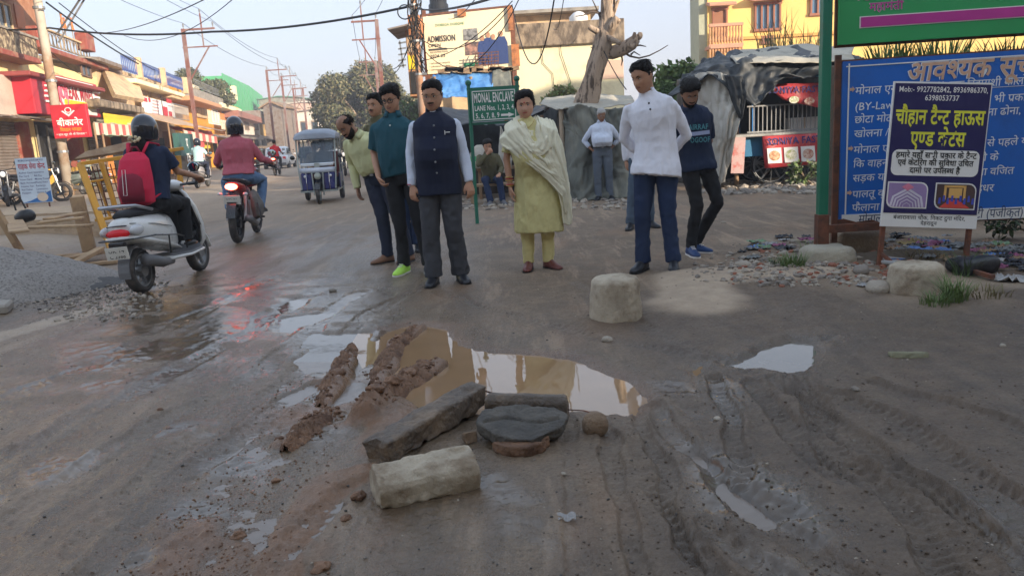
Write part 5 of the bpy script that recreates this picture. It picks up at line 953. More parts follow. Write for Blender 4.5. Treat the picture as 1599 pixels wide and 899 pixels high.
# ---------------------------------------------------------------- MONAL ENCLAVE board
SY = 11.5; t = thing('lane_sign', 'green MONAL ENCLAVE lane sign with white lettering between green posts', 'street sign', (A(769, 190, SY).x, SY, 0)); o = np.array(t.location); SGN = M('sign_green', (.02, .17, .10), .5, var=.1, bump=.02); GPO = M('post_green', (.015, .13, .08), .5, var=.15)
def sp(px, py, dy=0.): return np.array(A(px, py, SY + dy)) - o
for px, py in ((731, 132), (807, 125)): p = sp(px, py); MB().cyl((p[0], .04, -.2), (p[0], .04, p[2]), .028, n=10).build('post', GPO, t); MB().ell((p[0], .04, p[2] + .02), .045).build('finial', GPO, t)
TLc, TRc, BRc, BLc = sp(734, 143), sp(806, 136), sp(808, 185), sp(738, 192); 
zt, zb = (TLc[2] + TRc[2]) / 2, (BRc[2] + BLc[2]) / 2; xl, xr = TLc[0], TRc[0]; MB().box(((xl + xr) / 2, 0, (zt + zb) / 2), (xr - xl, .03, zt - zb)).build('board', SGN, t)
f = MB()
for z in (zt - .02, zb + .02): f.box(((xl + xr) / 2, -.02, z), (xr - xl - .05, .006, .012))
for x in (xl + .028, xr - .028): f.box((x, -.02, (zt + zb) / 2), (.012, .006, zt - zb - .05))
f.build('white_border', WHT, t); f = MB(); 
for z in (zt + .02, zb - .03): f.box(((xl + xr) / 2, .03, z), (xr - xl + .1, .03, .035))
f.build('frame_bar', GPO, t); wd_ = xr - xl; hh = zt - zb; f = MB(); y = -.021
letter(f, 'MONAL ENCLAVE', (xl + .045, y, zb + hh * .60), X3, Z3, .19, .022, width=wd_ - .09); letter(f, 'LANE Nos. 1, 2, 3, 4', (xl + .05, y, zb + hh * .34), X3, Z3, .10, .02, width=wd_ - .1); letter(f, '5, 6, 7, 8, 9', (xl + .06, y, zb + hh * .10), X3, Z3, .10, .02, width=wd_ * .52)
f.add([(xl + wd_ * .64, y, zb + hh * .13), (xl + wd_ * .80, y, zb + hh * .13), (xl + wd_ * .80, y, zb + hh * .09), (xl + wd_ * .93, y, zb + hh * .165), (xl + wd_ * .80, y, zb + hh * .24), (xl + wd_ * .80, y, zb + hh * .20), (xl + wd_ * .64, y, zb + hh * .20)], [tuple(range(7))]); f.build('lettering', WHT, t)
# ---------------------------------------------------------------- green post, green board, blue notice board, tent house board
gx, gy = 2.83, 6.9; t = thing('green_post', 'square dark green steel post standing on a concrete footing beside the blue board', 'post', (gx, gy, 0)); MB().box((0, 0, 1.85), (.082, .082, 3.3), b=.006).build('upper_post', M('post_paint_green', (.012, .16, .09), .4, var=.15, vs=2, col2=(.05, .12, .06), s2=4, t2=.66), t); MB().box((0, 0, .16), (.1, .1, .5), b=.004).build('rusty_foot', RST, t)
MB().box((.28, .03, .27), (.5, .05, .07)).build('angle_bracket', RST, t)
stn = M('rough_concrete', (.36, .30, .22), .92, var=.2, vs=5, bs=35, bump=.4, col2=(.20, .16, .12), s2=5, t2=.58)
def rock(c, r, seed=0, mat=None, name='stone', label=None, cat=None, rz=0., sub=3, amp=.35, group=None, flat=0.2, parent=None, kind=None, box=0.):
    bm = bmesh.new(); bmesh.ops.create_icosphere(bm, subdivisions=sub, radius=1); v = np.array([x.co[:] for x in bm.verts])
    if box: v = np.sign(v) * np.abs(v) ** (1 - box)
    n = v + (fbm(v[:, 0], v[:, 1], v[:, 2], 1.3, 4, seed)[:, None] - .5) * amp * 2 * v; n[:, 2] = np.maximum(n[:, 2], -1 + flat); n = n * np.array(r)
    for a, b in zip(bm.verts, n): a.co = b
    me = bpy.data.meshes.new(name); bm.to_mesh(me); bm.free(); me.polygons.foreach_set('use_smooth', [sub > 2] * len(me.polygons))
    return put(me, name, mat or stn, parent, label, cat, group, kind, c, rz)
rock((gx, gy - .12, .02), (.21, .18, .13), 3, M('pale_footing', (.40, .36, .28), .9, bump=.4, bs=30), 'concrete_footing', 'pale concrete footing under the green post', 'concrete block', box=.55, amp=.15)
GB = M('banner_green', (.03, .33, .10), .5, var=.06, bump=.03); MG = M('magenta_print', (.50, .04, .28), .5, bump=.02)
t = thing('green_board', 'large green board with magenta stripe and Hindi name at top right', 'billboard', (2.98, 7.0, 0), R(-5)); z0 = A(1310, 70, 6.95).z; MB().box((1.3, 0, z0 + .55), (2.6, .04, 1.1)).build('panel', GB, t)
f = MB()
for z in (z0 + .0, z0 + 1.1): f.box((1.3, .04, z), (2.62, .03, .04))
for x in (0.0, 2.6): f.box((x, .04, z0 + .55), (.04, .03, 1.14))
f.build('frame', RST, t); MB().box((1.38, -.024, z0 + .175), (2.42, .006, .098)).build('stripe_border', WHT, t); MB().box((1.38, -.029, z0 + .175), (2.40, .006, .082)).build('magenta_stripe', MG, t)
for s_, x, z, sz in (('(सुनील कुमार)', .45, z0 + .39, .125), ('महामंत्री', .39, z0 + .265, .10)):
    f = MB(); letter(f, s_, (x, -.023, z), X3, Z3, sz, .03, align='c'); f.build('lettering_outline', WHT, t); f = MB(); letter(f, s_, (x, -.026, z), X3, Z3, sz, .012, align='c'); f.build('lettering', MG, t)
bx, by = 3.0, 7.02; t = thing('notice_board', 'large blue Hindi notice board with white text lines and rusty frame', 'notice board', (bx, by, 0), R(-6)); z0, z1 = A(1308, 352, 7).z, A(1308, 97, 7).z; bw = 2.5
BB = M('board_blue', (.012, .13, .50), .4, var=.08, vs=1.2, bump=.02, col2=(.02, .10, .36), s2=1.2, t2=.6)
MB().box((bw / 2 + .03, 0, (z0 + z1) / 2), (bw, .025, z1 - z0)).build('panel', BB, t); zw = z0 + .075; MB().box((bw / 2 + .03, -.015, zw - .03), (bw - .05, .006, .10)).build('white_band', WHT, t)
f = MB(); f.box((.085, -.016, (z0 + z1) / 2 + .04), (.012, .004, z1 - z0 - .12)); f.box((bw / 2, -.016, z1 - .045), (bw - .12, .004, .010)); f.box((bw * .62, -.016, z1 - .30), (bw * .55, .004, .004)); f.build('white_border', WHT, t)
f = MB()
for x in (0.0, bw + .05): f.box((x, .02, z0 / 2 + z1 / 2 - .15), (.05, .04, z1 - z0 + .42))
f.box((bw / 2, .03, z0), (bw, .04, .04)); f.box((bw / 2, .03, z1), (bw, .04, .03)); f.build('steel_frame', RST, t)
f = MB(); f.prism([(0, 0), (.42, 0), (.40, .06), (.30, .10), (.16, .085), (.05, .12), (0, .11)], (.02, -.02, z0 - .06), X3, Z3, -.012); f.build('rust_patch', RST, t)
LW = M('lettering_white', (.74, .76, .78), .5, bump=0); LP_ = M('lettering_peach', (.62, .38, .26), .5, bump=0); f = MB(); g = MB(); yl = -.0175
def by_(py, px=1331): return A(px, py, 6.98).z
letter(f, 'आवश्यक सूचना', (.57, yl, z1 - .205), X3, Z3, .235, .03, slant=.15, width=1.2); f.build('title_outline', LW, t); letter(g, 'आवश्यक सूचना', (.575, yl - .002, z1 - .203), X3, Z3, .232, .016, slant=.15, width=1.195); g.build('title_lettering', LP_, t)
f = MB(); LT = [(148, 'मोनाल एन्क्लेव (R -3) एक रिहायशी कॉलोनी है। एमडीडीए'), (173, '(BY-Laws) के अनुसार यहाँ किसी भी प्रकार की व्यावसायिक'), (193, 'छोटा मोटा काम करना सामान रखना ढोना, दुकान'), (215, 'खोलना / बनाना सख्त मना है'), (240, 'मोनाल एन्क्लेव में आने जाने वाले से पहले यह'), (262, 'कि वाहन अपने घर की चार दीवारी के'), (284, 'सड़क या गली में वाहन खड़ा करना वर्जित'), (309, 'पालतू कुत्ते को खुला न छोड़ना, इधर'), (330, 'फैलाना सख्त मना है')]
WD = [2.1, 2.1, 1.95, 1.1, 1.9, 1.75, 1.95, 1.9, .9]
for (py, s_), w_ in zip(LT, WD): letter(f, s_, (.14, yl, by_(py)), X3, Z3, .094, .006, slant=.08)
f.build('lettering', LW, t); f = MB(); letter(f, 'मोनाल एन्क्लेव वेलफेयर सोसाइटी (पंजीकृत)', (.2, -.0195, z0 + .012), X3, Z3, .115, .004, slant=.1, width=1.42); f.build('band_lettering', M('dark_blue_print', (.03, .06, .14), .5), t)
f = MB()
for py in (146, 238, 307): z = by_(py) + .035; f.add([(.095 + a, yl - .001, z + b) for a, b in ((-.0, -.012), (.022, -.012), (.022, -.026), (.045, 0), (.022, .026), (.022, .012), (0, .012))], [tuple(range(7))])
f.build('arrow_mark', LP_, t)
# the leaning tent house board in front
p0 = G(1440, 413); t = thing('tent_house_board', 'dark blue tent house advertising board leaning right in front of the blue board', 'signboard', (p0.x, 6.35, 0)); t.rotation_euler = (R(-3), R(4.5), R(-5)); w2, zb, ht = .385, .315, 1.18
NV = M('board_navy', (.015, .012, .085), .4, var=.05, bump=.02); MB().box((0, 0, zb + ht / 2), (w2 * 2, .025, ht)).build('panel', WHT, t); MB().box((0, -.015, zb + .11 + (ht - .12) / 2), (w2 * 2 - .02, .006, ht - .13)).build('navy_face', NV, t)
for sx in (-1, 1): MB().box((sx * (w2 - .035), .03, .30), (.035, .035, .75)).build('leg', RST, t); MB().bar((sx * (w2 - .035), .03, .09), (sx * (w2 - .035) + .09 * (1 if sx < 0 else 2.2), -.1, -.01), .026).build('foot_stay', RST, t)
y = -.0195; f = MB(); zt = zb + ht; letter(f, 'Mob:- 9927782842, 8936986370,', (-.345, y, zt - .082), X3, Z3, .062, .012, width=.70); letter(f, '6398053737', (.0, y, zt - .148), X3, Z3, .062, .012, align='c', width=.27); f.build('phone_lettering', WHT, t)
YG = M('lettering_yellow', (.72, .70, .05), .5, bump=0); f = MB(); letter(f, 'चौहान टैन्ट हाऊस', (0, y, zt - .335), X3, Z3, .17, .024, align='c', width=.70); letter(f, 'एण्ड केर्टस', (0, y, zt - .51), X3, Z3, .17, .024, align='c', width=.43); f.build('yellow_lettering', YG, t)
def rrect(x0, z0, x1, z1, r, y_, f, sharp=()):
    P = []
    for cx, cz, a0, k in ((x1, z1, 0, 0), (x0, z1, 90, 1), (x0, z0, 180, 2), (x1, z0, 270, 3)):
        rr = .003 if k in sharp else r
        for q in range(5): a = R(a0 + q * 22.5); P.append((cx + (-rr if cx == x1 else rr) + rr * math.cos(a), y_, cz + (-rr if cz == z1 else rr) + rr * math.sin(a)))
    f.add(P, [tuple(range(len(P)))])
f = MB(); rrect(-.35, zb + .425, .345, zb + .635, .05, y, f); f.build('white_box', WHT, t); f = MB()
for k, s_ in enumerate(('हमारे यहाँ सभी प्रकार के टैन्ट', 'एवं केटरिंग की सुविधा उचित', 'दामो पर उपलब्ध है')): letter(f, s_, (0, y - .003, zb + .572 - k * .062), X3, Z3, .066, .02, align='c', width=(.64, .60, .40)[k])
letter(f, 'बंजारावाला चौक, निकट दुर्गा मंदिर,', (0, -.0135, zb + .065), X3, Z3, .046, .012, align='c', width=.58); letter(f, 'देहरादून', (0, -.0135, zb + .022), X3, Z3, .042, .012, align='c', width=.13); f.build('black_lettering', BLK, t)
f = MB(); rrect(-.362, zb + .155, -.035, zb + .372, .06, y, f, (1, 3)); rrect(.022, zb + .155, .35, zb + .372, .06, y, f, (1, 3)); f.build('photo_frame', WHT, t)
f = MB(); rrect(-.352, zb + .165, -.045, zb + .362, .055, y - .003, f, (1, 3)); ph = f.build('photo_print', M('print_lilac', (.32, .22, .42), .5, var=.1), t)
f = MB()
for k in range(5): s_ = 1 - k * .19; f.add([(-.2 + .14 * s_ * a, y - .005 - k * .0005, zb + .165 + (.0 + .17 * b) * s_ * .95) for a, b in ((-1, 0), (-.85, .55), (0, 1), (.85, .55), (1, 0), (.86, 0), (.74, .5), (0, .86), (-.74, .5), (-.86, 0))], [tuple(range(10))])
f.build('tent_arch_print', M('print_white_lilac', (.68, .62, .72), .5), t); f = MB(); f.add([(-.25, y - .006, zb + .33), (-.2, y - .006, zb + .362), (-.15, y - .006, zb + .33), (-.2, y - .006, zb + .30)], [(3, 2, 1, 0)]); f.build('pink_print', M('print_pink', (.65, .20, .30), .5), t)
f = MB(); rrect(.032, zb + .165, .34, zb + .362, .055, y - .003, f, (1, 3)); f.build('photo_print', M('print_dark_hall', (.08, .045, .04), .5), t)
f = MB(); f.add([(.06, y - .005, zb + .168), (.31, y - .005, zb + .168), (.21, y - .005, zb + .235), (.14, y - .005, zb + .235)], [(0, 1, 2, 3)]); f.build('red_carpet_print', M('print_red', (.65, .07, .05), .5), t); f = MB(); 
for a, b, c, d in ((.09, .235, .11, .345), (.245, .235, .265, .345), (.09, .335, .265, .352), (.13, .25, .235, .33)): f.add([(a, y - .006, zb + b), (c, y - .006, zb + b), (c, y - .006, zb + d), (a, y - .006, zb + d)], [(0, 1, 2, 3)])
f.build('gold_print', M('print_gold', (.70, .40, .12), .5), t); f = MB()
for k in range(9): x = .05 + .033 * k; z = zb + .20 + .02 * (k % 2); f.add([(x, y - .007, z), (x + .022, y - .007, z), (x + .02, y - .007, z + .05), (x + .004, y - .007, z + .05)], [(0, 1, 2, 3)])
f.build('blue_chair_print', M('print_blue', (.06, .08, .45), .5), t)
# ---------------------------------------------------------------- people
def SK(n, c): 
    m = M(n, c, .52, var=.10, vs=14, bump=.05, bs=120, col2=(c[0] * .8, c[1] * .72, c[2] * .7), s2=9, t2=.58, rv=.06); m.node_tree.nodes['Principled BSDF'].inputs['Subsurface Weight'].default_value = .08; m.node_tree.nodes['Principled BSDF'].inputs['Subsurface Radius'].default_value = (.01, .004, .002); m.node_tree.nodes['Principled BSDF'].inputs['Subsurface Scale'].default_value = 1; return m
SK1, SK2, SK3 = SK('brown_skin', (.44, .235, .145)), SK('dark_brown_skin', (.29, .15, .09)), SK('light_brown_skin', (.52, .29, .19))
HB = M('black_hair', (.011, .009, .008), .6, var=.6, vs=30, bump=.5, bs=90, stretch=(1, 1, .3), spec=.2); HG = M('grey_hair', (.45, .43, .41), .7, var=.2, vs=30, bump=.4, bs=90)
HBR = M('thinning_dark_hair', (.014, .008, .006), .75, spec=.2, var=.3, vs=30, bump=.4, bs=90)
EYW = M('eye_white', (.55, .50, .46), .3, bump=0); EYD = M('eye_iris', (.012, .008, .006), .15, bump=0, rv=0); LIP = M('lips', (.26, .095, .075), .5, bump=0)
def CL(n, c, rough=.88, var=.10, bump=.25, bs=220, **k): return M(n, c, rough, var=var, vs=5, bump=bump, bs=bs, sheen=.0, **k)
_HZ = np.array([.119, .115, .107, .095, .078, .055, .03, .01, -.01, -.03, -.05, -.07, -.088, -.102, -.112, -.117])
_HW = np.array([.002, .026, .044, .057, .067, .0735, .0755, .0755, .0745, .072, .0675, .060, .048, .034, .020, .004])
_HF = np.array([-.002, -.030, -.050, -.066, -.079, -.089, -.095, -.090, -.090, -.091, -.093, -.092, -.090, -.086, -.074, -.058])
_HBk = np.array([.002, .036, .056, .073, .087, .096, .098, .094, .086, .074, .060, .044, .028, .012, -.008, -.03])
def head_pts(nz=34, na=36, off=None, fat=1.):
    zz = .119 - (.236) * (.5 - .5 * np.cos(np.linspace(0, math.pi, nz))); rings = []
    for z in zz:
        w, f, b = [np.interp(-z, -_HZ, q) for q in (_HW, _HF, _HBk)]; w = w * (1 + (fat - 1) * float(ss(.04, -.06, z))); a = np.arange(na) * 2 * math.pi / na; c, h = (f + b) / 2, (b - f) / 2
        x = w * np.sign(np.sin(a)) * np.abs(np.sin(a)) ** .92; y = c - h * np.cos(a); fr_ = (np.cos(a) > 0)
        nb = np.interp(-z, [-.03, -.012, .005, .018, .030, .040, .050], [0, .003, .010, .018, .024, .014, 0])
        wn_ = .009 + .007 * float(ss(.0, -.03, z)); y = y - fr_ * nb * np.exp(-(x / wn_) ** 2)
        y = y + fr_ * .011 * np.exp(-((np.abs(x) - .031) / .015) ** 2 - ((z - .008) / .013) ** 2); y = y - fr_ * .005 * np.exp(-((z + .053) / .010) ** 2 - (x / .024) ** 2); y = y + fr_ * .003 * np.exp(-((z + .072) / .006) ** 2 - (x / .02) ** 2)
        y = y - fr_ * .005 * np.exp(-((np.abs(x) - .045) / .016) ** 2 - ((z + .022) / .016) ** 2)
        p = np.stack([x, y, np.full(na, z)], 1)
        if off is not None: n_ = p - np.array([0, c, z * .45]); n_ /= np.linalg.norm(n_, axis=1)[:, None] + 1e-9; p = p + n_ * off(p, a)[:, None]
        rings.append(p)
    return rings
def hair_off(style, thick=.016, seed=0):
    def f(p, a):
        x, y, z = p.T; front = np.clip(-y / .09, -1, 1); hl = {'short': .074, 'old': .080, 'bald': .105, 'woman': .078, 'fringe': .070}[style]
        lim = np.where(front > .35, hl - .010 * (np.abs(x) > .055), np.where(front > -.15, .028, -.070 - (.02 if style == 'woman' else 0))) ; lim = np.interp(front, [-1, -.45, -.2, .12, .3, .5, .68, .85, 1], [-.085, -.07, -.02, -.022, .026, .046, hl - .012, hl - .002, hl]) + .006 * np.sign(x) * (front > .6)
        if style == 'bald': lim = np.where((z > .07) & (front > -.35), 1., lim)
        lim = lim + .016 * (fbm(p[:, 0] + seed, p[:, 1], p[:, 2] * .4, 70, 3, seed + 2) - .5); m = ss(lim - .004, lim + .010, z); nz_ = fbm(p[:, 0] + seed, p[:, 1], p[:, 2], 55, 3, seed) - .45
        extra = {'short': .010, 'old': 0, 'bald': -.004, 'woman': .010, 'fringe': .018}[style] * ss(.03, .10, z) * (1 + .5 * ss(-.05, .05, x)) - .009 * ss(.03, -.03, z) * (style not in ('woman',)) + .006 * (style == 'woman') * ss(.06, .0, z)
        return -.010 + m * (thick + extra + .016 * nz_)
    return f
def beard_off(kind, seed=0):
    def f(p, a):
        x, y, z = p.T; nz_ = fbm(p[:, 0] + seed, p[:, 1], p[:, 2], 60, 3, seed) - .4
        mo = ss(.034, .028, np.abs(x)) * np.exp(-((z + .040) / .0075) ** 2) * (y < -.05)
        k = ss(.25, .6, mo)
        if kind == 'beard': lim = np.interp(np.clip(-y / .09, -1, 1), [-.1, .15, .6, 1], [-.2, -.01, -.035, -.062]); b_ = ss(lim + .006, lim - .008, z) * (y < .015); k = np.maximum(k, b_)
        return -.010 + k * ((.013 if kind == 'beard' else .0125) + .006 * nz_)
    return f
def mesh_of(rings): f = MB(); f.loft(rings); return f
def hand(mb, w, d, pn, s=1., curl=.35, side=1, r=.0085):
    """palm and five fingers; w wrist, d direction, pn palm normal, side +1 thumb on +across"""
    d = np.array(d, float); d /= np.linalg.norm(d); pn = np.array(pn, float); pn -= d * (pn @ d); pn /= np.linalg.norm(pn); a = np.cross(d, pn) * side; w = np.array(w, float); rings = []
    for t_, wd_, th in ((-.02, .026, .021), (.0, .028, .020), (.03, .036, .017), (.06, .041, .015), (.088, .040, .012)):
        q = np.linspace(0, 2 * math.pi, 11)[:-1]; rings.append(w + d * t_ * s + (np.cos(q)[:, None] * a * wd_ + np.sin(q)[:, None] * pn * th) * s)
    mb.loft(rings)
    for k, (ac, ln) in enumerate(((.031, .072), (.0105, .080), (-.0105, .074), (-.030, .058))):
        p = w + (d * .080 + a * ac) * s; c = curl * (1 + .12 * k); P = [p]; dr = d + a * ac * 1.8
        for j, fr_ in enumerate((.42, .32, .26)): ang = c * (j + .6); v = dr * math.cos(ang) + pn * math.sin(ang); v /= np.linalg.norm(v); P.append(P[-1] + v * ln * fr_ * s)
        mb.tube(P, [r * s * 1.05, r * s, r * s * .92, r * s * .8], 8)
        mb.ell(P[-1], r * s * .8, 8, 6)
    P = [w + (d * .015 + a * .022) * s, w + (d * .045 + a * .046 + pn * .01) * s, w + (d * .072 + a * .052 + pn * .022) * s, w + (d * .094 + a * .047 + pn * .032) * s]; mb.tube(P, [.014 * s, .0125 * s, .0105 * s, .009 * s], 8); mb.ell(P[-1], .009 * s, 8, 6)
def person(label, loc, rz, sp, group=None):
    """sp: pose and clothes. local frame: faces -y, x to the viewer's right, metres for a 1.72 m figure"""
    g = lambda k, d=None: sp.get(k, d)
    t = thing('person', label, 'person', loc, rz, group, g('h', 1.)); vx = g('vx', .0075)
    pel, che, nek = [np.array(g(k, d), float) for k, d in (('pelvis', (0, 0, .93)), ('chest', (0, .01, 1.28)), ('neck', (0, .015, 1.455)))]
    zr = np.array([.93, 1.28, 1.455]); Cx = [np.polyfit(zr, [pel[i], che[i], nek[i]], 2) for i in range(3)]
    def S(z): return np.array([np.polyval(c, z) for c in Cx])
    tw = g('twist', 0.); pt_ = g('hip_twist', 0.)
    def ring(z, rx, ry, dy=0., n=28):
        c = S(z); T = S(z + .01) - S(z - .01); T /= np.linalg.norm(T); a_ = pt_ + (tw - pt_) * float(ss(.95, 1.35, z)); ux = np.array([math.cos(a_), math.sin(a_), 0.]); ux -= T * (ux @ T); ux /= np.linalg.norm(ux); uy = np.cross(T, ux)
        q = np.arange(n) * 2 * math.pi / n; sq = lambda v: np.sign(v) * np.abs(v) ** .88
        return c + sq(np.cos(q))[:, None] * ux * rx + (sq(np.sin(q)) * ry + dy)[:, None] * uy
    ux = np.array([math.cos(tw), math.sin(tw), 0]); shc = S(1.366); sw = g('sw', .162)
    sh = [g('s0', shc - ux * sw), g('s1', shc + ux * sw)]; el = [np.array(g('e0', (-.235, .02, 1.12))), np.array(g('e1', (.235, .02, 1.12)))]; wr = [np.array(g('w0', (-.25, -.04, .87))), np.array(g('w1', (.25, -.04, .87)))]
    ph = g('hip_w', .088); hx = np.array([math.cos(pt_), math.sin(pt_), 0]); hp_ = [pel - hx * ph + [0, 0, -.03], pel + hx * ph + [0, 0, -.03]]; kn = [np.array(g('k0', (-.105, -.02, .49))), np.array(g('k1', (.105, -.02, .49)))]; an = [np.array(g('a0', (-.115, .02, .085))), np.array(g('a1', (.115, .02, .085)))]
    fd = [np.array(g('f0', (-.25, -1, 0)), float), np.array(g('f1', (.25, -1, 0)), float)]; fd = [x / np.linalg.norm(x) for x in fd]
    bel = g('belly', 0.); wi = g('wide', 1.); fem = g('female', False)
    prof = [(.86, .13, .095, 0), (.93, .165, .112, 0), (1.0, .152, .104, -bel * .3), (1.08, .142, .10, -bel * .6), (1.17, .148, .106, -bel * .5), (1.27, .163, .115, -.008 - (.018 if fem else 0)), (1.35, .170, .105, -.004), (1.395, .160, .086, 0), (1.425, .122, .072, .003), (1.45, .082, .062, .005), (1.475, .062, .056, .006)]
    def R2(o_, z, rx, ry, dy): k = 1 + bel * 2.2 * float(ss(.95, 1.05, z) * ss(1.3, 1.15, z)); return ring(z, (rx * (1 + (k - 1) * .5)) * wi + o_, (ry * k) * wi + o_, dy)
    B = MB(); B.loft([R2(-.014 if q[0] < 1.46 else -.006, *q) for q in prof])
    hr = np.array(Euler(g('head', (0, 0, 0))).to_matrix()); hs = g('hs', 1.); hc = nek + np.array(g('headoff', (0, -.018, .155))) ; HT = lambda P: (np.asarray(P) * hs) @ hr.T + hc
    B.loft([HT(r_) for r_ in head_pts(fat=g('fat', 1.))]); B.tube([S(1.43) , (S(1.46) * .5 + HT((0, .02, -.06)) * .5), HT((0, .018, -.04))], [.062 * g('nw', 1), .055 * g('nw', 1), .052 * g('nw', 1)], 14)
    for sx in (-1, 1): B.ell(HT((sx * .077, .012, .0)), (.008, .016, .028), 10, 8, hr)
    hd = [g('h0', None), g('h1', None)]; pnn = [np.array(g('p0', (1, 0, 0))), np.array(g('p1', (-1, 0, 0)))]; cu = [g('c0', .35), g('c1', .35)]
    for i in (0, 1):
        B.tube([sh[i], (sh[i] + el[i]) / 2, el[i], el[i] * .6 + wr[i] * .4, wr[i]], [.038, .041, .034, .034, .024], 12); B.ell(sh[i], .038); B.ell(el[i], .037)
        d = np.array(hd[i]) if hd[i] is not None else wr[i] - el[i]; hand(B, wr[i], d, pnn[i], 1., cu[i], (1 if i == 0 else -1) * g('ts%d' % i, 1), max(.0088, vx * 1.0))
        if not g('noleg'): B.tube([hp_[i], (hp_[i] + kn[i]) / 2, kn[i], kn[i] * .65 + an[i] * .35, an[i]], [.060, .055, .042, .040, .030], 12)
        if not g('noleg') : B.tube([an[i] + [0, 0, -.02], an[i] - [0, 0, .035] + fd[i] * .08, an[i] - [0, 0, .05] + fd[i] * .17], [.026, .024, .016], 10)
    skin = g('skin', SK1); put(joined(B, vx, 2, name='body'), 'body', skin, t)
    # face
    if not g('noface'):
        for sx in (-1, 1):
            e = MB(); e.ell(HT((sx * .031, -.0765, .0075)), (.0135, .008, .0065 * g('eye', 1.)), 12, 8, hr); eo = e.build('eye', EYW, t, True); e = MB(); e.ell(HT((sx * .031 + g('gaze', 0.), -.0835, .007)), (.0058, .003, .0055 * g('eye', 1.)), 10, 6, hr); e.build('iris', EYD, eo, True)
            e = MB(); e.tube([HT((sx * .031, -.0825, .0075 + .0055)) + (hr @ np.array([q * .014, .003 * abs(q), .0015 - .003 * q * q])) for q in (-1, -.5, 0, .5, 1)], .0018, 5); e.build('eyelid', g('brow', HB), t, True)
            e = MB(); e.tube([HT((sx * (.016 + .016 * q), -.092 + .010 * q * q * .8, .0245 + .006 * math.sin(q * 1.9))) for q in (0, .5, 1, 1.5, 1.95)], [.0028, .0036, .0035, .003, .0015], 6); e.build('eyebrow', g('brow', HB), t, True)
        for z_, r_ in ((-.0515, .0042), (-.0585, .0052)): e = MB(); e.tube([HT((x_, -.0955 + 5 * x_ * x_ + .002, z_ - 1.5 * x_ * x_ * (1 if z_ > -.055 else -1))) for x_ in np.linspace(-.023, .023, 7)], [.001, r_ * .7, r_, r_, r_, r_ * .7, .001], 8); e.build('lip', g('lips', LIP), t, True)
    if g('hair'): rr = [HT(r_) for r_ in head_pts(30, 40, hair_off(g('hair'), g('ht', .017), g('seed', 1)))]; hb = mesh_of(rr); hr_ = random.Random(g('seed', 1)); bb_ = np.concatenate(head_pts(30, 40)); oo = np.concatenate(head_pts(30, 40, hair_off(g('hair'), g('ht', .017), g('seed', 1)))); ok = np.where((np.linalg.norm(oo, axis=1) - np.linalg.norm(bb_, axis=1) > .004) & (oo[:, 2] < .125))[0]
    if g('hair'):
        for k in range(420 if vx < .01 else 160):
            p = oo[ok[hr_.randrange(len(ok))]]; fr1 = max(-p[1] / .09, 0); sg = 1 if p[0] > -.02 else -1; d = np.array([.5 * sg * fr1 + hr_.gauss(0, .35), .9 - .5 * fr1 + hr_.gauss(0, .2), (.55 * fr1 if p[2] > .05 else -.8) + hr_.gauss(0, .3)]); nn_ = p / np.linalg.norm(p); d = d - nn_ * (d @ nn_) * .8; d /= np.linalg.norm(d) + 1e-6; L_ = hr_.uniform(.014, .03); hb.tube([HT(p - nn_ * .003), HT(p + d * L_ * .5 + nn_ * .0035), HT(p + d * L_ - nn_ * .001)], [.0028, .0022, .0004], 3)
        hb.build('hair', g('hairm', HB), t, True)
    if g('beard'): mesh_of([HT(r_) for r_ in head_pts(44, 60, beard_off(g('beard'), 3), fat=g('fat', 1.))]).build('beard' if g('beard') == 'beard' else 'moustache', g('beardm', HB), t, True)
    if g('glasses'):
        e = MB(); 
        for sx in (-1, 1):
            e.tube([HT((sx * .033 + .024 * math.copysign(abs(math.cos(q)) ** .6, math.cos(q)), -.103 + .004 * abs(math.cos(q)), .006 + .0165 * math.copysign(abs(math.sin(q)) ** .7, math.sin(q)))) for q in np.linspace(0, 6.283, 17)], g('gr', .0022), 5, caps=False); e.tube([HT((sx * .058, -.097, .012)), HT((sx * .076, -.05, .014)), HT((sx * .080, .01, .012))], .0018, 5)
        e.tube([HT((-.010, -.104, .010)), HT((0, -.106, .012)), HT((.010, -.104, .010))], .002, 5); e.build('spectacles', g('glasses'), t, True)
    # clothes
    def wrk(fx, fz, amp, seed): return lambda co, no: (np.abs(fbm(co[:, 0] * fx, co[:, 1] * fx, co[:, 2] * fz, 1, 3, seed) * 2 - 1) * -amp * 2.2 + amp * .6)
    cv = g('cv', .0095); sd = g('seed', 1)
    if g('trousers'):
        T = MB(); zt = 1.0 if g('tuck') or not g('shirt') else .965; ko = .012 if g('tuck') else .004; T.loft([ring(z, rx * wi + ko, ry * wi + ko, dy) for z, rx, ry, dy in ((.84, .13, .09, 0), (.90, .155, .11, 0), (.95, .16, .115, 0), (zt, .150, .108, -bel * .3))])
        tr = g('tr', (.098, .082, .066, .062, .064))
        for i in (0, 1):
            cuff = an[i] + (kn[i] - an[i]) * g('cuff', .02) - [0, 0, .02 * (g('cuff', .02) < .1)]
            m1 = (hp_[i] * .5 + kn[i] * .5); T.tube([hp_[i] + [0, 0, .02], m1, kn[i], kn[i] * .5 + an[i] * .5 + [0, .008, 0], cuff * .8 + kn[i] * .2, cuff], [tr[0], tr[1], tr[2], tr[3], tr[4] * .97, tr[4]], 16)
        put(joined(T, cv, 2, wrk(9, 10, .0105, sd), 'trousers'), 'trousers', g('trousers'), t)
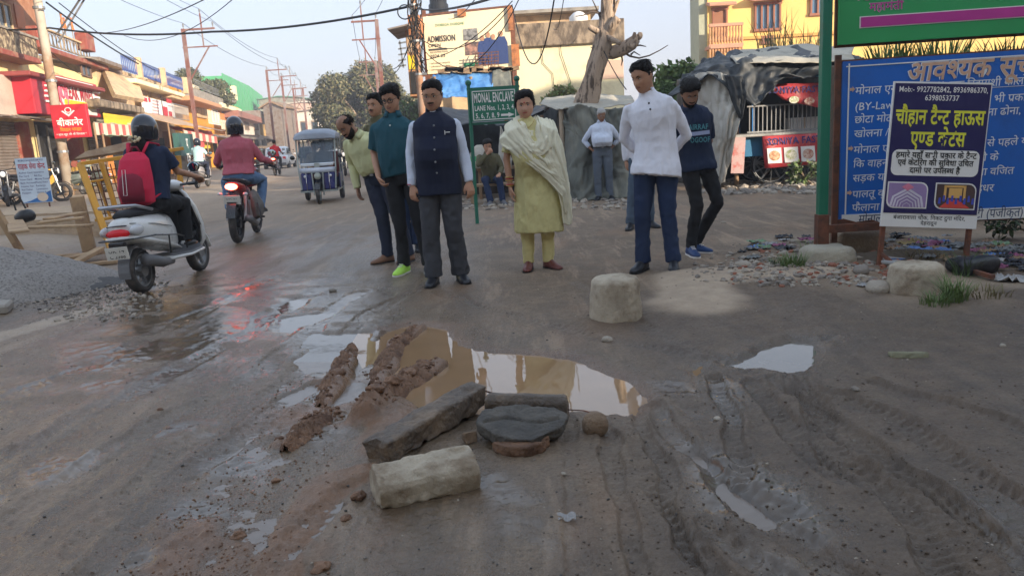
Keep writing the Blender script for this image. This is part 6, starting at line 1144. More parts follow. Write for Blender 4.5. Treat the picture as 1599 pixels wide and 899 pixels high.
    if g('shirt'):
        o_ = .014 + g('loose', 0.); zh = g('hem', .86); T = MB(); rings = []
        if zh < .86:
            for z, rx, ry in ((zh, .178 + g('flare', 0), .128 + g('flare', 0)), ((zh + .93) / 2, .176 + g('flare', 0) * .5, .126 + g('flare', 0) * .5)): rings.append(R2(o_, z, rx, ry, 0))
        pr = [q for q in prof if q[0] >= max(zh, .90)]
        if g('tuck'): rings = [ring(1.0, .150 * wi + .012, .106 * wi + .010, -bel * .3), ring(1.02, .162 * wi + .012, .118 * wi + .012, -bel * .4)]; pr = [q for q in prof if q[0] > 1.03]
        rings += [R2(o_, *q) for q in pr if q[0] < 1.44] + [ring(1.457, .084, .072, .003), ring(1.480, .070, .068, .004), ring(1.490, .064, .064, .004)]
        T.loft(rings); sl = g('sleeve', 1.)      # 1 = to the wrist, .5 = to the elbow
        if sl > 0:
            for i in (0, 1):
                sr = g('sr', .060) - .004; ell_ = el[i]; T.ell(sh[i] - [0, 0, .006], (sr * .98, sr, sr * .9))
                if sl <= .5: e_ = sh[i] + (el[i] - sh[i]) * sl * 1.8; T.tube([sh[i], (sh[i] + e_) / 2, e_], [sr - .002, sr, sr + .002], 14)
                else: e_ = el[i] + (wr[i] - el[i]) * min(1, (sl - .5) * 2) ; T.tube([sh[i], (sh[i] + el[i]) / 2, el[i], (el[i] + e_) / 2, e_], [sr - .004, sr - .002, sr * .85, sr * .78, sr * .64], 14); T.ell(el[i], sr * .84)
        put(joined(T, cv, 2, wrk(13, 5, .0100, sd + 4), 'shirt'), g('shirtname', 'shirt'), g('shirt'), t)
        if g('collar'):
            e = MB(); q = ring(1.472, .068, .067, .002, 20); q2 = ring(1.512, .062, .061, .000, 20); q3 = ring(1.455, .090, .085, -.006, 20); sel = [k % 20 for k in range(16, 35)]; sel = [k for k in range(20) if not 14 <= k <= 16]; sel = [(k + 17) % 20 for k in range(18)]
            e.loft([q3[sel] if g('collar') == 'polo' else q[sel], q2[sel], q[sel] * .995 + S(1.47) * .005], caps=False, closed=False); e.build('collar', g('collarm', g('shirt')), t, True, solid=.006)
        if g('buttons'):
            for z in g('buttons'): r_ = R2(o_ + .004, z, *[np.interp(z, [p[0] for p in prof], [p[k] for p in prof]) for k in (1, 2, 3)]); e = MB(); e.ell(r_[21] + [0, g('bdy', -.004), 0], (.008, .005, .008), 8, 6); e.build('button', g('butm', WHT), t, True)
    if g('vest'):
        T = MB(); zh = g('vhem', .80); T.loft([R2(.030, zh, .172, .122, 0), R2(.030, .88, .172, .122, 0)] + [R2(.030, *q) for q in prof[2:9]] + [ring(1.44, .135, .086, 0), ring(1.462, .10, .078, .002), ring(1.482, .074, .070, .004)])
        for i in (0, 1): T.ell(sh[i] * .84 + shc * .16 + [0, 0, -.012], (.052, .068, .056))
        put(joined(T, cv, 3, wrk(7, 4, .005, 9), 'waistcoat'), 'waistcoat', g('vest'), t); e = MB(); q = ring(1.475, .072, .070, .003, 20); q2 = ring(1.515, .066, .065, .001, 20); sel = [(k + 16) % 20 for k in range(19)]; e.loft([q[sel], q2[sel]], caps=False, closed=False); e.build('stand_collar', g('vest'), t, True, solid=.007)
        for z in (1.36, 1.26, 1.16, 1.06, .97): r_ = R2(.036, z, *[np.interp(z, [p[0] for p in prof], [p[k] for p in prof]) for k in (1, 2, 3)]); e = MB(); e.ell(r_[21] + [.008, -.002, 0], (.009, .006, .009), 10, 6); e.build('button', STL, t, True)
        r_ = R2(.038, 1.30, .165, .115, -.01); e = MB(); e.box(r_[24] + [-.015, -.006, 0], (.045, .006, .007)); e.box(r_[24] + [-.035, -.008, -.002], (.006, .006, .035)); e.build('pocket_pin', WHT, t)
    if g('belt'): e = MB(); e.loft([ring(z, .154 * wi + r_, .110 * wi + r_, -bel * .3) for z, r_ in ((.985, .012), (.985, .018), (1.015, .018), (1.015, .012))], caps=False); e.build('belt', BLK, t); e = MB(); e.box(ring(1.0, .154 * wi + .02, .110 * wi + .02, -bel * .3)[21], (.04, .008, .03)); e.build('buckle', STL, t)
    if g('shoes'):
        for i in (0, 1):
            d = fd[i]; c = np.cross([0, 0, 1], d); e = MB(); a0 = an[i] - [0, 0, .085]; pr = [(-.070, .022, .04), (-.060, .036, .095), (-.02, .043, .115), (.035, .043, .112), (.075, .044, .088), (.12, .048, .068), (.165, .046, .056), (.205, .034, .046), (.222, .014, .028)]
            rings = []
            for x_, w_, h_ in pr: q = np.linspace(0, 2 * math.pi, 15)[:-1]; zz_ = np.where(np.sin(q) > -.3, .016 + (h_ - .016) * (np.sin(q) * .77 + .23), .014); rings.append(a0 + d * x_ + np.cos(q)[:, None] * c * w_ + zz_[:, None] * np.array([0, 0, 1.]))
            e.loft(rings); so = e.build('shoe', g('shoes'), t, True); e = MB(); rings = []
            for zz_ in (0.0, .017): rings.append(np.array([a0 + d * x_ + c * w_ * 1.06 * s_ + [0, 0, zz_] for s_, L in ((1, pr), (-1, pr[::-1])) for x_, w_, h_ in L]))
            e.loft(rings); e.build('sole', g('sole', BLK), so)
            if g('laces'): e = MB(); [e.bar(a0 + d * x_ - c * .02 + [0, 0, h_], a0 + d * x_ + c * .02 + [0, 0, h_], .006) for x_, h_ in ((.045, .108), (.065, .097), (.085, .086), (.105, .077))]; e.build('laces', g('laces'), so)
    return t, S, ring, HT
NAVYT = CL('charcoal_trousers', (.050, .052, .060)); BLKT = CL('black_trousers', (.014, .014, .016)); JEANB = CL('blue_jeans', (.014, .028, .075), col2=(.035, .062, .13), s2=3, t2=.6); JEANP = CL('pale_jeans', (.09, .16, .28), col2=(.14, .23, .36), s2=3, t2=.58); JEANG = CL('grey_blue_jeans', (.07, .10, .14))
DKN = CL('dark_navy_cloth', (.018, .024, .048)); PYS = CL('pale_yellow_shirt', (.60, .60, .33)); TEAL = CL('teal_polo', (.012, .070, .095)); LBS = CL('pale_blue_white_shirt', (.58, .63, .74)); VST = CL('navy_waistcoat', (.007, .011, .032)); WSH = CL('white_shirt', (.74, .74, .80)); KUR = CL('olive_yellow_kurta', (.60, .54, .25), col2=(.52, .45, .20), s2=14, t2=.56); SAL = CL('mustard_salwar', (.62, .54, .24))
DUP = CL('cream_dupatta', (.76, .72, .54), col2=(.50, .38, .28), s2=7, t2=.68, w2=.03); NVT = CL('navy_tshirt', (.012, .022, .055)); OLV = CL('olive_shirt', (.10, .09, .045)); NEO = M('neon_green_shoe', (.45, .80, .10), .5, bump=.1); SBL = M('black_shoe', (.015, .016, .02), .4, bump=.05); SBR = M('brown_shoe', (.22, .11, .06), .55, bump=.1); SNV = M('blue_sneaker', (.015, .05, .16), .6, bump=.1)
def gl2(px, py): p = G(px, py); return (p.x, p.y, gz(p.x, p.y) - .004)
# the man in the navy waistcoat
c = gl2(697, 441); t, S_, rg_, HT_ = person('man in navy sleeveless waistcoat over a pale blue shirt, grey trousers, moustache and glasses', c, R(-2), dict(h=1.02, seed=11, belly=.10, wide=.97, sw=.165, trousers=NAVYT, shirt=LBS, vest=VST, vhem=.78, sleeve=1., sr=.062, shoes=SBL, hair='short', ht=.014, beard='moustache', glasses=M('thin_gold_rim', (.25, .2, .12), .4, .6), gr=.0015, skin=SK1, collar='stand', fat=1.10, hs=1.03,
    k0=(-.10, -.03, .49), a0=(-.105, -.02, .085), k1=(.10, -.02, .49), a1=(.13, .06, .085), f0=(-.12, -1, 0), f1=(.35, -1, 0), e0=(-.225, .03, 1.12), w0=(-.225, -.04, .87), e1=(.225, .02, 1.12), w1=(.265, -.05, .88), head=(R(12), R(0), R(-8)), tr=(.105, .092, .078, .078, .082), c0=.5, c1=.5, p0=(.6, .8, 0), p1=(-.6, .8, 0)))
MB().tube([np.array((-.237, -.037, .885)) + .031 * np.array([math.cos(q), math.sin(q), 0]) for q in np.linspace(0, 6.283, 13)], .004, 5).build('wrist_thread', RDP, t)
# the man in the teal polo
c = gl2(648, 425); person('man in dark teal polo with black glasses and neon green shoes behind the waistcoat man', c, R(-8), dict(h=1.035, seed=12, trousers=BLKT, shirt=TEAL, hem=.90, sleeve=.48, sr=.066, loose=.006, shoes=NEO, sole=WHT, laces=WHT, hair='fringe', ht=.020, glasses=M('black_rim', (.01, .01, .01), .4), gr=.0032, skin=SK1, collar='polo', butm=WHT, buttons=(1.38,), belly=.05,
    pelvis=(-.05, 0, .93), chest=(-.085, .0, 1.28), neck=(-.085, -.005, 1.455), k0=(-.10, -.03, .49), a0=(-.10, -.0, .085), k1=(.08, -.02, .49), a1=(.13, .04, .085), f0=(-.15, -1, 0), f1=(.25, -1, 0), e0=(-.31, .04, 1.14), w0=(-.235, -.13, .92), h0=(.35, -.25, -.6), e1=(.14, .06, 1.13), w1=(.14, -.02, .88), head=(R(17), R(-4), R(-10)), tr=(.092, .078, .060, .056, .060), hs=.98, c0=.7))
# the bearded man bending forward in pale yellow
c = gl2(618, 409); c = (c[0], c[1] + .0, c[2]); person('bearded balding man in pale yellow shirt and dark trousers bending to look at the ground', c, R(-20), dict(h=1.0, seed=13, trousers=DKN, shirt=PYS, tuck=1, belt=1, sleeve=1., sr=.064, loose=.012, shoes=SBR, hair='bald', hairm=HBR, beard='beard', beardm=HBR, skin=SK2, collar='polo', belly=.06, eye=.45,
    pelvis=(-.12, .04, .92), chest=(-.205, -.05, 1.21), neck=(-.25, -.14, 1.35), headoff=(-.060, -.085, .105), k0=(-.10, -.02, .49), a0=(-.09, .0, .085), k1=(.08, -.02, .49), a1=(.14, .05, .085), f0=(-.5, -1, 0), f1=(-.1, -1, 0), e0=(-.42, .0, 1.06), w0=(-.36, -.04, .81), e1=(.02, .05, 1.06), w1=(.02, .04, .82), head=(R(38), R(-14), R(-24)), tr=(.098, .085, .068, .062, .062)))
# the man mostly hidden behind the teal polo
c = gl2(650, 392); person('man mostly hidden behind the teal polo man, only his face and blue jeans showing', (c[0] - .10, c[1], c[2]), R(-5), dict(h=1.045, seed=14, trousers=JEANB, shirt=OLV, hem=.88, sleeve=.48, shoes=SBL, hair='short', skin=SK1, beard='moustache', vx=.009, cv=.012, pelvis=(-.0, 0, .93), chest=(-.13, 0, 1.28), neck=(-.22, 0, 1.455), k0=(-.02, 0, .49), a0=(-.0, .02, .085), k1=(.13, 0, .49), a1=(.13, 0, .085), e0=(-.22, .05, 1.12), w0=(-.18, .1, .88), e1=(.12, .06, 1.12), w1=(.14, 0, .88), head=(R(6), 0, R(-20))))
# the woman in the yellow kurta
c = gl2(842, 419); t, S_, rg_, HT_ = person('woman in olive yellow kurta with a cream printed dupatta, bangles and red bindi', c, R(2), dict(h=.955, seed=15, female=1, trousers=SAL, tw=.98, shirt=KUR, shirtname='kurta', hem=.38, flare=.035, sleeve=.42, sr=.062, wide=1.10, belly=.10, shoes=M('maroon_shoe', (.14, .04, .03), .5), hair='woman', ht=.024, skin=SK3, lips=M('red_lips', (.38, .08, .07), .45), fat=1.08, sw=.165, hs=1.04,
    k0=(-.10, -.02, .49), a0=(-.10, -.0, .085), k1=(.10, -.02, .49), a1=(.10, .0, .085), f0=(-.2, -1, 0), f1=(.5, -1, 0), e0=(-.265, .02, 1.10), w0=(-.245, -.03, .83), e1=(.23, .06, 1.10), w1=(.17, .02, .85), head=(R(10), R(-2), R(-6)), tr=(.10, .09, .078, .062, .058), neck=(-.06, .015, 1.455), chest=(-.035, .01, 1.28), c0=.3))
MB().ell(HT_((0, .088, -.03)), (.055, .035, .055)).build('hair_bun', HB, t, True); MB().ell(HT_((0, -.0985, .036)), .0065).build('bindi', RDP, t)
for k, z_ in enumerate((.90, .915, .93, .86, .85)): q_ = (.93 - z_) / .27 if 0 else 0; cc = np.array((-.265, .02, 1.10)) + (np.array((-.245, -.03, .83)) - np.array((-.265, .02, 1.10))) * ((1.10 - z_) / .27); MB().tube([cc + .037 * np.array([math.cos(q), math.sin(q), 0]) for q in np.linspace(0, 6.283, 17)], .005, 5).build('bangle', RDP if k % 2 else M('gold', (.6, .4, .12), .3, .8), t, True)
MB().tube([np.array((-.06 + .085 * math.sin(q), -.085 - .03 * math.cos(q * .5), 1.475 - .085 * math.cos(q) ** 2)) for q in np.linspace(-1.35, 1.35, 13)], .0028, 5).build('necklace', M('gold', (.6, .4, .12), .3, .8), t, True)
Z0 = (0, 0, 0)
tarp('dupatta', [[(-.06, .09, 1.50), (-.15, .06, 1.50), (-.25, .02, 1.43), (-.315, .0, 1.33)], [(-.07, -.115, 1.42), (-.14, -.12, 1.40), (-.23, -.10, 1.36), (-.32, -.04, 1.25)], [(-.02, -.165, 1.28), (-.06, -.18, 1.25), (-.13, -.185, 1.22), (-.26, -.12, 1.20)], [(.08, -.185, 1.16), (.06, -.20, 1.10), (.02, -.205, 1.05), (-.04, -.20, 1.03)], [(.20, -.13, 1.10), (.19, -.17, 1.02), (.16, -.19, .94), (.10, -.19, .90)], [(.27, -.05, 1.0), (.28, -.10, .90), (.27, -.14, .80), (.24, -.16, .72)], [(.29, .02, .80), (.31, -.04, .72), (.30, -.10, .62), (.27, -.13, .55)]], DUP, t, Z0, 40, 70, .022, 6, 31)
tarp('dupatta_end', [[(.02, .06, 1.49), (.08, .05, 1.485), (.17, .03, 1.46), (.22, .02, 1.42)], [(.03, -.10, 1.40), (.09, -.12, 1.40), (.19, -.11, 1.36), (.25, -.05, 1.30)], [(.02, -.165, 1.24), (.10, -.18, 1.24), (.21, -.14, 1.20), (.28, -.05, 1.18)], [(.10, -.19, 1.06), (.16, -.19, 1.04), (.25, -.13, 1.02), (.30, -.02, 1.0)], [(.20, -.17, .86), (.24, -.15, .84), (.30, -.08, .84), (.33, .02, .84)], [(.24, -.15, .62), (.29, -.11, .60), (.33, -.04, .60), (.35, .04, .62)], [(.25, -.13, .46), (.30, -.09, .43), (.33, -.02, .44), (.34, .04, .47)]], DUP, t, Z0, 34, 64, .02, 6, 32)
tarp('dupatta_fold', [[(-.09, -.10, 1.42), (-.03, -.115, 1.36), (.03, -.115, 1.36), (.09, -.10, 1.42)], [(-.10, -.17, 1.28), (-.03, -.185, 1.21), (.05, -.185, 1.22), (.13, -.17, 1.30)], [(-.06, -.19, 1.18), (.02, -.205, 1.12), (.08, -.205, 1.13), (.17, -.18, 1.20)]], DUP, t, Z0, 24, 24, .02, 5, 33)
# the man in the white shirt and jeans, hands behind his back
c = gl2(1028, 423); person('tall man in loose white shirt and blue jeans looking down, hands behind his back', c, R(-14), dict(h=1.045, seed=16, trousers=JEANB, shirt=WSH, hem=.80, flare=.012, loose=.006, sleeve=.98, sr=.058, wide=1.02, sw=.172, shoes=SBL, hair='short', ht=.014, skin=SK1, collar='stand', buttons=(1.40, 1.35), butm=BLK, eye=.5, gaze=-.004,
    pelvis=(.0, .0, .93), chest=(-.02, .01, 1.28), neck=(-.055, .0, 1.455), headoff=(-.035, -.045, .15), k0=(-.12, -.03, .49), a0=(-.13, -.0, .085), k1=(.09, -.02, .49), a1=(.13, .0, .085), f0=(-.35, -1, 0), f1=(.05, -1, 0), e0=(-.27, .10, 1.12), w0=(-.10, .19, .94), e1=(.25, .12, 1.12), w1=(.08, .20, .94), head=(R(20), R(-5), R(-38)), tr=(.098, .082, .068, .062, .066), hs=1.02))
# the young man in the dark T-shirt behind him
c = gl2(1086, 398); t, S_, rg_, HT_ = person('young bearded man in dark navy printed T-shirt behind the tall white shirted man', c, R(10), dict(h=1.0, seed=17, trousers=BLKT, shirt=NVT, hem=.84, sleeve=.46, sr=.064, shoes=SNV, sole=WHT, laces=WHT, hair='fringe', ht=.02, skin=SK2, beard='beard', eye=.4,
    pelvis=(.04, .04, .92), chest=(-.02, .0, 1.26), neck=(-.07, -.05, 1.42), headoff=(-.02, -.065, .135), k0=(.0, -.05, .49), a0=(-.05, -.0, .085), k1=(.22, -.04, .50), a1=(.06, .18, .085), f0=(-.1, -1, 0), f1=(.6, -1, 0), e0=(-.24, .04, 1.1), w0=(-.20, .10, .88), e1=(.20, .10, 1.1), w1=(.06, .20, .95), head=(R(34), R(-4), R(-8)), tr=(.092, .078, .060, .056, .054)))
e = MB()
for k, s_ in ((0, 'AIRRAF'), (2, 'OGOOF')): letter(e, s_, (-.135 + .012 * k, -.178 + .008 * k, 1.22 - .06 * k), X3, Z3, .07, .02, width=.2)
b_ = MB(); b_.box((-.02, -.170, 1.185), (.2, .004, .036), (0, -.06, 0)); b_.build('print_bar', M('pale_lilac_print', (.33, .38, .55), .6), t)
e.build('shirt_print', M('pale_blue_print', (.07, .26, .30), .6), t)
# the man hidden behind the white shirt
c = gl2(982, 358); person('man in white shirt, grey blue jeans, almost hidden behind the tall white shirted man', (c[0] + .17, c[1], c[2]), R(8), dict(h=.99, seed=18, trousers=JEANG, shirt=WSH, hem=.82, sleeve=1., loose=.012, shoes=SBL, hair='short', skin=SK1, vx=.011, cv=.013, pelvis=(.03, 0, .93), neck=(.10, 0, 1.45), a0=(-.17, -.05, .085), k0=(-.12, -.04, .49), f0=(-.5, -1, 0), e0=(-.19, .05, 1.12), w0=(-.18, .04, .88)))
# the old man by the tarpaulin hut
c = gl2(943, 311); person('old grey haired man in pale blue shirt and grey trousers standing by the tarpaulin hut', c, R(-4), dict(h=.985, seed=19, trousers=CL('slate_trousers', (.10, .12, .15)), shirt=LBS, tuck=1, belt=1, sleeve=.86, sr=.064, loose=.014, shoes=SBL, hair='old', hairm=HG, brow=HG, skin=SK2, collar='polo', belly=.14, vx=.011, cv=.013, eye=.5,
    a0=(-.10, 0, .085), a1=(.12, .03, .085), f0=(-.3, -1, 0), f1=(.3, -1, 0), e0=(-.33, .10, 1.13), w0=(-.21, .02, .97), e1=(.33, .12, 1.13), w1=(.19, .14, .98), head=(R(30), 0, R(12)), headoff=(.0, -.05, .14), tr=(.10, .09, .074, .07, .07)))
# the man seated at the stall
c = gl2(772, 318); person('man in olive shirt seated at the stall with a hand raised to his mouth', (c[0] - .02, c[1], c[2]), R(4), dict(h=1.0, seed=20, trousers=JEANB, shirt=OLV, hem=.86, sleeve=.95, sr=.064, loose=.012, shoes=M('grey_slipper', (.12, .12, .13), .7), hair='fringe', skin=SK1, collar='polo', vx=.011, cv=.013, eye=.6,
    pelvis=(0, .18, .47), chest=(-.03, .06, .80), neck=(-.05, .0, .96), headoff=(-.0, -.045, .15), s0=np.array((-.21, .02, .915)), s1=np.array((.12, .02, .915)), e0=(-.25, -.18, .78), w0=(-.06, -.20, .98), h0=(.4, -.05, .25), p0=(0, 1, .2), e1=(.20, -.05, .68), w1=(.14, -.24, .58), h1=(-.2, -.7, -.1), p1=(0, 0, -1), k0=(-.15, -.22, .50), a0=(-.06, -.26, .085), k1=(.13, -.22, .49), a1=(.17, -.24, .085), head=(R(14), 0, R(4)), c0=.9, tr=(.095, .082, .068, .062, .062)))
t = thing('bench', 'rough timber bench under the seated man at the stall', 'bench', (c[0] + .05, c[1] + .22, 0)); MB().box((.0, 0, .36), (1.1, .32, .05), b=.008).build('seat', PLY, t)
for x in (-.48, .48): MB().box((x, 0, .165), (.06, .26, .34)).build('leg', WOD, t)
# ---------------------------------------------------------------- two-wheelers, e-rickshaw, car
# local frame of a vehicle: x forward, y to its left, z up; built at the origin, then turned by rz
TYR = M('dusty_tyre', (.035, .032, .03), .85, var=.3, vs=8, bs=60, bump=.3, col2=(.12, .10, .085), s2=6, t2=.6); CHR = M('chrome', (.55, .55, .55), .22, 1., bump=0); ALU = M('dull_alloy', (.28, .28, .28), .45, .7)
PWH = M('white_scooter_paint', (.70, .70, .68), .3, var=.05, vs=3, bump=.01, coat=.5, col2=(.48, .45, .40), s2=3, t2=.66); GRYP = M('grey_plastic', (.14, .14, .145), .5); TLR = M('tail_light_red', (.45, .01, .02), .2, bump=0, rv=0, emit=(1, .03, .03), es=.03); TLB = M('brake_light_lit', (.9, .05, .03), .3, bump=0, rv=0, emit=(1, .08, .04), es=9); CLR = M('clear_lens', (.55, .56, .58), .12, bump=0, rv=0); PLT = M('number_plate_white', (.62, .60, .54), .6)
REDP = M('red_bike_paint', (.30, .012, .015), .3, bump=0, coat=.5); BLKP = M('black_bike_paint', (.014, .014, .016), .3, bump=0, coat=.4); HLM = M('black_helmet', (.010, .012, .022), .18, bump=0, coat=.6, rv=.03); SEAT = M('black_seat', (.018, .018, .02), .6, bs=120)
def yz(x, w, z0, z1, n=20, p=.75, y0=0.): a = np.arange(n) * 2 * math.pi / n; s_ = lambda v: np.sign(v) * np.abs(v) ** p; return np.stack([np.full(n, x), y0 + s_(np.cos(a)) * w, (z0 + z1) / 2 + s_(np.sin(a)) * (z1 - z0) / 2], 1)
def vwheel(t, x, r, w, y=0., rim=ALU, spokes=6, tread=True):
    f = MB(); n = 36; rings = []
    for k in range(n + 1):
        a = 2 * math.pi * k / n; rr = r - (.006 if k % 2 and tread else 0); rings.append(np.array([[x + q * math.cos(a), y + p, r + q * math.sin(a)] for p, q in ((-w / 2, r * .72), (-w * .55, r * .86), (-w * .38, rr * .965), (0, rr), (w * .38, rr * .965), (w * .55, r * .86), (w / 2, r * .72), (0, r * .68))]))
    f.loft(rings, caps=False); wo = f.build('wheel', TYR, t, True); g = MB(); ri = r * .74
    g.loft([np.array([[x + q * math.cos(a), y + p, r + q * math.sin(a)] for p, q in ((-w * .42, ri), (-w * .42, ri - .025), (w * .42, ri - .025), (w * .42, ri))]) for a in np.linspace(0, 2 * math.pi, n + 1)], caps=False); g.cyl((x, y - w * .6, r), (x, y + w * .6, r), r * .28, n=16)
    for k in range(spokes): a = 2 * math.pi * k / spokes; g.bar((x + r * .2 * math.cos(a), y, r + r * .2 * math.sin(a)), (x + ri * math.cos(a), y, r + ri * math.sin(a)), .03 if spokes < 9 else .008, .03 if spokes < 9 else .008)
    g.build('rim', rim, wo); return wo
def plate_(t, x, z, txt, face=-1, w=.22, h=.12, y=0., tilt=.15):
    f = MB(); f.box((x, y, z), (.008, w, h), (0, tilt * face, 0), .001); po = f.build('number_plate', PLT, t); f = MB()
    for k, s_ in enumerate(txt): letter(f, s_, (x + face * .007 + (h * .05 - k * h * .42) * tilt * -face * -1 * 1, y, z + h * .06 - k * h * .45), (0, -1. if face < 0 else 1., 0), (0, 0, 1), h * .42, .01, align='c', width=w * .72)
    f.build('plate_lettering', BLK, po)
def mirror(t, p, q, r=.055): MB().tube([p, (np.array(p) + q) / 2 + [0, 0, .02], q], .006, 6).build('mirror_stem', BLKP, t); f = MB(); f.ell(q, (.014, r * 1.25, r), 14, 8); mo = f.build('mirror', BLKP, t, True); f = MB(); f.ell(np.array(q) - [.010, 0, 0], (.006, r * 1.12, r * .87), 14, 8); f.build('mirror_glass', M('mirror_glass', (.5, .6, .62), .05, 1., bump=0, rv=0), mo, True)
def scooter(label, loc, rz, paint=PWH, txt=('UK 14', 'C 2388'), sc=1., group=None, body2=GRYP):
    t = thing('scooter', label, 'scooter', loc, rz, group, sc)
    vwheel(t, -.62, .225, .10); vwheel(t, .62, .225, .09)
    f = MB(); f.loft([yz(-.86, .02, .60, .70), yz(-.82, .11, .56, .74), yz(-.70, .165, .50, .765), yz(-.50, .185, .43, .77), yz(-.30, .185, .38, .765), yz(-.10, .165, .34, .74), yz(.02, .12, .32, .66), yz(.06, .06, .32, .50)]); f.build('rear_body', paint, t, True)
    f = MB(); f.loft([yz(-.88, .08, .545, .59), yz(-.83, .15, .53, .60), yz(-.6, .19, .47, .55), yz(-.35, .195, .42, .49), yz(-.15, .19, .37, .43), yz(.0, .16, .33, .37)]); f.build('lower_trim', paint, t, True)
    f = MB(); f.loft([yz(-.74, .09, .74, .80), yz(-.6, .145, .745, .83), yz(-.35, .16, .745, .835), yz(-.12, .145, .74, .81), yz(.06, .10, .72, .775), yz(.12, .04, .71, .74)]); f.build('seat', SEAT, t, True)
    f = MB(); f.loft([yz(-.2, .15, .27, .33), yz(.1, .20, .25, .31), yz(.38, .19, .26, .32), yz(.48, .12, .30, .40)]); f.build('floor_board', body2, t, True); f = MB(); f.loft([yz(-.3, .19, .25, .30), yz(.1, .215, .235, .29), yz(.42, .20, .25, .31)]); f.build('side_skirt', paint, t, True)
    def sh_(z, x, w, th): n = 15; a = np.linspace(-1, 1, n); o_ = [(x + .09 * (1 - q * q), w * q, z) for q in a]; i_ = [(x + .09 * (1 - q * q) - th, w * q * .9, z) for q in a[::-1]]; return np.array(o_ + i_)
    f = MB(); f.loft([sh_(.28, .47, .13, .05), sh_(.38, .50, .19, .05), sh_(.55, .46, .215, .05), sh_(.75, .40, .195, .06), sh_(.90, .35, .14, .07), sh_(.97, .32, .09, .07)]); f.build('front_apron', paint, t, True)
    f = MB(); f.loft([sh_(.32, .44, .12, .03), sh_(.55, .42, .20, .03), sh_(.75, .36, .18, .04), sh_(.93, .30, .09, .05)]); f.build('inner_shield', BLKP, t, True)
    f = MB(); f.loft([yz(.42, .03, .99, 1.03), yz(.38, .11, .93, 1.04), yz(.28, .13, .93, 1.06), yz(.18, .09, .95, 1.03)]); f.build('handlebar_cover', paint, t, True); f = MB(); f.ell((.42, 0, .985), (.02, .075, .045), 16, 8); f.build('headlight', CLR, t, True)
    MB().tube([(.18, .34, 1.0), (.27, .2, 1.0), (.29, 0, .99), (.27, -.2, 1.0), (.18, -.34, 1.0)], .014, 8).build('handlebar', GRYP, t)
    for s_ in (1, -1): MB().tube([(.23, s_ * .24, 1.0), (.16, s_ * .36, 1.0)], .019, 8).build('grip', BLK, t); mirror(t, (.26, s_ * .2, 1.0), (.22, s_ * .33, 1.17))
    MB().tube([(.44, 0, .9), (.53, 0, .55), (.62, .06, .26)], [.04, .03, .025], 8).build('fork', BLKP, t); f = MB()
    f.loft([np.array([[.62 + .25 * math.cos(a), q, .225 + .25 * math.sin(a)] for q in (-.06, 0, .06)] + [[.62 + .235 * math.cos(a), q, .225 + .235 * math.sin(a)] for q in (.06, 0, -.06)]) for a in np.linspace(.1, 2.6, 12)]); f.build('front_mudguard', paint, t, True)
    f = MB(); f.loft([np.array([[-.62 + .27 * math.cos(a), q, .225 + .27 * math.sin(a)] for q in (-.055, .055)] + [[-.62 + .255 * math.cos(a), q, .225 + .255 * math.sin(a)] for q in (.055, -.055)]) for a in np.linspace(1.7, 3.3, 8)]); f.build('rear_mudguard', GRYP, t)
    f = MB(); f.ell((-.853, 0, .615), (.035, .12, .045), 16, 10); f.build('tail_light', TLR, t, True); f = MB(); [f.tube([(-.84, s_ * .02, .70), (-.80, s_ * .12, .70), (-.5, s_ * .188, .66), (-.2, s_ * .192, .60)], .004, 5) for s_ in (1, -1)]; f.tube([(-.853, -.10, .685), (-.865, 0, .69), (-.853, .10, .685)], .006, 5); f.build('panel_gap', BLKP, t)
    for s_ in (1, -1): f = MB(); f.ell((-.77, s_ * .145, .635), (.13, .032, .052), 14, 8); f.build('turn_signal', CLR, t, True)
    f = MB(); f.tube([(-.45, .155, .80), (-.72, .15, .86), (-.90, .10, .87), (-.93, 0, .87), (-.90, -.10, .87), (-.72, -.15, .86), (-.45, -.155, .80)], .017, 8); f.build('grab_rail', M('silver_rail', (.42, .43, .46), .35, .5), t, True)
    f = MB(); f.tube([(-.95, .0, .56), (-.9, .17, .56), (-.6, .23, .555), (-.2, .225, .51), (0, .2, .47), (.02, .2, .34)], .009, 6); f.tube([(-.95, .0, .56), (-.9, -.17, .56), (-.6, -.23, .555), (-.2, -.225, .51), (0, -.2, .47), (.02, -.2, .34)], .009, 6)
    for s_ in (1, -1): f.tube([(-.35, s_ * .225, .53), (-.35, s_ * .21, .34)], .009, 6)
    f.build('crash_guard', BLKP, t); MB().tube([(-.2, -.13, .24), (-.45, -.16, .27), (-.75, -.165, .34)], [.03, .055, .06], 12).build('exhaust', GRYP, t, True); f = MB(); f.box((-.5, .11, .27), (.42, .10, .15), (0, -.1, 0), .03); f.build('engine_case', ALU, t)
    plate_(t, -.93, .44, txt); MB().box((-.90, 0, .51), (.05, .16, .06), b=.01).build('plate_bracket', BLKP, t); return t
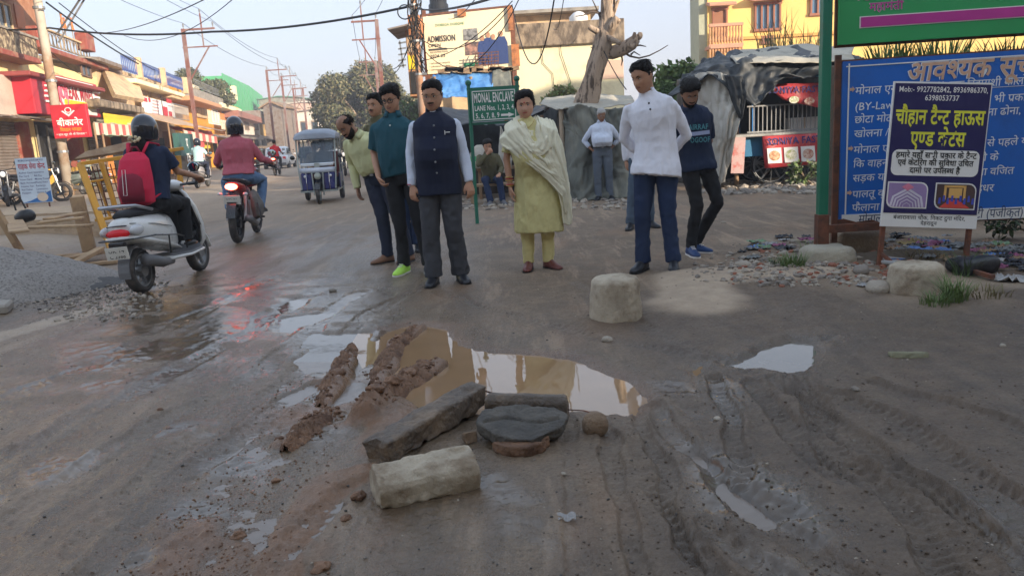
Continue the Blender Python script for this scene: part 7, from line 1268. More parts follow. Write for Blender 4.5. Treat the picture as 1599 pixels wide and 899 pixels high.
def bike(label, loc, rz, paint=REDP, txt=('UK 07', 'W 9727'), sc=1., group=None, lit=True):
    t = thing('motorcycle', label, 'motorcycle', loc, rz, group, sc); vwheel(t, -.64, .30, .095, spokes=5, rim=BLKP); vwheel(t, .66, .30, .08, spokes=5, rim=BLKP)
    f = MB(); f.loft([yz(-.80, .03, .80, .86), yz(-.72, .10, .76, .87), yz(-.5, .12, .70, .84), yz(-.25, .11, .62, .80), yz(-.05, .09, .60, .76)]); f.build('tail_cowl', paint, t, True)
    f = MB(); f.loft([yz(-.72, .07, .86, .90), yz(-.5, .12, .82, .90), yz(-.2, .13, .78, .86), yz(.08, .10, .78, .84)]); f.build('seat', SEAT, t, True)
    f = MB(); f.loft([yz(.04, .06, .76, .86), yz(.12, .14, .74, .92), yz(.30, .16, .74, .97), yz(.44, .12, .78, .96), yz(.50, .04, .84, .92)]); f.build('fuel_tank', paint, t, True)
    f = MB(); f.box((.06, 0, .42), (.36, .24, .26), b=.04); f.lathe([(.075, -.16), (.09, -.1), (.09, .1), (.075, .16)], (.0, 0, .38), 14, (math.pi / 2, 0, 0)); f.build('engine', ALU, t)
    f = MB(); f.tube([(.48, 0, .92), (.3, 0, .55), (.28, 0, .3), (-.2, 0, .26)], .025, 8); f.tube([(.4, 0, .85), (-.2, 0, .72), (-.25, 0, .3)], .022, 8); f.tube([(-.22, .1, .32), (-.64, .1, .30)], .02, 8); f.tube([(-.22, -.1, .32), (-.64, -.1, .30)], .02, 8); f.build('frame', BLKP, t)
    for s_ in (1, -1):
        MB().tube([(-.5, s_ * .12, .70), (-.62, s_ * .12, .32)], .026, 8).build('shock_absorber', ALU, t); MB().tube([(.50, s_ * .09, 1.0), (.66, s_ * .075, .30)], .022, 8).build('fork_leg', ALU, t); MB().tube([(.32, s_ * .28, 1.06), (.24, s_ * .40, 1.04)], .019, 8).build('grip', BLK, t); mirror(t, (.36, s_ * .22, 1.06), (.30, s_ * .36, 1.24)); MB().cyl((-.05, s_ * .12, .32), (-.05, s_ * .27, .32), .015).build('foot_peg', BLK, t); f = MB(); f.ell((-.76, s_ * .17, .70), (.03, .035, .02), 10, 6); f.build('turn_signal', CLR, t, True)
    MB().tube([(.28, .36, 1.05), (.38, .24, 1.07), (.44, 0, 1.03), (.38, -.24, 1.07), (.28, -.36, 1.05)], .013, 8).build('handlebar', BLKP, t); f = MB(); f.ell((.60, 0, .93), (.08, .10, .11), 14, 10); f.build('headlight_cowl', paint, t, True); f = MB(); f.ell((.66, 0, .93), (.03, .075, .085), 14, 8); f.build('headlight', CLR, t, True)
    f = MB(); f.ell((-.815, 0, .80), (.035, .085, .045), 14, 8); f.build('tail_light', TLB if lit else TLR, t, True); f = MB(); f.tube([(-.4, .13, .86), (-.75, .12, .90), (-.84, 0, .91), (-.75, -.12, .90), (-.4, -.13, .86)], .012, 6); f.build('grab_rail', BLKP, t)
    MB().tube([(.2, -.14, .25), (-.2, -.17, .24), (-.6, -.19, .33), (-.78, -.19, .37)], [.02, .045, .052, .045], 12).build('exhaust', GRYP, t, True)
    f = MB(); f.loft([np.array([[-.64 + q_ * math.cos(a), q, .30 + q_ * math.sin(a)] for q, q_ in ((-.06, .345), (.06, .345), (.055, .33), (-.055, .33))]) for a in np.linspace(1.3, 2.9, 9)]); f.loft([np.array([[.66 + q_ * math.cos(a), q, .30 + q_ * math.sin(a)] for q, q_ in ((-.055, .335), (.055, .335), (.05, .32), (-.05, .32))]) for a in np.linspace(.6, 2.6, 9)]); f.build('mudguards', BLKP, t)
    MB().box((-.80, 0, .60), (.02, .17, .20), (0, -.2, 0), .01).build('plate_bracket', BLKP, t); plate_(t, -.825, .62, txt, tilt=.2); return t
def rot(v, a): return Vector((v[0] * math.cos(a) - v[1] * math.sin(a), v[0] * math.sin(a) + v[1] * math.cos(a), v[2] if len(v) > 2 else 0))
def rider(label, veh, off, sp, zs=0.):
    """person sitting on a vehicle; person frame faces -y, so it is turned so that -y points along the vehicle's x"""
    rz = veh.rotation_euler.z; p = Vector(veh.location) + rot(off, rz) * veh.scale[0]
    b = dict(pelvis=(0, 0, .90), chest=(0, -.06, 1.24), neck=(0, -.11, 1.41), headoff=(0, -.02, .155), noface=1, vx=.009, cv=.011, s0=np.array((-.165, -.085, 1.35)), s1=np.array((.165, -.085, 1.35)), e0=(-.25, -.22, 1.12), e1=(.25, -.22, 1.12), w0=(-.30, -.44, 1.06), w1=(.30, -.44, 1.06), h0=(0, -.8, -.2), h1=(0, -.8, -.2), p0=(0, .2, -1), p1=(0, .2, -1), c0=1.0, c1=1.0,
             k0=(-.17, -.42, .84), k1=(.17, -.42, .84), a0=(-.17, -.34, .42), a1=(.17, -.34, .42), f0=(-.1, -1, 0), f1=(.1, -1, 0), hem=.90, sleeve=1.)
    b.update(sp); return person(label, (p.x, p.y, p.z + zs), rz + math.pi / 2, b)
def helmet(t, HT, mat=HLM, visor=True, open_=False):
    f = MB(); rings = []
    for z in np.linspace(-.105, .155, 16):
        q = (z - .012) / .145; k = math.sqrt(max(1 - q * q, .001)) if q > 0 else 1 - .12 * q * q; n = 30; a = np.arange(n) * 2 * math.pi / n; rings.append(HT(np.stack([.122 * k * np.sin(a), .012 - .142 * k * np.cos(a), np.full(n, z)], 1)))
    f.loft(rings); ho = f.build('helmet', mat, t, True); f = MB(); f.ell(HT((.0, -.088, .01)), (.085, .055, .045), 16, 8); f.build('visor', M('dark_visor', (.02, .025, .03), .08, bump=0, rv=0), ho, True)
    f = MB(); f.box(HT((0, .157, .035)), (.05, .006, .010)); f.build('helmet_mark', STL, ho)
def gpos(px, py, dz=0): p = G(px, py); return (p.x, p.y, gz(p.x, p.y) + dz)
# white scooter and its rider
SRZ = R(90); c = G(230, 456); c2 = (c.x + .02, c.y + .57, gz(c.x, c.y + .57) - .005); SCT = scooter('white scooter with grey seat rail driving away on the left, number plate UK 14', c2, SRZ - R(4), sc=.96); SCT.rotation_euler.x = R(-3)
BPK = CL('red_backpack_cloth', (.62, .015, .06), .75); BPD = CL('dark_red_backpack_cloth', (.22, .01, .03), .75)
t, S_, rg_, HT_ = rider('woman in dark navy T-shirt riding the white scooter with a red backpack', SCT, (-.28, 0, 0), dict(seed=31, h=.97, trousers=BLKT, shirt=NVT, sleeve=.42, hem=.86, loose=.012, skin=SK1, shoes=0, wide=1.08, belly=.08, sr=.066, pelvis=(0, 0, .88), tr=(.10, .095, .078, .064, .060),
    k0=(-.13, -.44, .80), k1=(.13, -.44, .80), a0=(-.15, -.38, .42), a1=(.15, -.38, .42), e0=(-.24, -.20, 1.14), e1=(.24, -.20, 1.14), w0=(-.33, -.42, 1.07), w1=(.33, -.42, 1.07), cuff=.04))
helmet(t, HT_); f = MB(); f.ell((0, .03, 1.40), (.075, .055, .13), 14, 10); f.build('long_hair', HB, t, True); f = MB(); 
for k in range(14): a = k * .9; f.ell((.05 * math.cos(a) + .01, .085 + .02 * math.sin(a * 2), 1.475 + .02 * math.sin(a)), .017, 8, 6)
f.build('hair_scrunchie', M('cream_scrunchie', (.65, .55, .35), .9), t, True)
for i in (-1, 1): f = MB(); f.ell((i * .15, -.44, .385), (.045, .12, .028), 12, 8); f.build('sandal', BLK, t, True)
rz = t.rotation_euler.z; bp = thing('backpack', 'red backpack with dark red panels and a white zip outline worn by the scooter rider', 'backpack', t.location + rot((0, 0, 0), rz), rz, None, .97)
f = MB(); q = lambda z, w, d, y: np.stack([w * np.sign(np.cos(a_)) * np.abs(np.cos(a_)) ** .6, y + d * np.sign(np.sin(a_)) * np.abs(np.sin(a_)) ** .6, np.full(24, z)], 1)
a_ = np.arange(24) * 2 * math.pi / 24; f.loft([q(.84, .10, .05, .17), q(.87, .155, .09, .19), q(1.0, .165, .105, .20), q(1.15, .155, .095, .18), q(1.28, .135, .075, .155), q(1.34, .09, .05, .13), q(1.36, .03, .02, .12)]); me = joined(f, .010, 3, lambda co, no: (fbm(co[:, 0] * 9, co[:, 1] * 9, co[:, 2] * 7, 1, 3, 3) - .5) * .014, 'bag'); put(me, 'bag', BPK, bp)
f = MB(); f.loft([q(.88, .115, .06, .25), q(.98, .13, .07, .262), q(1.10, .12, .06, .245), q(1.17, .08, .04, .225)]); f.build('front_pocket', BPD, bp, True); f = MB(); 
for x_ in (-.115, .115): f.tube([(x_, .18, .87), (x_ * 1.15, .235, 1.0), (x_ * 1.0, .215, 1.18), (x_ * .7, .17, 1.33)], .008, 6)
f.build('side_seam', BPD, bp, True); f = MB(); f.tube([(.02, .334, .95), (.055, .334, .95), (.050, .31, 1.19), (.018, .31, 1.19), (.02, .334, .95)], .003, 5, caps=False); f.build('zip_outline', WHT, bp)
f = MB(); f.tube([(-.05, .12, 1.35), (-.02, .12, 1.40), (.02, .12, 1.40), (.05, .12, 1.35)], .011, 8); f.build('top_handle', BPD, bp, True)
for s_ in (-1, 1): f = MB(); P = [(s_ * .07, .12, 1.33), (s_ * .10, .04, 1.44), (s_ * .12, -.10, 1.42), (s_ * .13, -.20, 1.28), (s_ * .15, -.17, 1.08), (s_ * .165, .0, .96), (s_ * .13, .14, .90)]; f.tube(P, .021, 8, flat=.4); f.build('shoulder_strap', BPK, bp, True)
# motorcycle with the man in pink
c = G(372, 380); BRZ = R(96); c2 = Vector((c.x, c.y, 0)) + rot((.64, 0), BRZ); MOT = bike('dark red motorcycle with lit brake light and grey side bag, number plate UK 07', (c2.x, c2.y, gz(c2.x, c2.y) - .005), BRZ); MOT.rotation_euler.x = R(3)
PNKS = CL('rose_pink_shirt', (.42, .10, .13)); t, S_, rg_, HT_ = rider('man in rose pink shirt and black helmet riding the motorcycle with lit brake light', MOT, (-.12, 0, .02), dict(seed=33, h=1.02, trousers=JEANP, shirt=PNKS, shoes=SBL, skin=SK1, wide=1.16, belly=.12, sw=.185, hem=.88, loose=.01, sr=.066, e0=(-.31, -.16, 1.10), e1=(.31, -.16, 1.10), w0=(-.38, -.42, 1.05), w1=(.38, -.42, 1.05), k0=(-.26, -.34, .80), k1=(.26, -.34, .80), a0=(-.22, -.16, .42), a1=(.22, -.16, .42), tr=(.105, .095, .078, .066, .062))); helmet(t, HT_)
f = MB(); a_ = np.arange(20) * 2 * math.pi / 20
for z, w, d, x_ in ((.34, .10, .04, .27), (.38, .17, .07, .29), (.52, .19, .08, .28), (.66, .16, .05, .25), (.70, .12, .03, .22)): f.v.append(np.stack([-.45 + w * np.cos(a_), -x_ + d * np.sin(a_), z + .03 * np.cos(a_)], 1))
rr = f.v; f = MB(); f.loft(rr); bt = thing('side_bag', 'limp grey canvas side bag hanging on the right of the dark red motorcycle', 'bag', MOT.location, MOT.rotation_euler.z); put(joined(f, .011, 3, lambda co, no: (fbm(co[:, 0] * 12, co[:, 1] * 12, co[:, 2] * 8, 1, 3, 3) - .5) * .03, 'bag'), 'bag', M('grey_canvas_bag', (.10, .09, .08), .9), bt); MB().tube([(-.45, -.2, .66), (-.42, -.05, .88), (-.4, .06, .84)], .012, 6, flat=.4).build('strap', BLK, bt); MB().tube([(-.6, -.32, .55), (-.66, -.36, .42), (-.68, -.37, .30)], .012, 6, flat=.4).build('loose_strap', BLK, bt)
# riders further off
def far_ride(px, py, rz, kind, lb, rl, shirt, tro, helm=None, paint=REDP, lit=False, txt=('UK 07', 'A 4122'), **kw):
    c = G(px, py); v = (bike if kind == 'b' else scooter)(lb, (c.x, c.y, gz(c.x, c.y)), rz, paint, txt, group='two-wheelers riding away down the street', **({'lit': lit} if kind == 'b' else {}))
    sp = dict(seed=px, vx=.013, cv=.015, trousers=tro, shirt=shirt, shoes=SBL, hair='short', sleeve=.46, skin=SK2); sp.update(kw); t, _, _, HT = rider(rl, v, (-.15, 0, 0), sp)
    if helm: helmet(t, HT, helm)
    return v
far_ride(398, 288, R(100), 'b', 'motorcycle ridden away by the man in the orange shirt', 'man in bright orange T-shirt riding a motorcycle away', CL('orange_tshirt', (.75, .28, .01)), BLKT, lit=False)
far_ride(434, 276, R(97), 'b', 'motorcycle with glowing rear light ridden by the man in bright red', 'bareheaded man in bright red shirt riding a motorcycle away beside the white car', CL('bright_red_shirt', (.60, .01, .02)), BLKT, lit=True, wide=1.1)
far_ride(318, 298, R(95), 's', 'grey scooter ridden away by the person in the pale cyan shirt', 'rider in pale cyan shirt and dark helmet on a grey scooter', CL('pale_cyan_shirt', (.42, .62, .62)), DKN, HLM, paint=M('grey_scooter_paint', (.32, .30, .30), .4, coat=.3))
far_ride(386, 283, R(92), 'b', 'motorcycle ahead of the orange shirted rider', 'rider in maroon top and yellow helmet just left of the orange shirted man', CL('maroon_top', (.30, .03, .10)), DKN, M('yellow_helmet', (.65, .45, .10), .4), paint=BLKP)
# white car far off
def car(label, loc, rz, paint, sc=1., group=None):
    t = thing('car', label, 'car', loc, rz, group, sc); sec = [(-1.95, .62, .45, .80), (-1.85, .76, .32, .95), (-1.3, .80, .25, 1.02), (-.2, .81, .22, 1.0), (.9, .80, .25, .96), (1.6, .76, .30, .86), (1.92, .66, .38, .70)]
    f = MB(); f.loft([yz(x, w, z0, z1, 24, .45) for x, w, z0, z1 in sec]); f.build('body', paint, t, True); f = MB(); f.loft([yz(-1.75, .60, .9, .98, 20, .5), yz(-1.25, .66, .9, 1.46, 20, .45), (yz(-.3, .68, .9, 1.52, 20, .45)), yz(.25, .64, .9, 1.45, 20, .45), yz(1.0, .62, .88, .94, 20, .5)]); cb = f.build('cabin', paint, t, True)
    f = MB(); f.loft([yz(-1.62, .52, 1.0, 1.06, 16, .5), yz(-1.34, .55, 1.0, 1.38, 16, .5), yz(-1.30, .5, 1.0, 1.36, 16, .5)]); f.box((-.45, .675, 1.2), (1.3, .03, .34), (0, 0, 0), .01); f.box((-.45, -.675, 1.2), (1.3, .03, .34), (0, 0, 0), .01); f.loft([yz(.28, .5, 1.0, 1.38, 16, .5), yz(.36, .55, 1.0, 1.36, 16, .5), yz(.92, .56, .95, .99, 16, .5)]); f.build('windows', GLS, cb, True)
    for x in (-1.2, 1.2):
        for y in (-.72, .72): w_ = vwheel(t, x, .29, .17, y, ALU, 6, False)
    for s_ in (-1, 1): MB().box((-1.92, s_ * .6, .78), (.06, .2, .16), b=.02).build('tail_light', TLR, t); MB().box((1.85, s_ * .55, .66), (.06, .26, .13), b=.02).build('headlight', CLR, t); MB().box((.55, s_ * .88, 1.0), (.1, .14, .1), b=.02).build('door_mirror', paint, t)
    MB().box((-1.97, 0, .40), (.08, 1.4, .16), b=.02).build('bumper', GRYP, t); plate_(t, -2.0, .62, ('UK 07',), w=.4, h=.1); return t
CW_ = M('white_car_paint', (.62, .64, .66), .25, var=.04, bump=0, coat=.5)
c = G(418, 268); car('white hatchback car driving away beside the man in red', (c.x, c.y + 3, 0), R(96), CW_, 1.0)
f_ = [((455, 252), 'b', 'parked dark motorcycle far down the street left of the e-rickshaw'), ((540, 274), 'b', 'dark motorcycle standing just right of the e-rickshaw'), ((553, 270), 's', 'white scooter standing right of the e-rickshaw behind the bearded man')]
for (px, py), k, lb in f_: c = G(px, py); (bike if k == 'b' else scooter)(lb, (c.x, c.y, 0), R(-80), **({'paint': BLKP, 'lit': False} if k == 'b' else {}), group='parked two-wheelers')
for i, (px, py, rz, k, lb) in enumerate([(15, 322, R(-60), 'b', 'black motorcycle parked at the far left edge before the grey shutter'), (60, 318, R(20), 'b', 'motorcycle parked behind the white Grahak Seva Kendra board'), (112, 305, R(160), 's', 'grey scooter parked by the red column of the sweet shop'), (150, 300, R(150), 's', 'green grey scooter parked behind the yellow barricade')]):
    c = G(px, py, .1); (bike if k == 'b' else scooter)(lb, (c.x, c.y, .1), rz, **({'paint': BLKP, 'lit': False} if k == 'b' else {'paint': M('old_grey_paint', (.20, .24, .22), .4)}), group='parked two-wheelers')
for px, py, lb, m_ in ((478, 250, 'small dark car parked far behind the e-rickshaw', BLKP), (520, 246, 'silver car coming far behind the e-rickshaw', M('silver_paint', (.45, .46, .48), .3, .3, coat=.4))): c = G(px, py); car(lb, (c.x, c.y, 0), R(-85), m_)
# the e-rickshaw: local x forward; seen head-on
c = G(499, 319); ERZ = R(-90 + 8); NVB = M('rickshaw_blue', (.012, .018, .13), .35, var=.2, vs=3, coat=.3, col2=(.05, .05, .12), s2=4, t2=.6); RW = M('rickshaw_white_panel', (.50, .54, .62), .4, coat=.3); RCV = M('grey_vinyl_roof', (.27, .30, .35), .6, var=.15, vs=2, bs=18, col2=(.38, .40, .43), s2=2, t2=.6); GRT = M('greenish_grey_tube', (.30, .33, .31), .5, .3)
GLR = M('dusty_windscreen', (.10, .14, .18), .08, bump=0, rv=0, alpha=.55)
p_ = Vector((c.x, c.y, 0)) + rot((-.95, 0), ERZ); t = thing('e_rickshaw', 'dark blue battery rickshaw with grey roof and white dash coming towards the crossing', 'rickshaw', (p_.x, p_.y, 0), ERZ, None, .95)
vwheel(t, .95, .235, .09, 0, GRT, 5); vwheel(t, -.75, .235, .10, .44, GRT, 5); vwheel(t, -.75, .235, .10, -.44, GRT, 5)
f = MB()
for s_ in (-1, 1): f.bar((.72, s_ * .42, .30), (-1.15, s_ * .47, .30), .045); f.tube([(.74, s_ * .40, .35), (.70, s_ * .44, .85), (.42, s_ * .46, 1.62)], .018, 8); f.tube([(-.3, s_ * .47, .35), (-.3, s_ * .47, 1.62)], .016, 8); f.tube([(-1.1, s_ * .47, .35), (-1.15, s_ * .47, 1.62)], .016, 8); f.tube([(.42, s_ * .46, 1.62), (-1.15, s_ * .47, 1.62)], .018, 8); f.tube([(-.3, s_ * .48, .9), (-1.1, s_ * .48, .9)], .014, 8)
f.bar((.74, -.42, .30), (.74, .42, .30), .04); f.build('tube_frame', GRT, t)
f = MB(); f.box((-.2, 0, .32), (1.8, .88, .05)); f.build('floor', BLKP, t)
for s_ in (-1, 1): f = MB(); f.box((.66, s_ * .27, .53), (.10, .28, .42), (0, -.1, 0), .03); f.build('front_panel', NVB, t); f = MB(); f.box((-.55, s_ * .455, .50), (1.1, .03, .38), b=.012); f.build('side_panel', NVB, t); f = MB(); f.tube([(.78, s_ * .11, .20), (.78, s_ * .13, .75)], .018, 8); f.build('front_fork', GRT, t); f = MB(); f.tube([(.75, s_ * .27, .30), (.80, s_ * .27, .5), (.75, s_ * .27, .74)], .009, 6); f.build('guard_rod', CHR, t); f = MB(); f.ell((.74, s_ * .30, .66), (.03, .035, .035), 10, 8); f.build('indicator', CLR, t, True); mirror(t, (.6, s_ * .44, 1.05), (.62, s_ * .56, 1.12), .05)
f = MB(); f.loft([np.array([[.64 + .10 * (1 - (y / .46) ** 2), y, z0] for y in np.linspace(-.43, .43, 11)] + [[.60, y, z0] for y in np.linspace(.43, -.43, 11)]) for z0 in (.74, .80, .86)]); f.build('white_dash', RW, t, True); f = MB(); f.box((.66, 0, .93), (.05, .78, .07), b=.015); f.build('wiper_panel', M('pale_strip', (.62, .64, .66), .5), t)
f = MB(); f.box((.71, 0, .90), (.05, .12, .15), b=.01); f.build('square_badge', M('dull_badge', (.36, .38, .36), .5), t); f = MB(); f.add([(.64, -.40, .97), (.64, .40, .97), (.45, .42, 1.50), (.45, -.42, 1.50)], [(0, 1, 2, 3)]); f.build('windscreen', GLR, t, solid=.006)
f = MB(); f.tube([(.65, -.42, .96), (.65, .42, .96)], .016, 8); f.tube([(.44, -.44, 1.53), (.44, .44, 1.53)], .016, 8); f.build('windscreen_frame', CHR, t); f = MB(); f.lathe([(.0, -.03), (.075, -.03), (.085, 0), (.075, .02), (0, .035)], (.80, 0, .66), 18, (0, math.pi / 2, 0)); f.build('headlight', M('dull_headlight', (.30, .32, .27), .3), t, True)
f = MB(); f.loft([np.array([[.95 + .27 * math.cos(a), q, .235 + .27 * math.sin(a)] for q in (-.06, .06)] + [[.95 + .255 * math.cos(a), q, .235 + .255 * math.sin(a)] for q in (.055, -.055)]) for a in np.linspace(.5, 2.6, 9)]); f.build('front_mudguard', BLKP, t); f = MB(); f.box((.74, 0, .46), (.06, .16, .10), b=.01); f.build('steering_shroud', BLKP, t)
f = MB(); n = 24; rings = []
for x, zt in ((.62, 1.58), (.60, 1.68), (.45, 1.745), (-.2, 1.79), (-1.0, 1.76), (-1.22, 1.66), (-1.23, 1.56)): rings.append(np.array([[x, y, zt - .10 * abs(y / .5) ** 4] for y in np.linspace(-.50, .50, n)] + [[x, y, 1.54] for y in np.linspace(.50, -.50, n)]))
f.loft(rings); put(joined(f, .022, 3, lambda co, no: (fbm(co[:, 0] * 5, co[:, 1] * 5, co[:, 2] * 5, 1, 3, 4) - .5) * .03, 'roof'), 'vinyl_roof', RCV, t)
f = MB(); f.box((-.05, 0, .62), (.30, .80, .12), b=.03); f.box((-.95, 0, .62), (.40, .84, .12), b=.03); f.box((-1.15, 0, .95), (.08, .84, .55), b=.03); f.build('seats', M('maroon_seat', (.12, .02, .02), .6), t); f = MB(); f.tube([(.45, .25, .98), (.50, 0, 1.0), (.45, -.25, .98)], .014, 8); f.tube([(.50, 0, 1.0), (.72, 0, .7)], .02, 8); f.build('handlebar', BLKP, t)
f = MB(); f.box((-1.19, 0, .75), (.03, .9, .85), b=.01); f.build('rear_panel', NVB, t)
rider('driver in brown shirt inside the e-rickshaw', t, (-.02, .12, -.17), dict(seed=41, h=.95, vx=.014, cv=.016, noface=0, trousers=DKN, shirt=CL('brown_shirt', (.20, .12, .07)), hair='short', skin=SK2, shoes=SBL, e0=(-.22, -.2, 1.1), e1=(.22, -.2, 1.1), w0=(-.2, -.38, 1.08), w1=(.2, -.38, 1.08), k0=(-.13, -.38, .80), k1=(.13, -.38, .80), a0=(-.12, -.40, .62), a1=(.12, -.40, .62)))
rider('passenger in pale shirt on the back seat of the e-rickshaw', t, (-.95, -.18, -.18), dict(seed=42, h=.93, vx=.015, cv=.017, noface=0, trousers=BLKT, shirt=CL('ochre_shirt', (.40, .28, .14)), hair='short', skin=SK1, shoes=SBL, chest=(0, .0, 1.24), neck=(0, .0, 1.41), s0=np.array((-.165, 0, 1.35)), s1=np.array((.165, 0, 1.35)), e0=(-.2, -.05, 1.1), e1=(.2, -.05, 1.1), w0=(-.12, -.26, 1.0), w1=(.12, -.26, 1.0), k0=(-.1, -.40, .92), k1=(.1, -.40, .92), a0=(-.1, -.42, .55), a1=(.1, -.42, .55)))
# ---------------------------------------------------------------- broken kerb blocks, stones and mud in front
CON = M('pale_cast_concrete', (.42, .355, .265), .92, var=.18, vs=9, bs=110, bump=.5, col2=(.22, .165, .11), s2=5, t2=.57); WETC = M('wet_dark_concrete', (.10, .075, .055), .5, var=.3, vs=5, bs=35, bump=.5, col2=(.20, .14, .09), s2=6, t2=.57); ASPH = M('asphalt_chunk', (.085, .078, .07), .85, var=.25, vs=9, bs=60, bump=.7, col2=(.14, .125, .105), s2=5, t2=.55, spec=.2); MUD = M('red_brown_mud', (.215, .12, .07), .75, var=.3, vs=9, bs=30, bump=.6, col2=(.10, .05, .028), s2=8, t2=.54); SOILP = M('brown_stone', (.20, .135, .085), .85, var=.2, vs=6, bs=30, bump=.5)
def chunk(name, label, cat, prof, length, loc, rz, mat, amp=.012, vox=.012, seed=0, tilt=(0, 0), mats=None, group=None, smooth=2):
    """block: profile (y,z) swept along x and worn by noise"""
    f = MB(); f.loft([np.array([[x, y * k, z * k] for y, z in prof]) for x, k in ((-length / 2, .96), (-length / 2 + .015, 1), (length / 2 - .015, 1), (length / 2, .96))])
    def dsp(co, no): return (fbm(co[:, 0], co[:, 1], co[:, 2], 9, 4, seed) - .5) * amp * 2 + (fbm(co[:, 0], co[:, 1], co[:, 2], 45, 3, seed + 3) - .5) * amp * .55 - ss(.56, .66, fbm(co[:, 0], co[:, 1], co[:, 2], 9, 3, seed + 7)) * amp * .8
    me = joined(f, vox, smooth, dsp, name); o = put(me, name, mat, None, label, cat, group, None, loc, (tilt[0], tilt[1], rz)); return o
a, b = G(592, 792), G(750, 757); dv = b - a; L_ = dv.length; ang = math.atan2(dv.y, dv.x); nrm = Vector((-dv.y, dv.x, 0)).normalized(); mid = (a + b) / 2 + nrm * .075
chunk('kerb_block', 'pale broken concrete kerb block with rounded top lying nearest in the mud', 'concrete block', [(-.088, 0), (.088, 0), (.10, .05), (.082, .112), (.025, .140), (-.05, .122), (-.092, .098), (-.102, .074)], L_ * 1.0, (mid.x, mid.y, -.012), ang, CON, .011, .006, 3, smooth=1)
a, b = G(598, 722), G(752, 640); dv = b - a; ang = math.atan2(dv.y, dv.x); nrm = Vector((-dv.y, dv.x, 0)).normalized(); mid = (a + b) / 2 + nrm * .02
chunk('concrete_slab', 'long dark wet concrete slab leaning up behind the pale kerb block', 'concrete slab', [(-.06, 0), (.07, 0), (.085, .10), (.0, .125), (-.075, .10)], dv.length * 1.0, (mid.x, mid.y, .0), ang, WETC, .012, .008, 5, (R(-8), R(-3)))
a, b = G(760, 657), G(888, 655); dv = b - a; chunk('concrete_slab', 'short brown concrete slab at the near edge of the muddy puddle', 'concrete slab', [(-.05, 0), (.06, 0), (.07, .10), (-.03, .125), (-.055, .095)], dv.length, ((a.x + b.x) / 2, (a.y + b.y) / 2 + .03, -.005), math.atan2(dv.y, dv.x) - .04, WETC, .010, .008, 7, (0, R(2)))
# asphalt lump: an irregular plate
def plate_rock(name, label, cat, poly, th, loc, mat, seed, vox=.008, top=0., amp=.014, tilt=(0, 0, 0)):
    f = MB(); P = np.array(poly); f.loft([np.c_[P * .88, np.full(len(P), 0.)], np.c_[P * .98, np.full(len(P), th * .35)], np.c_[P, np.full(len(P), th)]]); me = joined(f, vox, 1, lambda co, no: (fbm(co[:, 0], co[:, 1], co[:, 2], 10, 4, seed) - .5) * amp * 2 + (fbm(co[:, 0], co[:, 1], co[:, 2] * 3, 40, 3, seed + 2) - .5) * amp * .8 - .020 * np.exp(-((co[:, 1] - .01 - .12 * co[:, 0] * 0 + .02 * np.sin(co[:, 0] * 22)) / .010) ** 2) * (np.abs(co[:, 0]) < .16), name)
    return put(me, name, mat, None, label, cat, None, None, loc, tilt)
c = G(812, 695); pz = [(-.19, .0), (-.17, .10), (-.08, .14), (.04, .14), (.15, .12), (.20, .05), (.17, -.05), (.10, -.10), (.04, -.15), (-.04, -.14), (-.12, -.09)]
plate_rock('asphalt_slab', 'cracked grey broken asphalt slab lying between the kerb block and the round stone', 'asphalt slab', pz, .062, (c.x + .01, c.y + .07, .02), ASPH, 9, .006, tilt=(R(9), R(2), 0)); plate_rock('clay_lump', 'brown clay lump stuck under the front of the asphalt slab', 'clay lump', [(q[0] * .62, q[1] * .55) for q in pz], .055, (c.x + .0, c.y - .045, -.012), MUD, 19, .009)
c = G(932, 682); rock((c.x, c.y + .05, .035), (.058, .055, .058), 5, SOILP, 'round_stone', 'brown rounded stone right of the asphalt slab', 'stone', amp=.12)
chunk('stone', 'small brown stone between the slab and the pale kerb block', 'stone', [(-.03, 0), (.03, 0), (.03, .05), (-.02, .06)], .07, (G(735, 690).x, G(735, 690).y, .0), .4, SOILP, .008, .009, 12)
f = MB(); p1, p2 = G(752, 640), G(905, 655); f.tube([(p1.x, p1.y, .10), (p1.x + .06, p1.y - .03, .09), (p1.x + .12, p1.y - .03, .06)], .004, 5); f.build('steel_bar', RST, label='short bent rusty bar sticking out of the long dark slab', cat='steel bar')
f = MB(); f.tube([(p2.x - .05, p2.y - .0, .05), (p2.x + .02, p2.y - .01, .045), (p2.x + .08, p2.y - .03, .03)], .003, 5); f.build('steel_bar', RST, label='thin dark bar between the brown slab and the round stone', cat='steel bar')
# round cast stones
def drum(px, py, r, h, lb, seed, tilt=(0, 0, 0)):
    c = G(px, py); f = MB(); f.lathe([(r * .96, -.06), (r * 1.03, .0), (r, h * .35), (r * .97, h * .7), (r * .93, h * .88), (r * .80, h * .97), (r * .45, h), (.02, h)], n=28)
    put(joined(f, .010, 2, lambda co, no: (fbm(co[:, 0], co[:, 1], co[:, 2], 8, 4, seed) - .5) * .022 + (fbm(co[:, 0], co[:, 1], co[:, 2], 40, 3, seed) - .5) * .010, 'stub'), 'concrete_bollard', CON, None, lb, 'concrete bollard', None, None, (c.x, c.y + r, gz(c.x, c.y)), tilt)
drum(968, 504, .175, .285, 'pale round concrete bollard stub standing alone by the sandy hump', 3); drum(1450, 463, .185, .205, 'low wide concrete stub among grass in front of the tent house board', 5)
rock(gpos(1335, 392, .08), (.22, .16, .14), 8, M('brown_concrete', (.24, .18, .12), .9, bump=.4, bs=25), 'stone_block', 'brown squared stone behind the footing under the blue board', 'stone', box=.5, amp=.2)
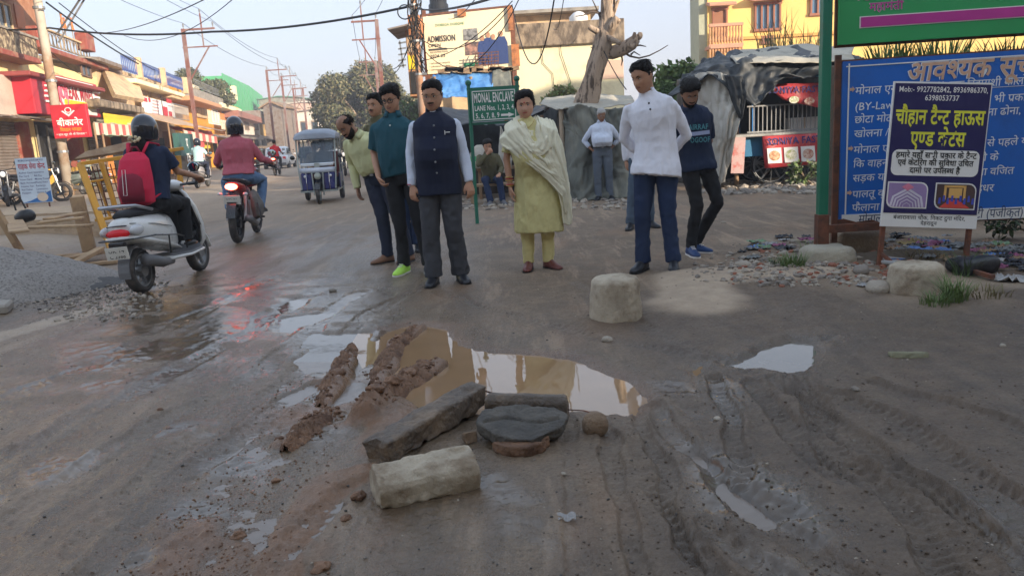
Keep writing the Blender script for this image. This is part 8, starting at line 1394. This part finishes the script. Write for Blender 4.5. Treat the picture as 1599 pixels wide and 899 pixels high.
# stones and rubble
rg = random.Random(11); STM_ = [M('grey_stone', (.22, .19, .16), .9, bump=.4, bs=40), M('pale_stone', (.36, .31, .25), .9, bump=.4, bs=40), M('brick_bit', (.26, .10, .06), .9, bump=.4, bs=40)]
protos = []
def pebble(px, py, s_, k, lb, grp, sq=.7): x, y, z = gpos(px, py); return rock((x, y, z + s_ * .25), (s_ * rg.uniform(.8, 1.3), s_ * rg.uniform(.7, 1.1), s_ * sq), rg.randrange(99), STM_[k], 'stone', lb, 'stone', rg.uniform(0, 6), 2 if s_ < .06 else 3, .3, grp)
for px, py, s_, k, lb in [(948, 531, .035, 1, 'pale egg sized stone just in front of the round bollard stub'), (1160, 421, .06, 1, 'flat pale stone on the sandy patch left of the footing'), (1400, 436, .07, 1, 'pale rubble stone left of the low wide stub'), (1372, 455, .09, 1, 'large pale rubble lump before the tent house board foot'), (1345, 432, .07, 0, 'grey rubble stone behind the large pale lump'), (1180, 385, .06, 0, 'grey stone on the dirt between T-shirt man and green post'), (1225, 400, .05, 1, 'pale stone left of the green post footing'), (1335, 610, .02, 0, 'tiny stone on the muddy tracks'), (1208, 418, .03, 1, 'small stone near the green post footing'), (1566, 540, .018, 1, 'tiny pale stone far right on the dark mud'), (1120, 655, .015, 1, 'tiny stone beside the tyre tracks'), (520, 455, .03, 0, 'dark stone on the wet road left of the neon shoes'), (880, 740, .01, 1, 'tiny stone in the near mud'), (1300, 425, .035, 2, 'brick bit near the footing'), (1130, 350, .03, 1, 'pale stone on the road before the food cart')]: pebble(px, py, s_, k, lb, 'loose stones')
c = gpos(1418, 556); chunk('stone', 'flat elongated greenish grey stone on the mud at right', 'stone', [(-.03, 0), (.03, 0), (.028, .022), (-.015, .03)], .19, (c[0], c[1], c[2]), -.25, M('greenish_stone', (.20, .19, .12), .85, bump=.4, bs=40), .008, .007, 14)
def scatter(name, lb, cat, n, fn, mats, smin, smax, seed, flat=.6, kind='stuff'):
    r_ = np.random.default_rng(seed); base = []; 
    bm = bmesh.new(); bmesh.ops.create_icosphere(bm, subdivisions=1, radius=1); bv = np.array([v.co[:] for v in bm.verts]); bf = [tuple(v.index for v in q.verts) for q in bm.faces]; bm.free()
    X = np.array([fn(r_) for _ in range(n)]); Z = gzv(X[:, 0], X[:, 1]); f = MB()
    for i in range(n): s_ = smin + (smax - smin) * r_.random() ** 2.5; v = bv * (.7 + .6 * r_.random((len(bv), 1))) * np.array([1, .8, flat]) * s_; a = r_.random() * 6.28; v = v @ np.array([[math.cos(a), math.sin(a), 0], [-math.sin(a), math.cos(a), 0], [0, 0, 1]]); f.add(v + [X[i, 0], X[i, 1], Z[i] + s_ * .15], bf, int(r_.integers(len(mats))))
    return f.build(name, mats, label=lb, cat=cat if kind != 'stuff' else None, kind=kind)
def inpix(x0, y0, x1, y1): return lambda r_: tuple(G(r_.uniform(x0, x1), r_.uniform(y0, y1)))[:2]
DKP = M('dark_grit', (.05, .045, .04), .7)
scatter('gravel', 'loose grit scattered over the wet road', 'gravel', 1500, lambda r_: (r_.uniform(-1, 1) * .72 * (y_ := 1.9 + 10 * r_.random() ** 1.6), y_), [STM_[0], DKP, DKP, STM_[1]], .003, .008, 1); scatter('mud_crumbs', 'crumbs of red brown mud over the left slurry', 'mud', 800, lambda r_: tuple(G(*[(q := r_.random()) * 0 + r_.normal(520 - 200 * q, 60), 540 + 360 * q]))[:2], [MUD], .003, .007, 2)
scatter('mud_crumbs', 'mud crumbs thrown up between the tyre tracks', 'mud', 700, inpix(900, 580, 1599, 899), [M('dark_mud', (.085, .06, .042), .8)], .003, .008, 3)
scatter('rubble', 'small broken rubble along the foot of the food cart', 'rubble', 500, inpix(1085, 282, 1330, 304), STM_[:2], .03, .11, 4); scatter('rubble', 'small broken rubble in front of the tarpaulin hut', 'rubble', 420, inpix(700, 312, 1010, 328), STM_[:2], .02, .08, 5); scatter('rubble', 'broken stones and brick bits around the sign board feet', 'rubble', 800, inpix(1140, 380, 1440, 450), [STM_[0], STM_[1], STM_[0], STM_[1], STM_[2]], .008, .045, 6); scatter('rubble', 'small stones on the sandy hump', 'rubble', 260, inpix(1080, 395, 1330, 450), STM_[:2], .01, .035, 7); scatter('rubble', 'grit along the left verge and heap foot', 'rubble', 500, inpix(60, 420, 260, 500), [STM_[1], STM_[0]], .01, .035, 8)
# mud clods
for i, (px, py, s_, lb) in enumerate([(540, 545, .05, 'red mud clod at the tip of the left ridge in the puddle'), (528, 590, .045, 'red mud clod half way along the left ridge'), (520, 585, .04, 'second clod on the left mud ridge'), (660, 578, .05, 'red mud clod at the tip of the long right ridge'), (640, 592, .045, 'red mud clod on the long right ridge'), (615, 612, .05, 'thick red mud clod on the middle of the right ridge'), (590, 632, .05, 'red mud clod at the near end of the right ridge'), (622, 530, .035, 'small red mud clod in the far corner of the puddle'), (560, 775, .03, 'small orange mud clod left of the kerb block'), (370, 828, .028, 'mud clod in the slurry at lower left'), (500, 880, .035, 'mud clod near the bottom edge'), (540, 805, .022, 'little mud clod below the kerb block'), (430, 745, .02, 'little mud clod in the slurry'), (250, 640, .02, 'little dark clod on the wet road at left')]):
    x, y, z = gpos(px, py); s_ *= .72; rock((x, y, z + s_ * .2), (s_ * 1.3, s_ * 1.1, s_ * .7), 30 + i, MUD, 'mud_clod', lb, 'mud clod', rg.uniform(0, 6), 4, .55, 'clods of red brown mud')
def trail(n, a, b, seed): r_ = np.random.default_rng(seed); return lambda q: (lambda t_: tuple(G(a[0] + (b[0] - a[0]) * t_ + r_.normal() * n, a[1] + (b[1] - a[1]) * t_ + r_.normal() * n * .5))[:2])(r_.random())
for a_, b_, w_, n_, sd in (((500, 625), (548, 542), 7, 160, 31), ((565, 648), (672, 570), 11, 260, 32), ((580, 590), (640, 510), 9, 150, 33), ((455, 690), (520, 640), 12, 180, 34)): scatter('mud_crumbs', 'crumbled red brown mud along a ridge in the puddle', 'mud', n_, trail(w_, a_, b_, sd), [MUD], .004, .018, sd, .7)
def ridge(pts, w, h, seed, lb):
    P = np.array([tuple(G(*p))[:2] for p in pts]); L = np.r_[0, np.cumsum(np.hypot(*np.diff(P, axis=0).T))]; nu, nv = 130, 36; U = np.linspace(0, L[-1], nu); cx, cy = np.interp(U, L, P[:, 0]), np.interp(U, L, P[:, 1]); T = np.stack([np.gradient(cx), np.gradient(cy)], 1); T /= np.linalg.norm(T, axis=1)[:, None]
    c = np.linspace(-1, 1, nv); uu, cc = np.meshgrid(U, c, indexing='ij'); ww = w * (.65 + .8 * fbm(uu, 0 * uu, seed, 9, 3, seed)) * np.sqrt(np.clip(4 * (uu / L[-1] + .04) * (1.04 - uu / L[-1]), 0, 1)); X = cx[:, None] - T[:, 1:] * cc * ww; Y = cy[:, None] + T[:, :1] * cc * ww
    n1, n2 = fbm(X, Y, seed, 22, 4, seed + 1, .6), fbm(X, Y, seed, 70, 3, seed + 2, .6); pr = np.clip(1 - np.abs(cc) ** 2.2, 0, 1); Z = -.045 + pr * (.03 + h * (.45 + 1.5 * (n1 - .3)) * np.clip(ww / w, .3, 1) + .022 * (1 - np.abs(2 * n2 - 1) * 2)); X = X + (n2 - .5) * .02; Y = Y + (n1 - .5) * .02
    f = MB(); f.add(np.stack([X, Y, Z], -1).reshape(-1, 3), [(i * nv + j, (i + 1) * nv + j, (i + 1) * nv + j + 1, i * nv + j + 1) for i in range(nu - 1) for j in range(nv - 1)]); f.build('mud_ridge', MUD, smooth=True, label=lb, cat='mud ridge', group='ridges of red brown mud in the puddle')
ridge([(498, 632), (515, 605), (530, 575), (551, 538)], .075, .045, 3, 'left mud ridge standing up in the pale end of the puddle'); ridge([(568, 650), (600, 618), (640, 588), (678, 568)], .10, .055, 5, 'thickest mud ridge ending beside the long dark slab'); ridge([(580, 600), (598, 570), (612, 545), (650, 508)], .075, .028, 8, 'low mud ridge reaching the far rim of the puddle'); ridge([(445, 700), (480, 668), (515, 640)], .07, .03, 11, 'short low mud ridge just outside the near rim')
# grit heap on the left
gx_, gy_ = G(20, 470)[:2]; HPM = M('grey_grit', (.27, .245, .22), .95, var=.3, vs=60, bs=45, bump=.8, col2=(.13, .115, .10), s2=38, t2=.56, w2=.05)
def heap(cx, cy, rx, ry, h, rz, seed, name, lb, cat, mat, n=90):
    f = MB(); ca, sa = math.cos(rz), math.sin(rz)
    def fn(i, j): 
        u, v = i * 2 - 1, j * 2 - 1; x, y = u * rx * 1.1, v * ry * 1.1; d = math.hypot(u * 1.1, v * 1.1); n_ = float(fbm(np.array([x]), np.array([y]), seed, 1.6, 4, seed)[0]) - .5; k = max(0, 1 - d - n_ * .3); z = h * (k ** .85) * 1.05 + .03 * (float(fbm(np.array([x]), np.array([y]), seed, 14, 3, seed + 1)[0]) - .5) * (k > 0) - .03
        return (cx + x * ca - y * sa, cy + x * sa + y * ca, z)
    f.grid(fn, n, n); return f.build(name, mat, smooth=True, label=lb, cat=cat, kind='stuff')
heap(-5.75, 7.7, 1.75, 1.25, .62, R(15), 4, 'grit_heap', 'pale grey heap of fine road grit at left edge', 'heap', HPM, 100); heap(-4.75, 7.75, 1.0, .5, .16, R(20), 6, 'gravel_spill', 'dark gravel spilling from the heap on to the road', 'gravel', M('dark_gravel', (.085, .08, .075), .8, var=.3, vs=20, bs=60, bump=.8), 70)
scatter('gravel', 'dark loose gravel spilt round the foot of the grit heap', 'gravel', 1100, lambda r_: (r_.normal(-4.7, .45), r_.normal(7.45, .35)), [DKP, STM_[0]], .008, .022, 9)
f = MB(); p = G(3, 488); f.box((p.x - .12, p.y, .05), (.35, .3, .09), (0, .1, .4), .02); f.build('concrete_slab', GRC, label='grey slab corner at the left edge beside the grit heap', cat='concrete slab')
# ---------------------------------------------------------------- timber, trench boards, barricade, small sign at left
EA = M('pale_trench_earth', (.46, .34, .225), .95, var=.2, vs=3, bs=25, bump=.4, col2=(.34, .24, .15), s2=3, t2=.56)
def plank(a, b, w, th, lb, m=PLY, dz=0., cat='plank', tw=0.): a, b = np.array(a, float), np.array(b, float); f = MB(); f.bar(a, b, w, th, b=.006); return f.build('plank', m, label=lb, cat=cat)
def P3(px, py, z): p = G(px, py, z); return (p.x, p.y, z)
p = G(137, 392); f = MB(); f.box((p.x, p.y, .38), (.17, .13, .80), (.04, -.06, .3), .01); f.build('timber_post', PLY, label='stout weathered timber post standing upright left of the yellow barricade', cat='timber post')
plank(P3(40, 405, .05), A(-30, 290, 9.8), .075, .075, 'thin pole leaning to the left edge over the trench boards', cat='pole'); plank(P3(68, 410, .06), P3(165, 392, .10), .20, .04, 'wide plank lying along the trench before the barricade'); plank(P3(95, 422, .05), P3(158, 388, .16), .10, .05, 'round pale pole end lying among the planks', cat='pole'); plank(P3(110, 415, .02), P3(185, 408, .03), .12, .04, 'short plank lying flat at the foot of the barricade'); plank(P3(30, 405, .03), P3(120, 398, .05), .14, .04, 'plank lying on the earth in front of the trench wall')
def wallq(q, m, lb, name='trench_board', cat='board', th=.04): f = MB(); f.add(q, [(0, 1, 2, 3)]); return f.build(name, m, label=lb, cat=cat, solid=th)
a, b = G(-10, 378), G(172, 372); wallq([(a.x, a.y, -.05), (b.x, b.y, -.05), (b.x + .1, b.y, .26), (a.x, a.y, .40)], EA, 'pale muddy shuttering board along the trench at left'); a2, b2 = G(-10, 377), G(170, 371); wallq([(a2.x, a2.y, .42), (b2.x, b2.y, .42), (b2.x + .2, b2.y + 1.4, .44), (a2.x - .6, a2.y + 1.6, .44)], EA, 'earth covered boards over the trench behind the shuttering', 'earth_cover')
for i, (x0, y0, x1, y1, z, w, lb) in enumerate([(22, 356, 140, 352, .50, .12, 'long plank on the trench edge'), (60, 348, 130, 340, .52, .22, 'warped plywood sheet lying on the verge'), (75, 342, 128, 332, .55, .18, 'second plywood sheet on top of the pile'), (20, 338, 30, 362, .50, .2, 'short board leaning at the trench corner')]): plank(P3(x0, y0, z), P3(x1, y1, z + .02), w, .03, lb)
p = P3(42, 348, .46); f = MB(); f.ell((p[0], p[1], p[2] + .09), (.15, .12, .09), 14, 8); put(joined(f, .02, 2, lambda co, no: (fbm(co[:, 0] * 6, co[:, 1] * 6, co[:, 2] * 6, 1, 3, 4) - .5) * .07, 'bag'), 'bag', BLK, None, 'black plastic bag with loop handle lying on the verge boards', 'bag'); MB().tube([(p[0] - .12, p[1], p[2] + .18), (p[0] - .14, p[1], p[2] + .33), (p[0] - .04, p[1], p[2] + .36), (p[0] + .02, p[1], p[2] + .20)], .012, 6).build('bag_handle', BLK, bpy.data.objects[[o.name for o in COL.objects if o.name.startswith('bag') and o.get('label', '').startswith('black plastic bag')][0]])
YBR = M('barricade_yellow', (.62, .30, .03), .6, var=.15, vs=3, col2=(.40, .26, .12), s2=2, t2=.6)
# barricade frame: near edge and far edge found on the ground
a, b = G(178, 414), G(158, 372); t = thing('barricade', 'yellow steel barricade frame with diagonal bars leaning behind the scooter rider', 'barricade', (-6.35, 11.4, 0)); o = np.array(t.location)
def bb(px, py, y): return np.array(A(px, py, y)) - o
q0, q1, q2, q3 = bb(125, 256, 11.3), bb(206, 248, 11.8), bb(282, 244, 12.6), bb(288, 330, 12.8); m0, m1 = bb(150, 344, 11.2), bb(190, 336, 11.6); l0 = bb(182, 412, 10.6)
for nm, aa, b_, w in (('left_upright', q0, l0, .09), ('top_rail', q0, q1 * .0 + bb(285, 232, 12.6), .09), ('middle_upright', bb(158, 254, 11.5), bb(186, 342, 11.5), .08), ('lower_rail', m0, bb(280, 322, 12.7), .07), ('right_upright', bb(278, 243, 12.6), bb(287, 340, 12.6), .10), ('thin_upright', bb(153, 282, 11.6), bb(172, 338, 11.6), .05), ('cross_rail', bb(135, 285, 11.3), bb(200, 274, 11.8), .05)): MB().bar(aa, b_, w, w * .6, b=.006).build(nm, YBR, t)
f = MB()
for k in range(9): aa = bb(130 + 7 * k, 262 - k, 11.6); b_ = bb(152 + 7 * k, 342 - k, 11.6); f.bar(aa, b_, .012)
for k in range(7): aa = bb(130 + 3 * k, 270 + 11 * k, 11.6); b_ = bb(196 + 2 * k, 262 + 11 * k, 11.9); f.bar(aa, b_, .012)
f.build('wire_mesh', RST, t); f = MB(); f.add([bb(116, 250, 12.0), bb(205, 236, 12.4), bb(205, 222, 12.6), bb(135, 238, 12.2)], [(0, 1, 2, 3)]); f.build('brown_board', WOD, t, solid=.04)
# Grahak Seva Kendra board
gy = 17.5; a, c = A(24, 248, gy), A(82, 315, gy); t = thing('service_board', 'white and blue Hindi service centre board standing on thin legs at left', 'signboard', ((a.x + c.x) / 2, gy, 0), R(6)); w = c.x - a.x; zt, zb = a.z, c.z; MB().box((0, 0, (zt + zb) / 2), (w, .02, zt - zb)).build('board', M('pale_blue_board', (.55, .64, .72), .5), t); h = zt - zb
f = MB(); letter(f, 'ग्राहक सेवा केन्द्र', (0, -.014, zb + h * .76), X3, Z3, h * .17, .014, align='c', width=w * .86); f.build('red_lettering', RDP, t); f = MB(); letter(f, 'MOBILE BANKING SERVICE', (0, -.014, zb + h * .93), X3, Z3, h * .05, .004, align='c', width=w * .8)
for k, (l_, r__) in enumerate((('Aadhar Card', 'Insurance'), ('Pan Card', 'Bill Pay'), ('Voter Card', 'Money Transfer'), ('Bank Account', 'Photo State'), ('Income Tax', 'Recharge'), ('Rail Ticket', 'Lamination'), ('Passport', 'Online Form'))): letter(f, l_, (-w * .44, -.014, zb + h * (.66 - .075 * k)), X3, Z3, h * .055, .004); letter(f, r__, (w * .04, -.014, zb + h * (.66 - .075 * k)), X3, Z3, h * .055, .004)
f.build('navy_lettering', NVY, t); f = MB(); f.add([(-w / 2 + .01, -.013, zb + .01), (w / 2 - .01, -.013, zb + .01), (w / 2 - .01, -.013, zb + h * .26), (w * .2, -.013, zb + h * .16), (-w * .2, -.013, zb + h * .05)], [(0, 1, 2, 3, 4)]); f.build('blue_print', M('board_print_blue', (.03, .15, .40), .5), t); f = MB(); f.add([(w * .2 + w * .18 * math.cos(q), -.015, zb + h * .12 + h * .10 * math.sin(q)) for q in np.linspace(0, 6.28, 15)[:-1]], [tuple(range(14))]); f.build('photo_print', CLOTHW, t)
for s_ in (-1, 1): MB().tube([(s_ * w * .36, 0, zb), (s_ * w * .36, .02, .0)], .018, 6).build('leg', RST, t); MB().tube([(s_ * w * .36 - .12, .0, .02), (s_ * w * .36, 0, .12), (s_ * w * .36 + .12, .0, .02)], .012, 5).build('foot', RST, t)
# ---------------------------------------------------------------- litter and weeds by the signs
LIT = [(M('magenta_litter', (.24, .07, .14), .7), 'crumpled magenta wrapper'), (M('white_litter', (.34, .33, .32), .7), 'crumpled white plastic'), (M('grey_litter', (.16, .165, .16), .6), 'grey plastic scrap'), (M('blue_litter', (.10, .20, .45), .5), 'blue plastic scrap'), (M('yellow_litter', (.30, .21, .07), .7), 'dull yellow wrapper'), (M('black_litter', (.02, .02, .025), .4), 'black plastic scrap'), (M('green_litter', (.18, .28, .16), .6), 'green plastic scrap'), (M('brown_litter', (.26, .17, .10), .8), 'brown cardboard scrap')]
def crumple(px, py, s_, k, lb, dz=0., mb=None):
    x, y, z = gpos(px, py); rn = np.random.default_rng(int(px * 7 + py)); f = MB(); n = 9; N_ = rn.normal(size=(n + 1, n + 1)) * .22 * s_; A1 = rn.uniform(0, 6.28)
    def fn(i, j): u, v = (i - .5) * s_ * 1.3, (j - .5) * s_; return (x + u * math.cos(A1) - v * math.sin(A1), y + u * math.sin(A1) + v * math.cos(A1), z + dz * .5 + .05 * s_ + abs(N_[int(round(i * n)), int(round(j * n))]) * .45)
    if mb: return mb.grid(fn, n, n, k)
    f.grid(fn, n, n); return f.build('wrapper', LIT[k][0], label=lb, cat='litter', solid=.002)
rn = random.Random(21); spots = {}
ZN = [(1320, 1400, 372, 388), (1390, 1500, 372, 398), (1440, 1560, 388, 410), (1530, 1640, 378, 425), (1150, 1260, 372, 400)]
LM = MB()
for i in range(90):
    z_ = rn.choice([0, 1, 1, 2, 2, 3, 3, 3, 4]); k = rn.choice([0, 1, 2, 2, 3, 4, 5, 5, 6, 7, 7, 5]); x0, x1, y0, y1 = ZN[z_]; crumple(rn.uniform(x0, x1), rn.uniform(y0, y1), rn.uniform(.06, .15), k, '', rn.uniform(0, .06), LM)
LM.build('litter', [q[0] for q in LIT], label='mixed dull litter strewn round the feet of the sign boards', kind='stuff', solid=.002)
for px, py, s_, k, lb in [(1450, 385, .22, 0, 'bright magenta and white torn packet under the board middle'), (1425, 384, .18, 4, 'yellow brown crumpled bag left of the magenta packet'), (1500, 388, .2, 2, 'pale grey plastic bag right of the magenta packet'), (1330, 400, .07, 1, 'white paper scrap near the footing'), (1175, 405, .12, 2, 'pale plastic sheet on the dirt left of the grass'), (1350, 448, .08, 1, 'torn white paper beside the pale rubble')]: crumple(px, py, s_, k, lb)
for i, (px, py, lb) in enumerate([(1393, 408, 'upper blue and white flattened carton beside the board leg'), (1397, 418, 'lower blue and white flattened carton beside the board leg')]): x, y, z = gpos(px, py); f = MB(); f.box((0, 0, .02), (.17, .13, .022), (0, .08, 0), .002); o_ = f.build('flat_carton', LIT[1][0], label=lb, cat='carton', loc=(x, y, z + .02 * i), rz=.1 + .3 * i); MB().box((0, -.066, .02), (.165, .004, .02), (0, .08, 0)).build('blue_edge', LIT[3][0], o_)
x, y, z = gpos(1560, 438); f = MB(); f.box((0, 0, -.06), (.30, .22, .10), (0, 0, .15), .02); put(joined(f, .02, 2, lambda co, no: (fbm(co[:, 0] * 5, co[:, 1] * 5, co[:, 2] * 5, 1, 3, 4) - .5) * .10, 'bag'), 'rubbish_bag', LIT[5][0], None, 'black rubbish bag slumped at the far right under the blue board', 'rubbish bag', None, None, (x, y + .35, z + .12)); x, y, z = gpos(1600, 400); pass
p1, p2 = gpos(1500, 424), gpos(1550, 440); MB().bar((p1[0], p1[1], p1[2] + .03), (p2[0], p2[1], p2[2] + .03), .035, .03).build('angle_iron', RST, label='rusty angle iron lying right of the tent house board', cat='angle iron'); crumple(1580, 440, .16, 1, 'long white paper strip at the end of the rusty angle iron')
heap(3.55, 6.75, 1.0, .42, .10, R(-8), 9, 'earth_mound', 'low dark earth under the sign boards', 'earth', M('dark_soil', (.10, .075, .05), .95, bump=.4, bs=12), 50)
for i, (px, py, n, h_, sp_, m_, lb) in enumerate([(1238, 425, 150, .16, .10, GG, 'low green grass tuft left of the green post footing'), (1215, 420, 90, .10, .09, GD, 'short grass in front of the green post'), (1265, 405, 80, .22, .07, GG, 'leafy weed at the foot of the green post'), (1490, 470, 130, .22, .08, GG, 'bright grass tuft at the right of the low wide stub'), (1460, 476, 90, .12, .10, GG, 'grass tuft in front of the low wide stub'), (1535, 462, 110, .10, .16, RD, 'dry sprawling grass right of the low stub'), (1505, 430, 80, .25, .08, GD, 'tall grass behind the stub by the board leg'), (1440, 405, 90, .12, .14, RD, 'dry grass behind the tent house board')]): x, y, z = gpos(px, py); blades(x, y, n, h_, sp_, 40 + i, m_, 'grass_tuft', lb, 'grass', z - .01, .8, .0035)
leafy('weed_bush', 'grey green leafy weed in front of the cart wheel', 'weed', gpos(1262, 290), .1, [(rg.uniform(-.4, .3), rg.uniform(-.1, .1), rg.uniform(.08, .42), .10) for _ in range(9)], 500, .09, [LF('grey_green_leaf', (.20, .22, .14)), GG], 17, tr=.02); leafy('weed_bush', 'dark green weeds at the far right under the blue board', 'weed', gpos(1600, 372), .1, [(rg.uniform(-.3, .5), rg.uniform(-.1, .1), rg.uniform(.1, .35), .15) for _ in range(7)], 1400, .06, [GD, D2], 18, tr=.01)
f = MB(); x, y, z = gpos(885, 805); f.grid(lambda i, j: (x + .06 * (i - .5), y + .045 * (j - .5), z + .012 + .008 * math.sin(9 * i + 7 * j)), 7, 7); f.build('wrapper', M('clear_plastic', (.5, .5, .5), .08, bump=0, rv=0, alpha=.35), label='clear crumpled plastic wrapper lying in the near mud', cat='litter', solid=.0015)
f = MB(); x, y, z = gpos(1120, 275); f.tube([(x - .3, y, .03), (x + .5, y + .3, .06)], .04, 8); f.build('pole', WOD, label='short pole lying at the foot of the sackcloth curtain', cat='pole')
# ---------------------------------------------------------------- the hazy air of the street
hm = bpy.data.materials.new('haze'); hm.use_nodes = True; n_ = hm.node_tree.nodes; n_.clear(); o_ = n_.new('ShaderNodeOutputMaterial'); v_ = n_.new('ShaderNodeVolumePrincipled'); v_.inputs['Color'].default_value = (.92, .92, .96, 1); v_.inputs['Density'].default_value = .0022; v_.inputs['Anisotropy'].default_value = .2; hm.node_tree.links.new(v_.outputs[0], o_.inputs['Volume'])
MB().box((0, 170, 6.2), (900, 560, 15.0)).build('haze', hm, kind='stuff')
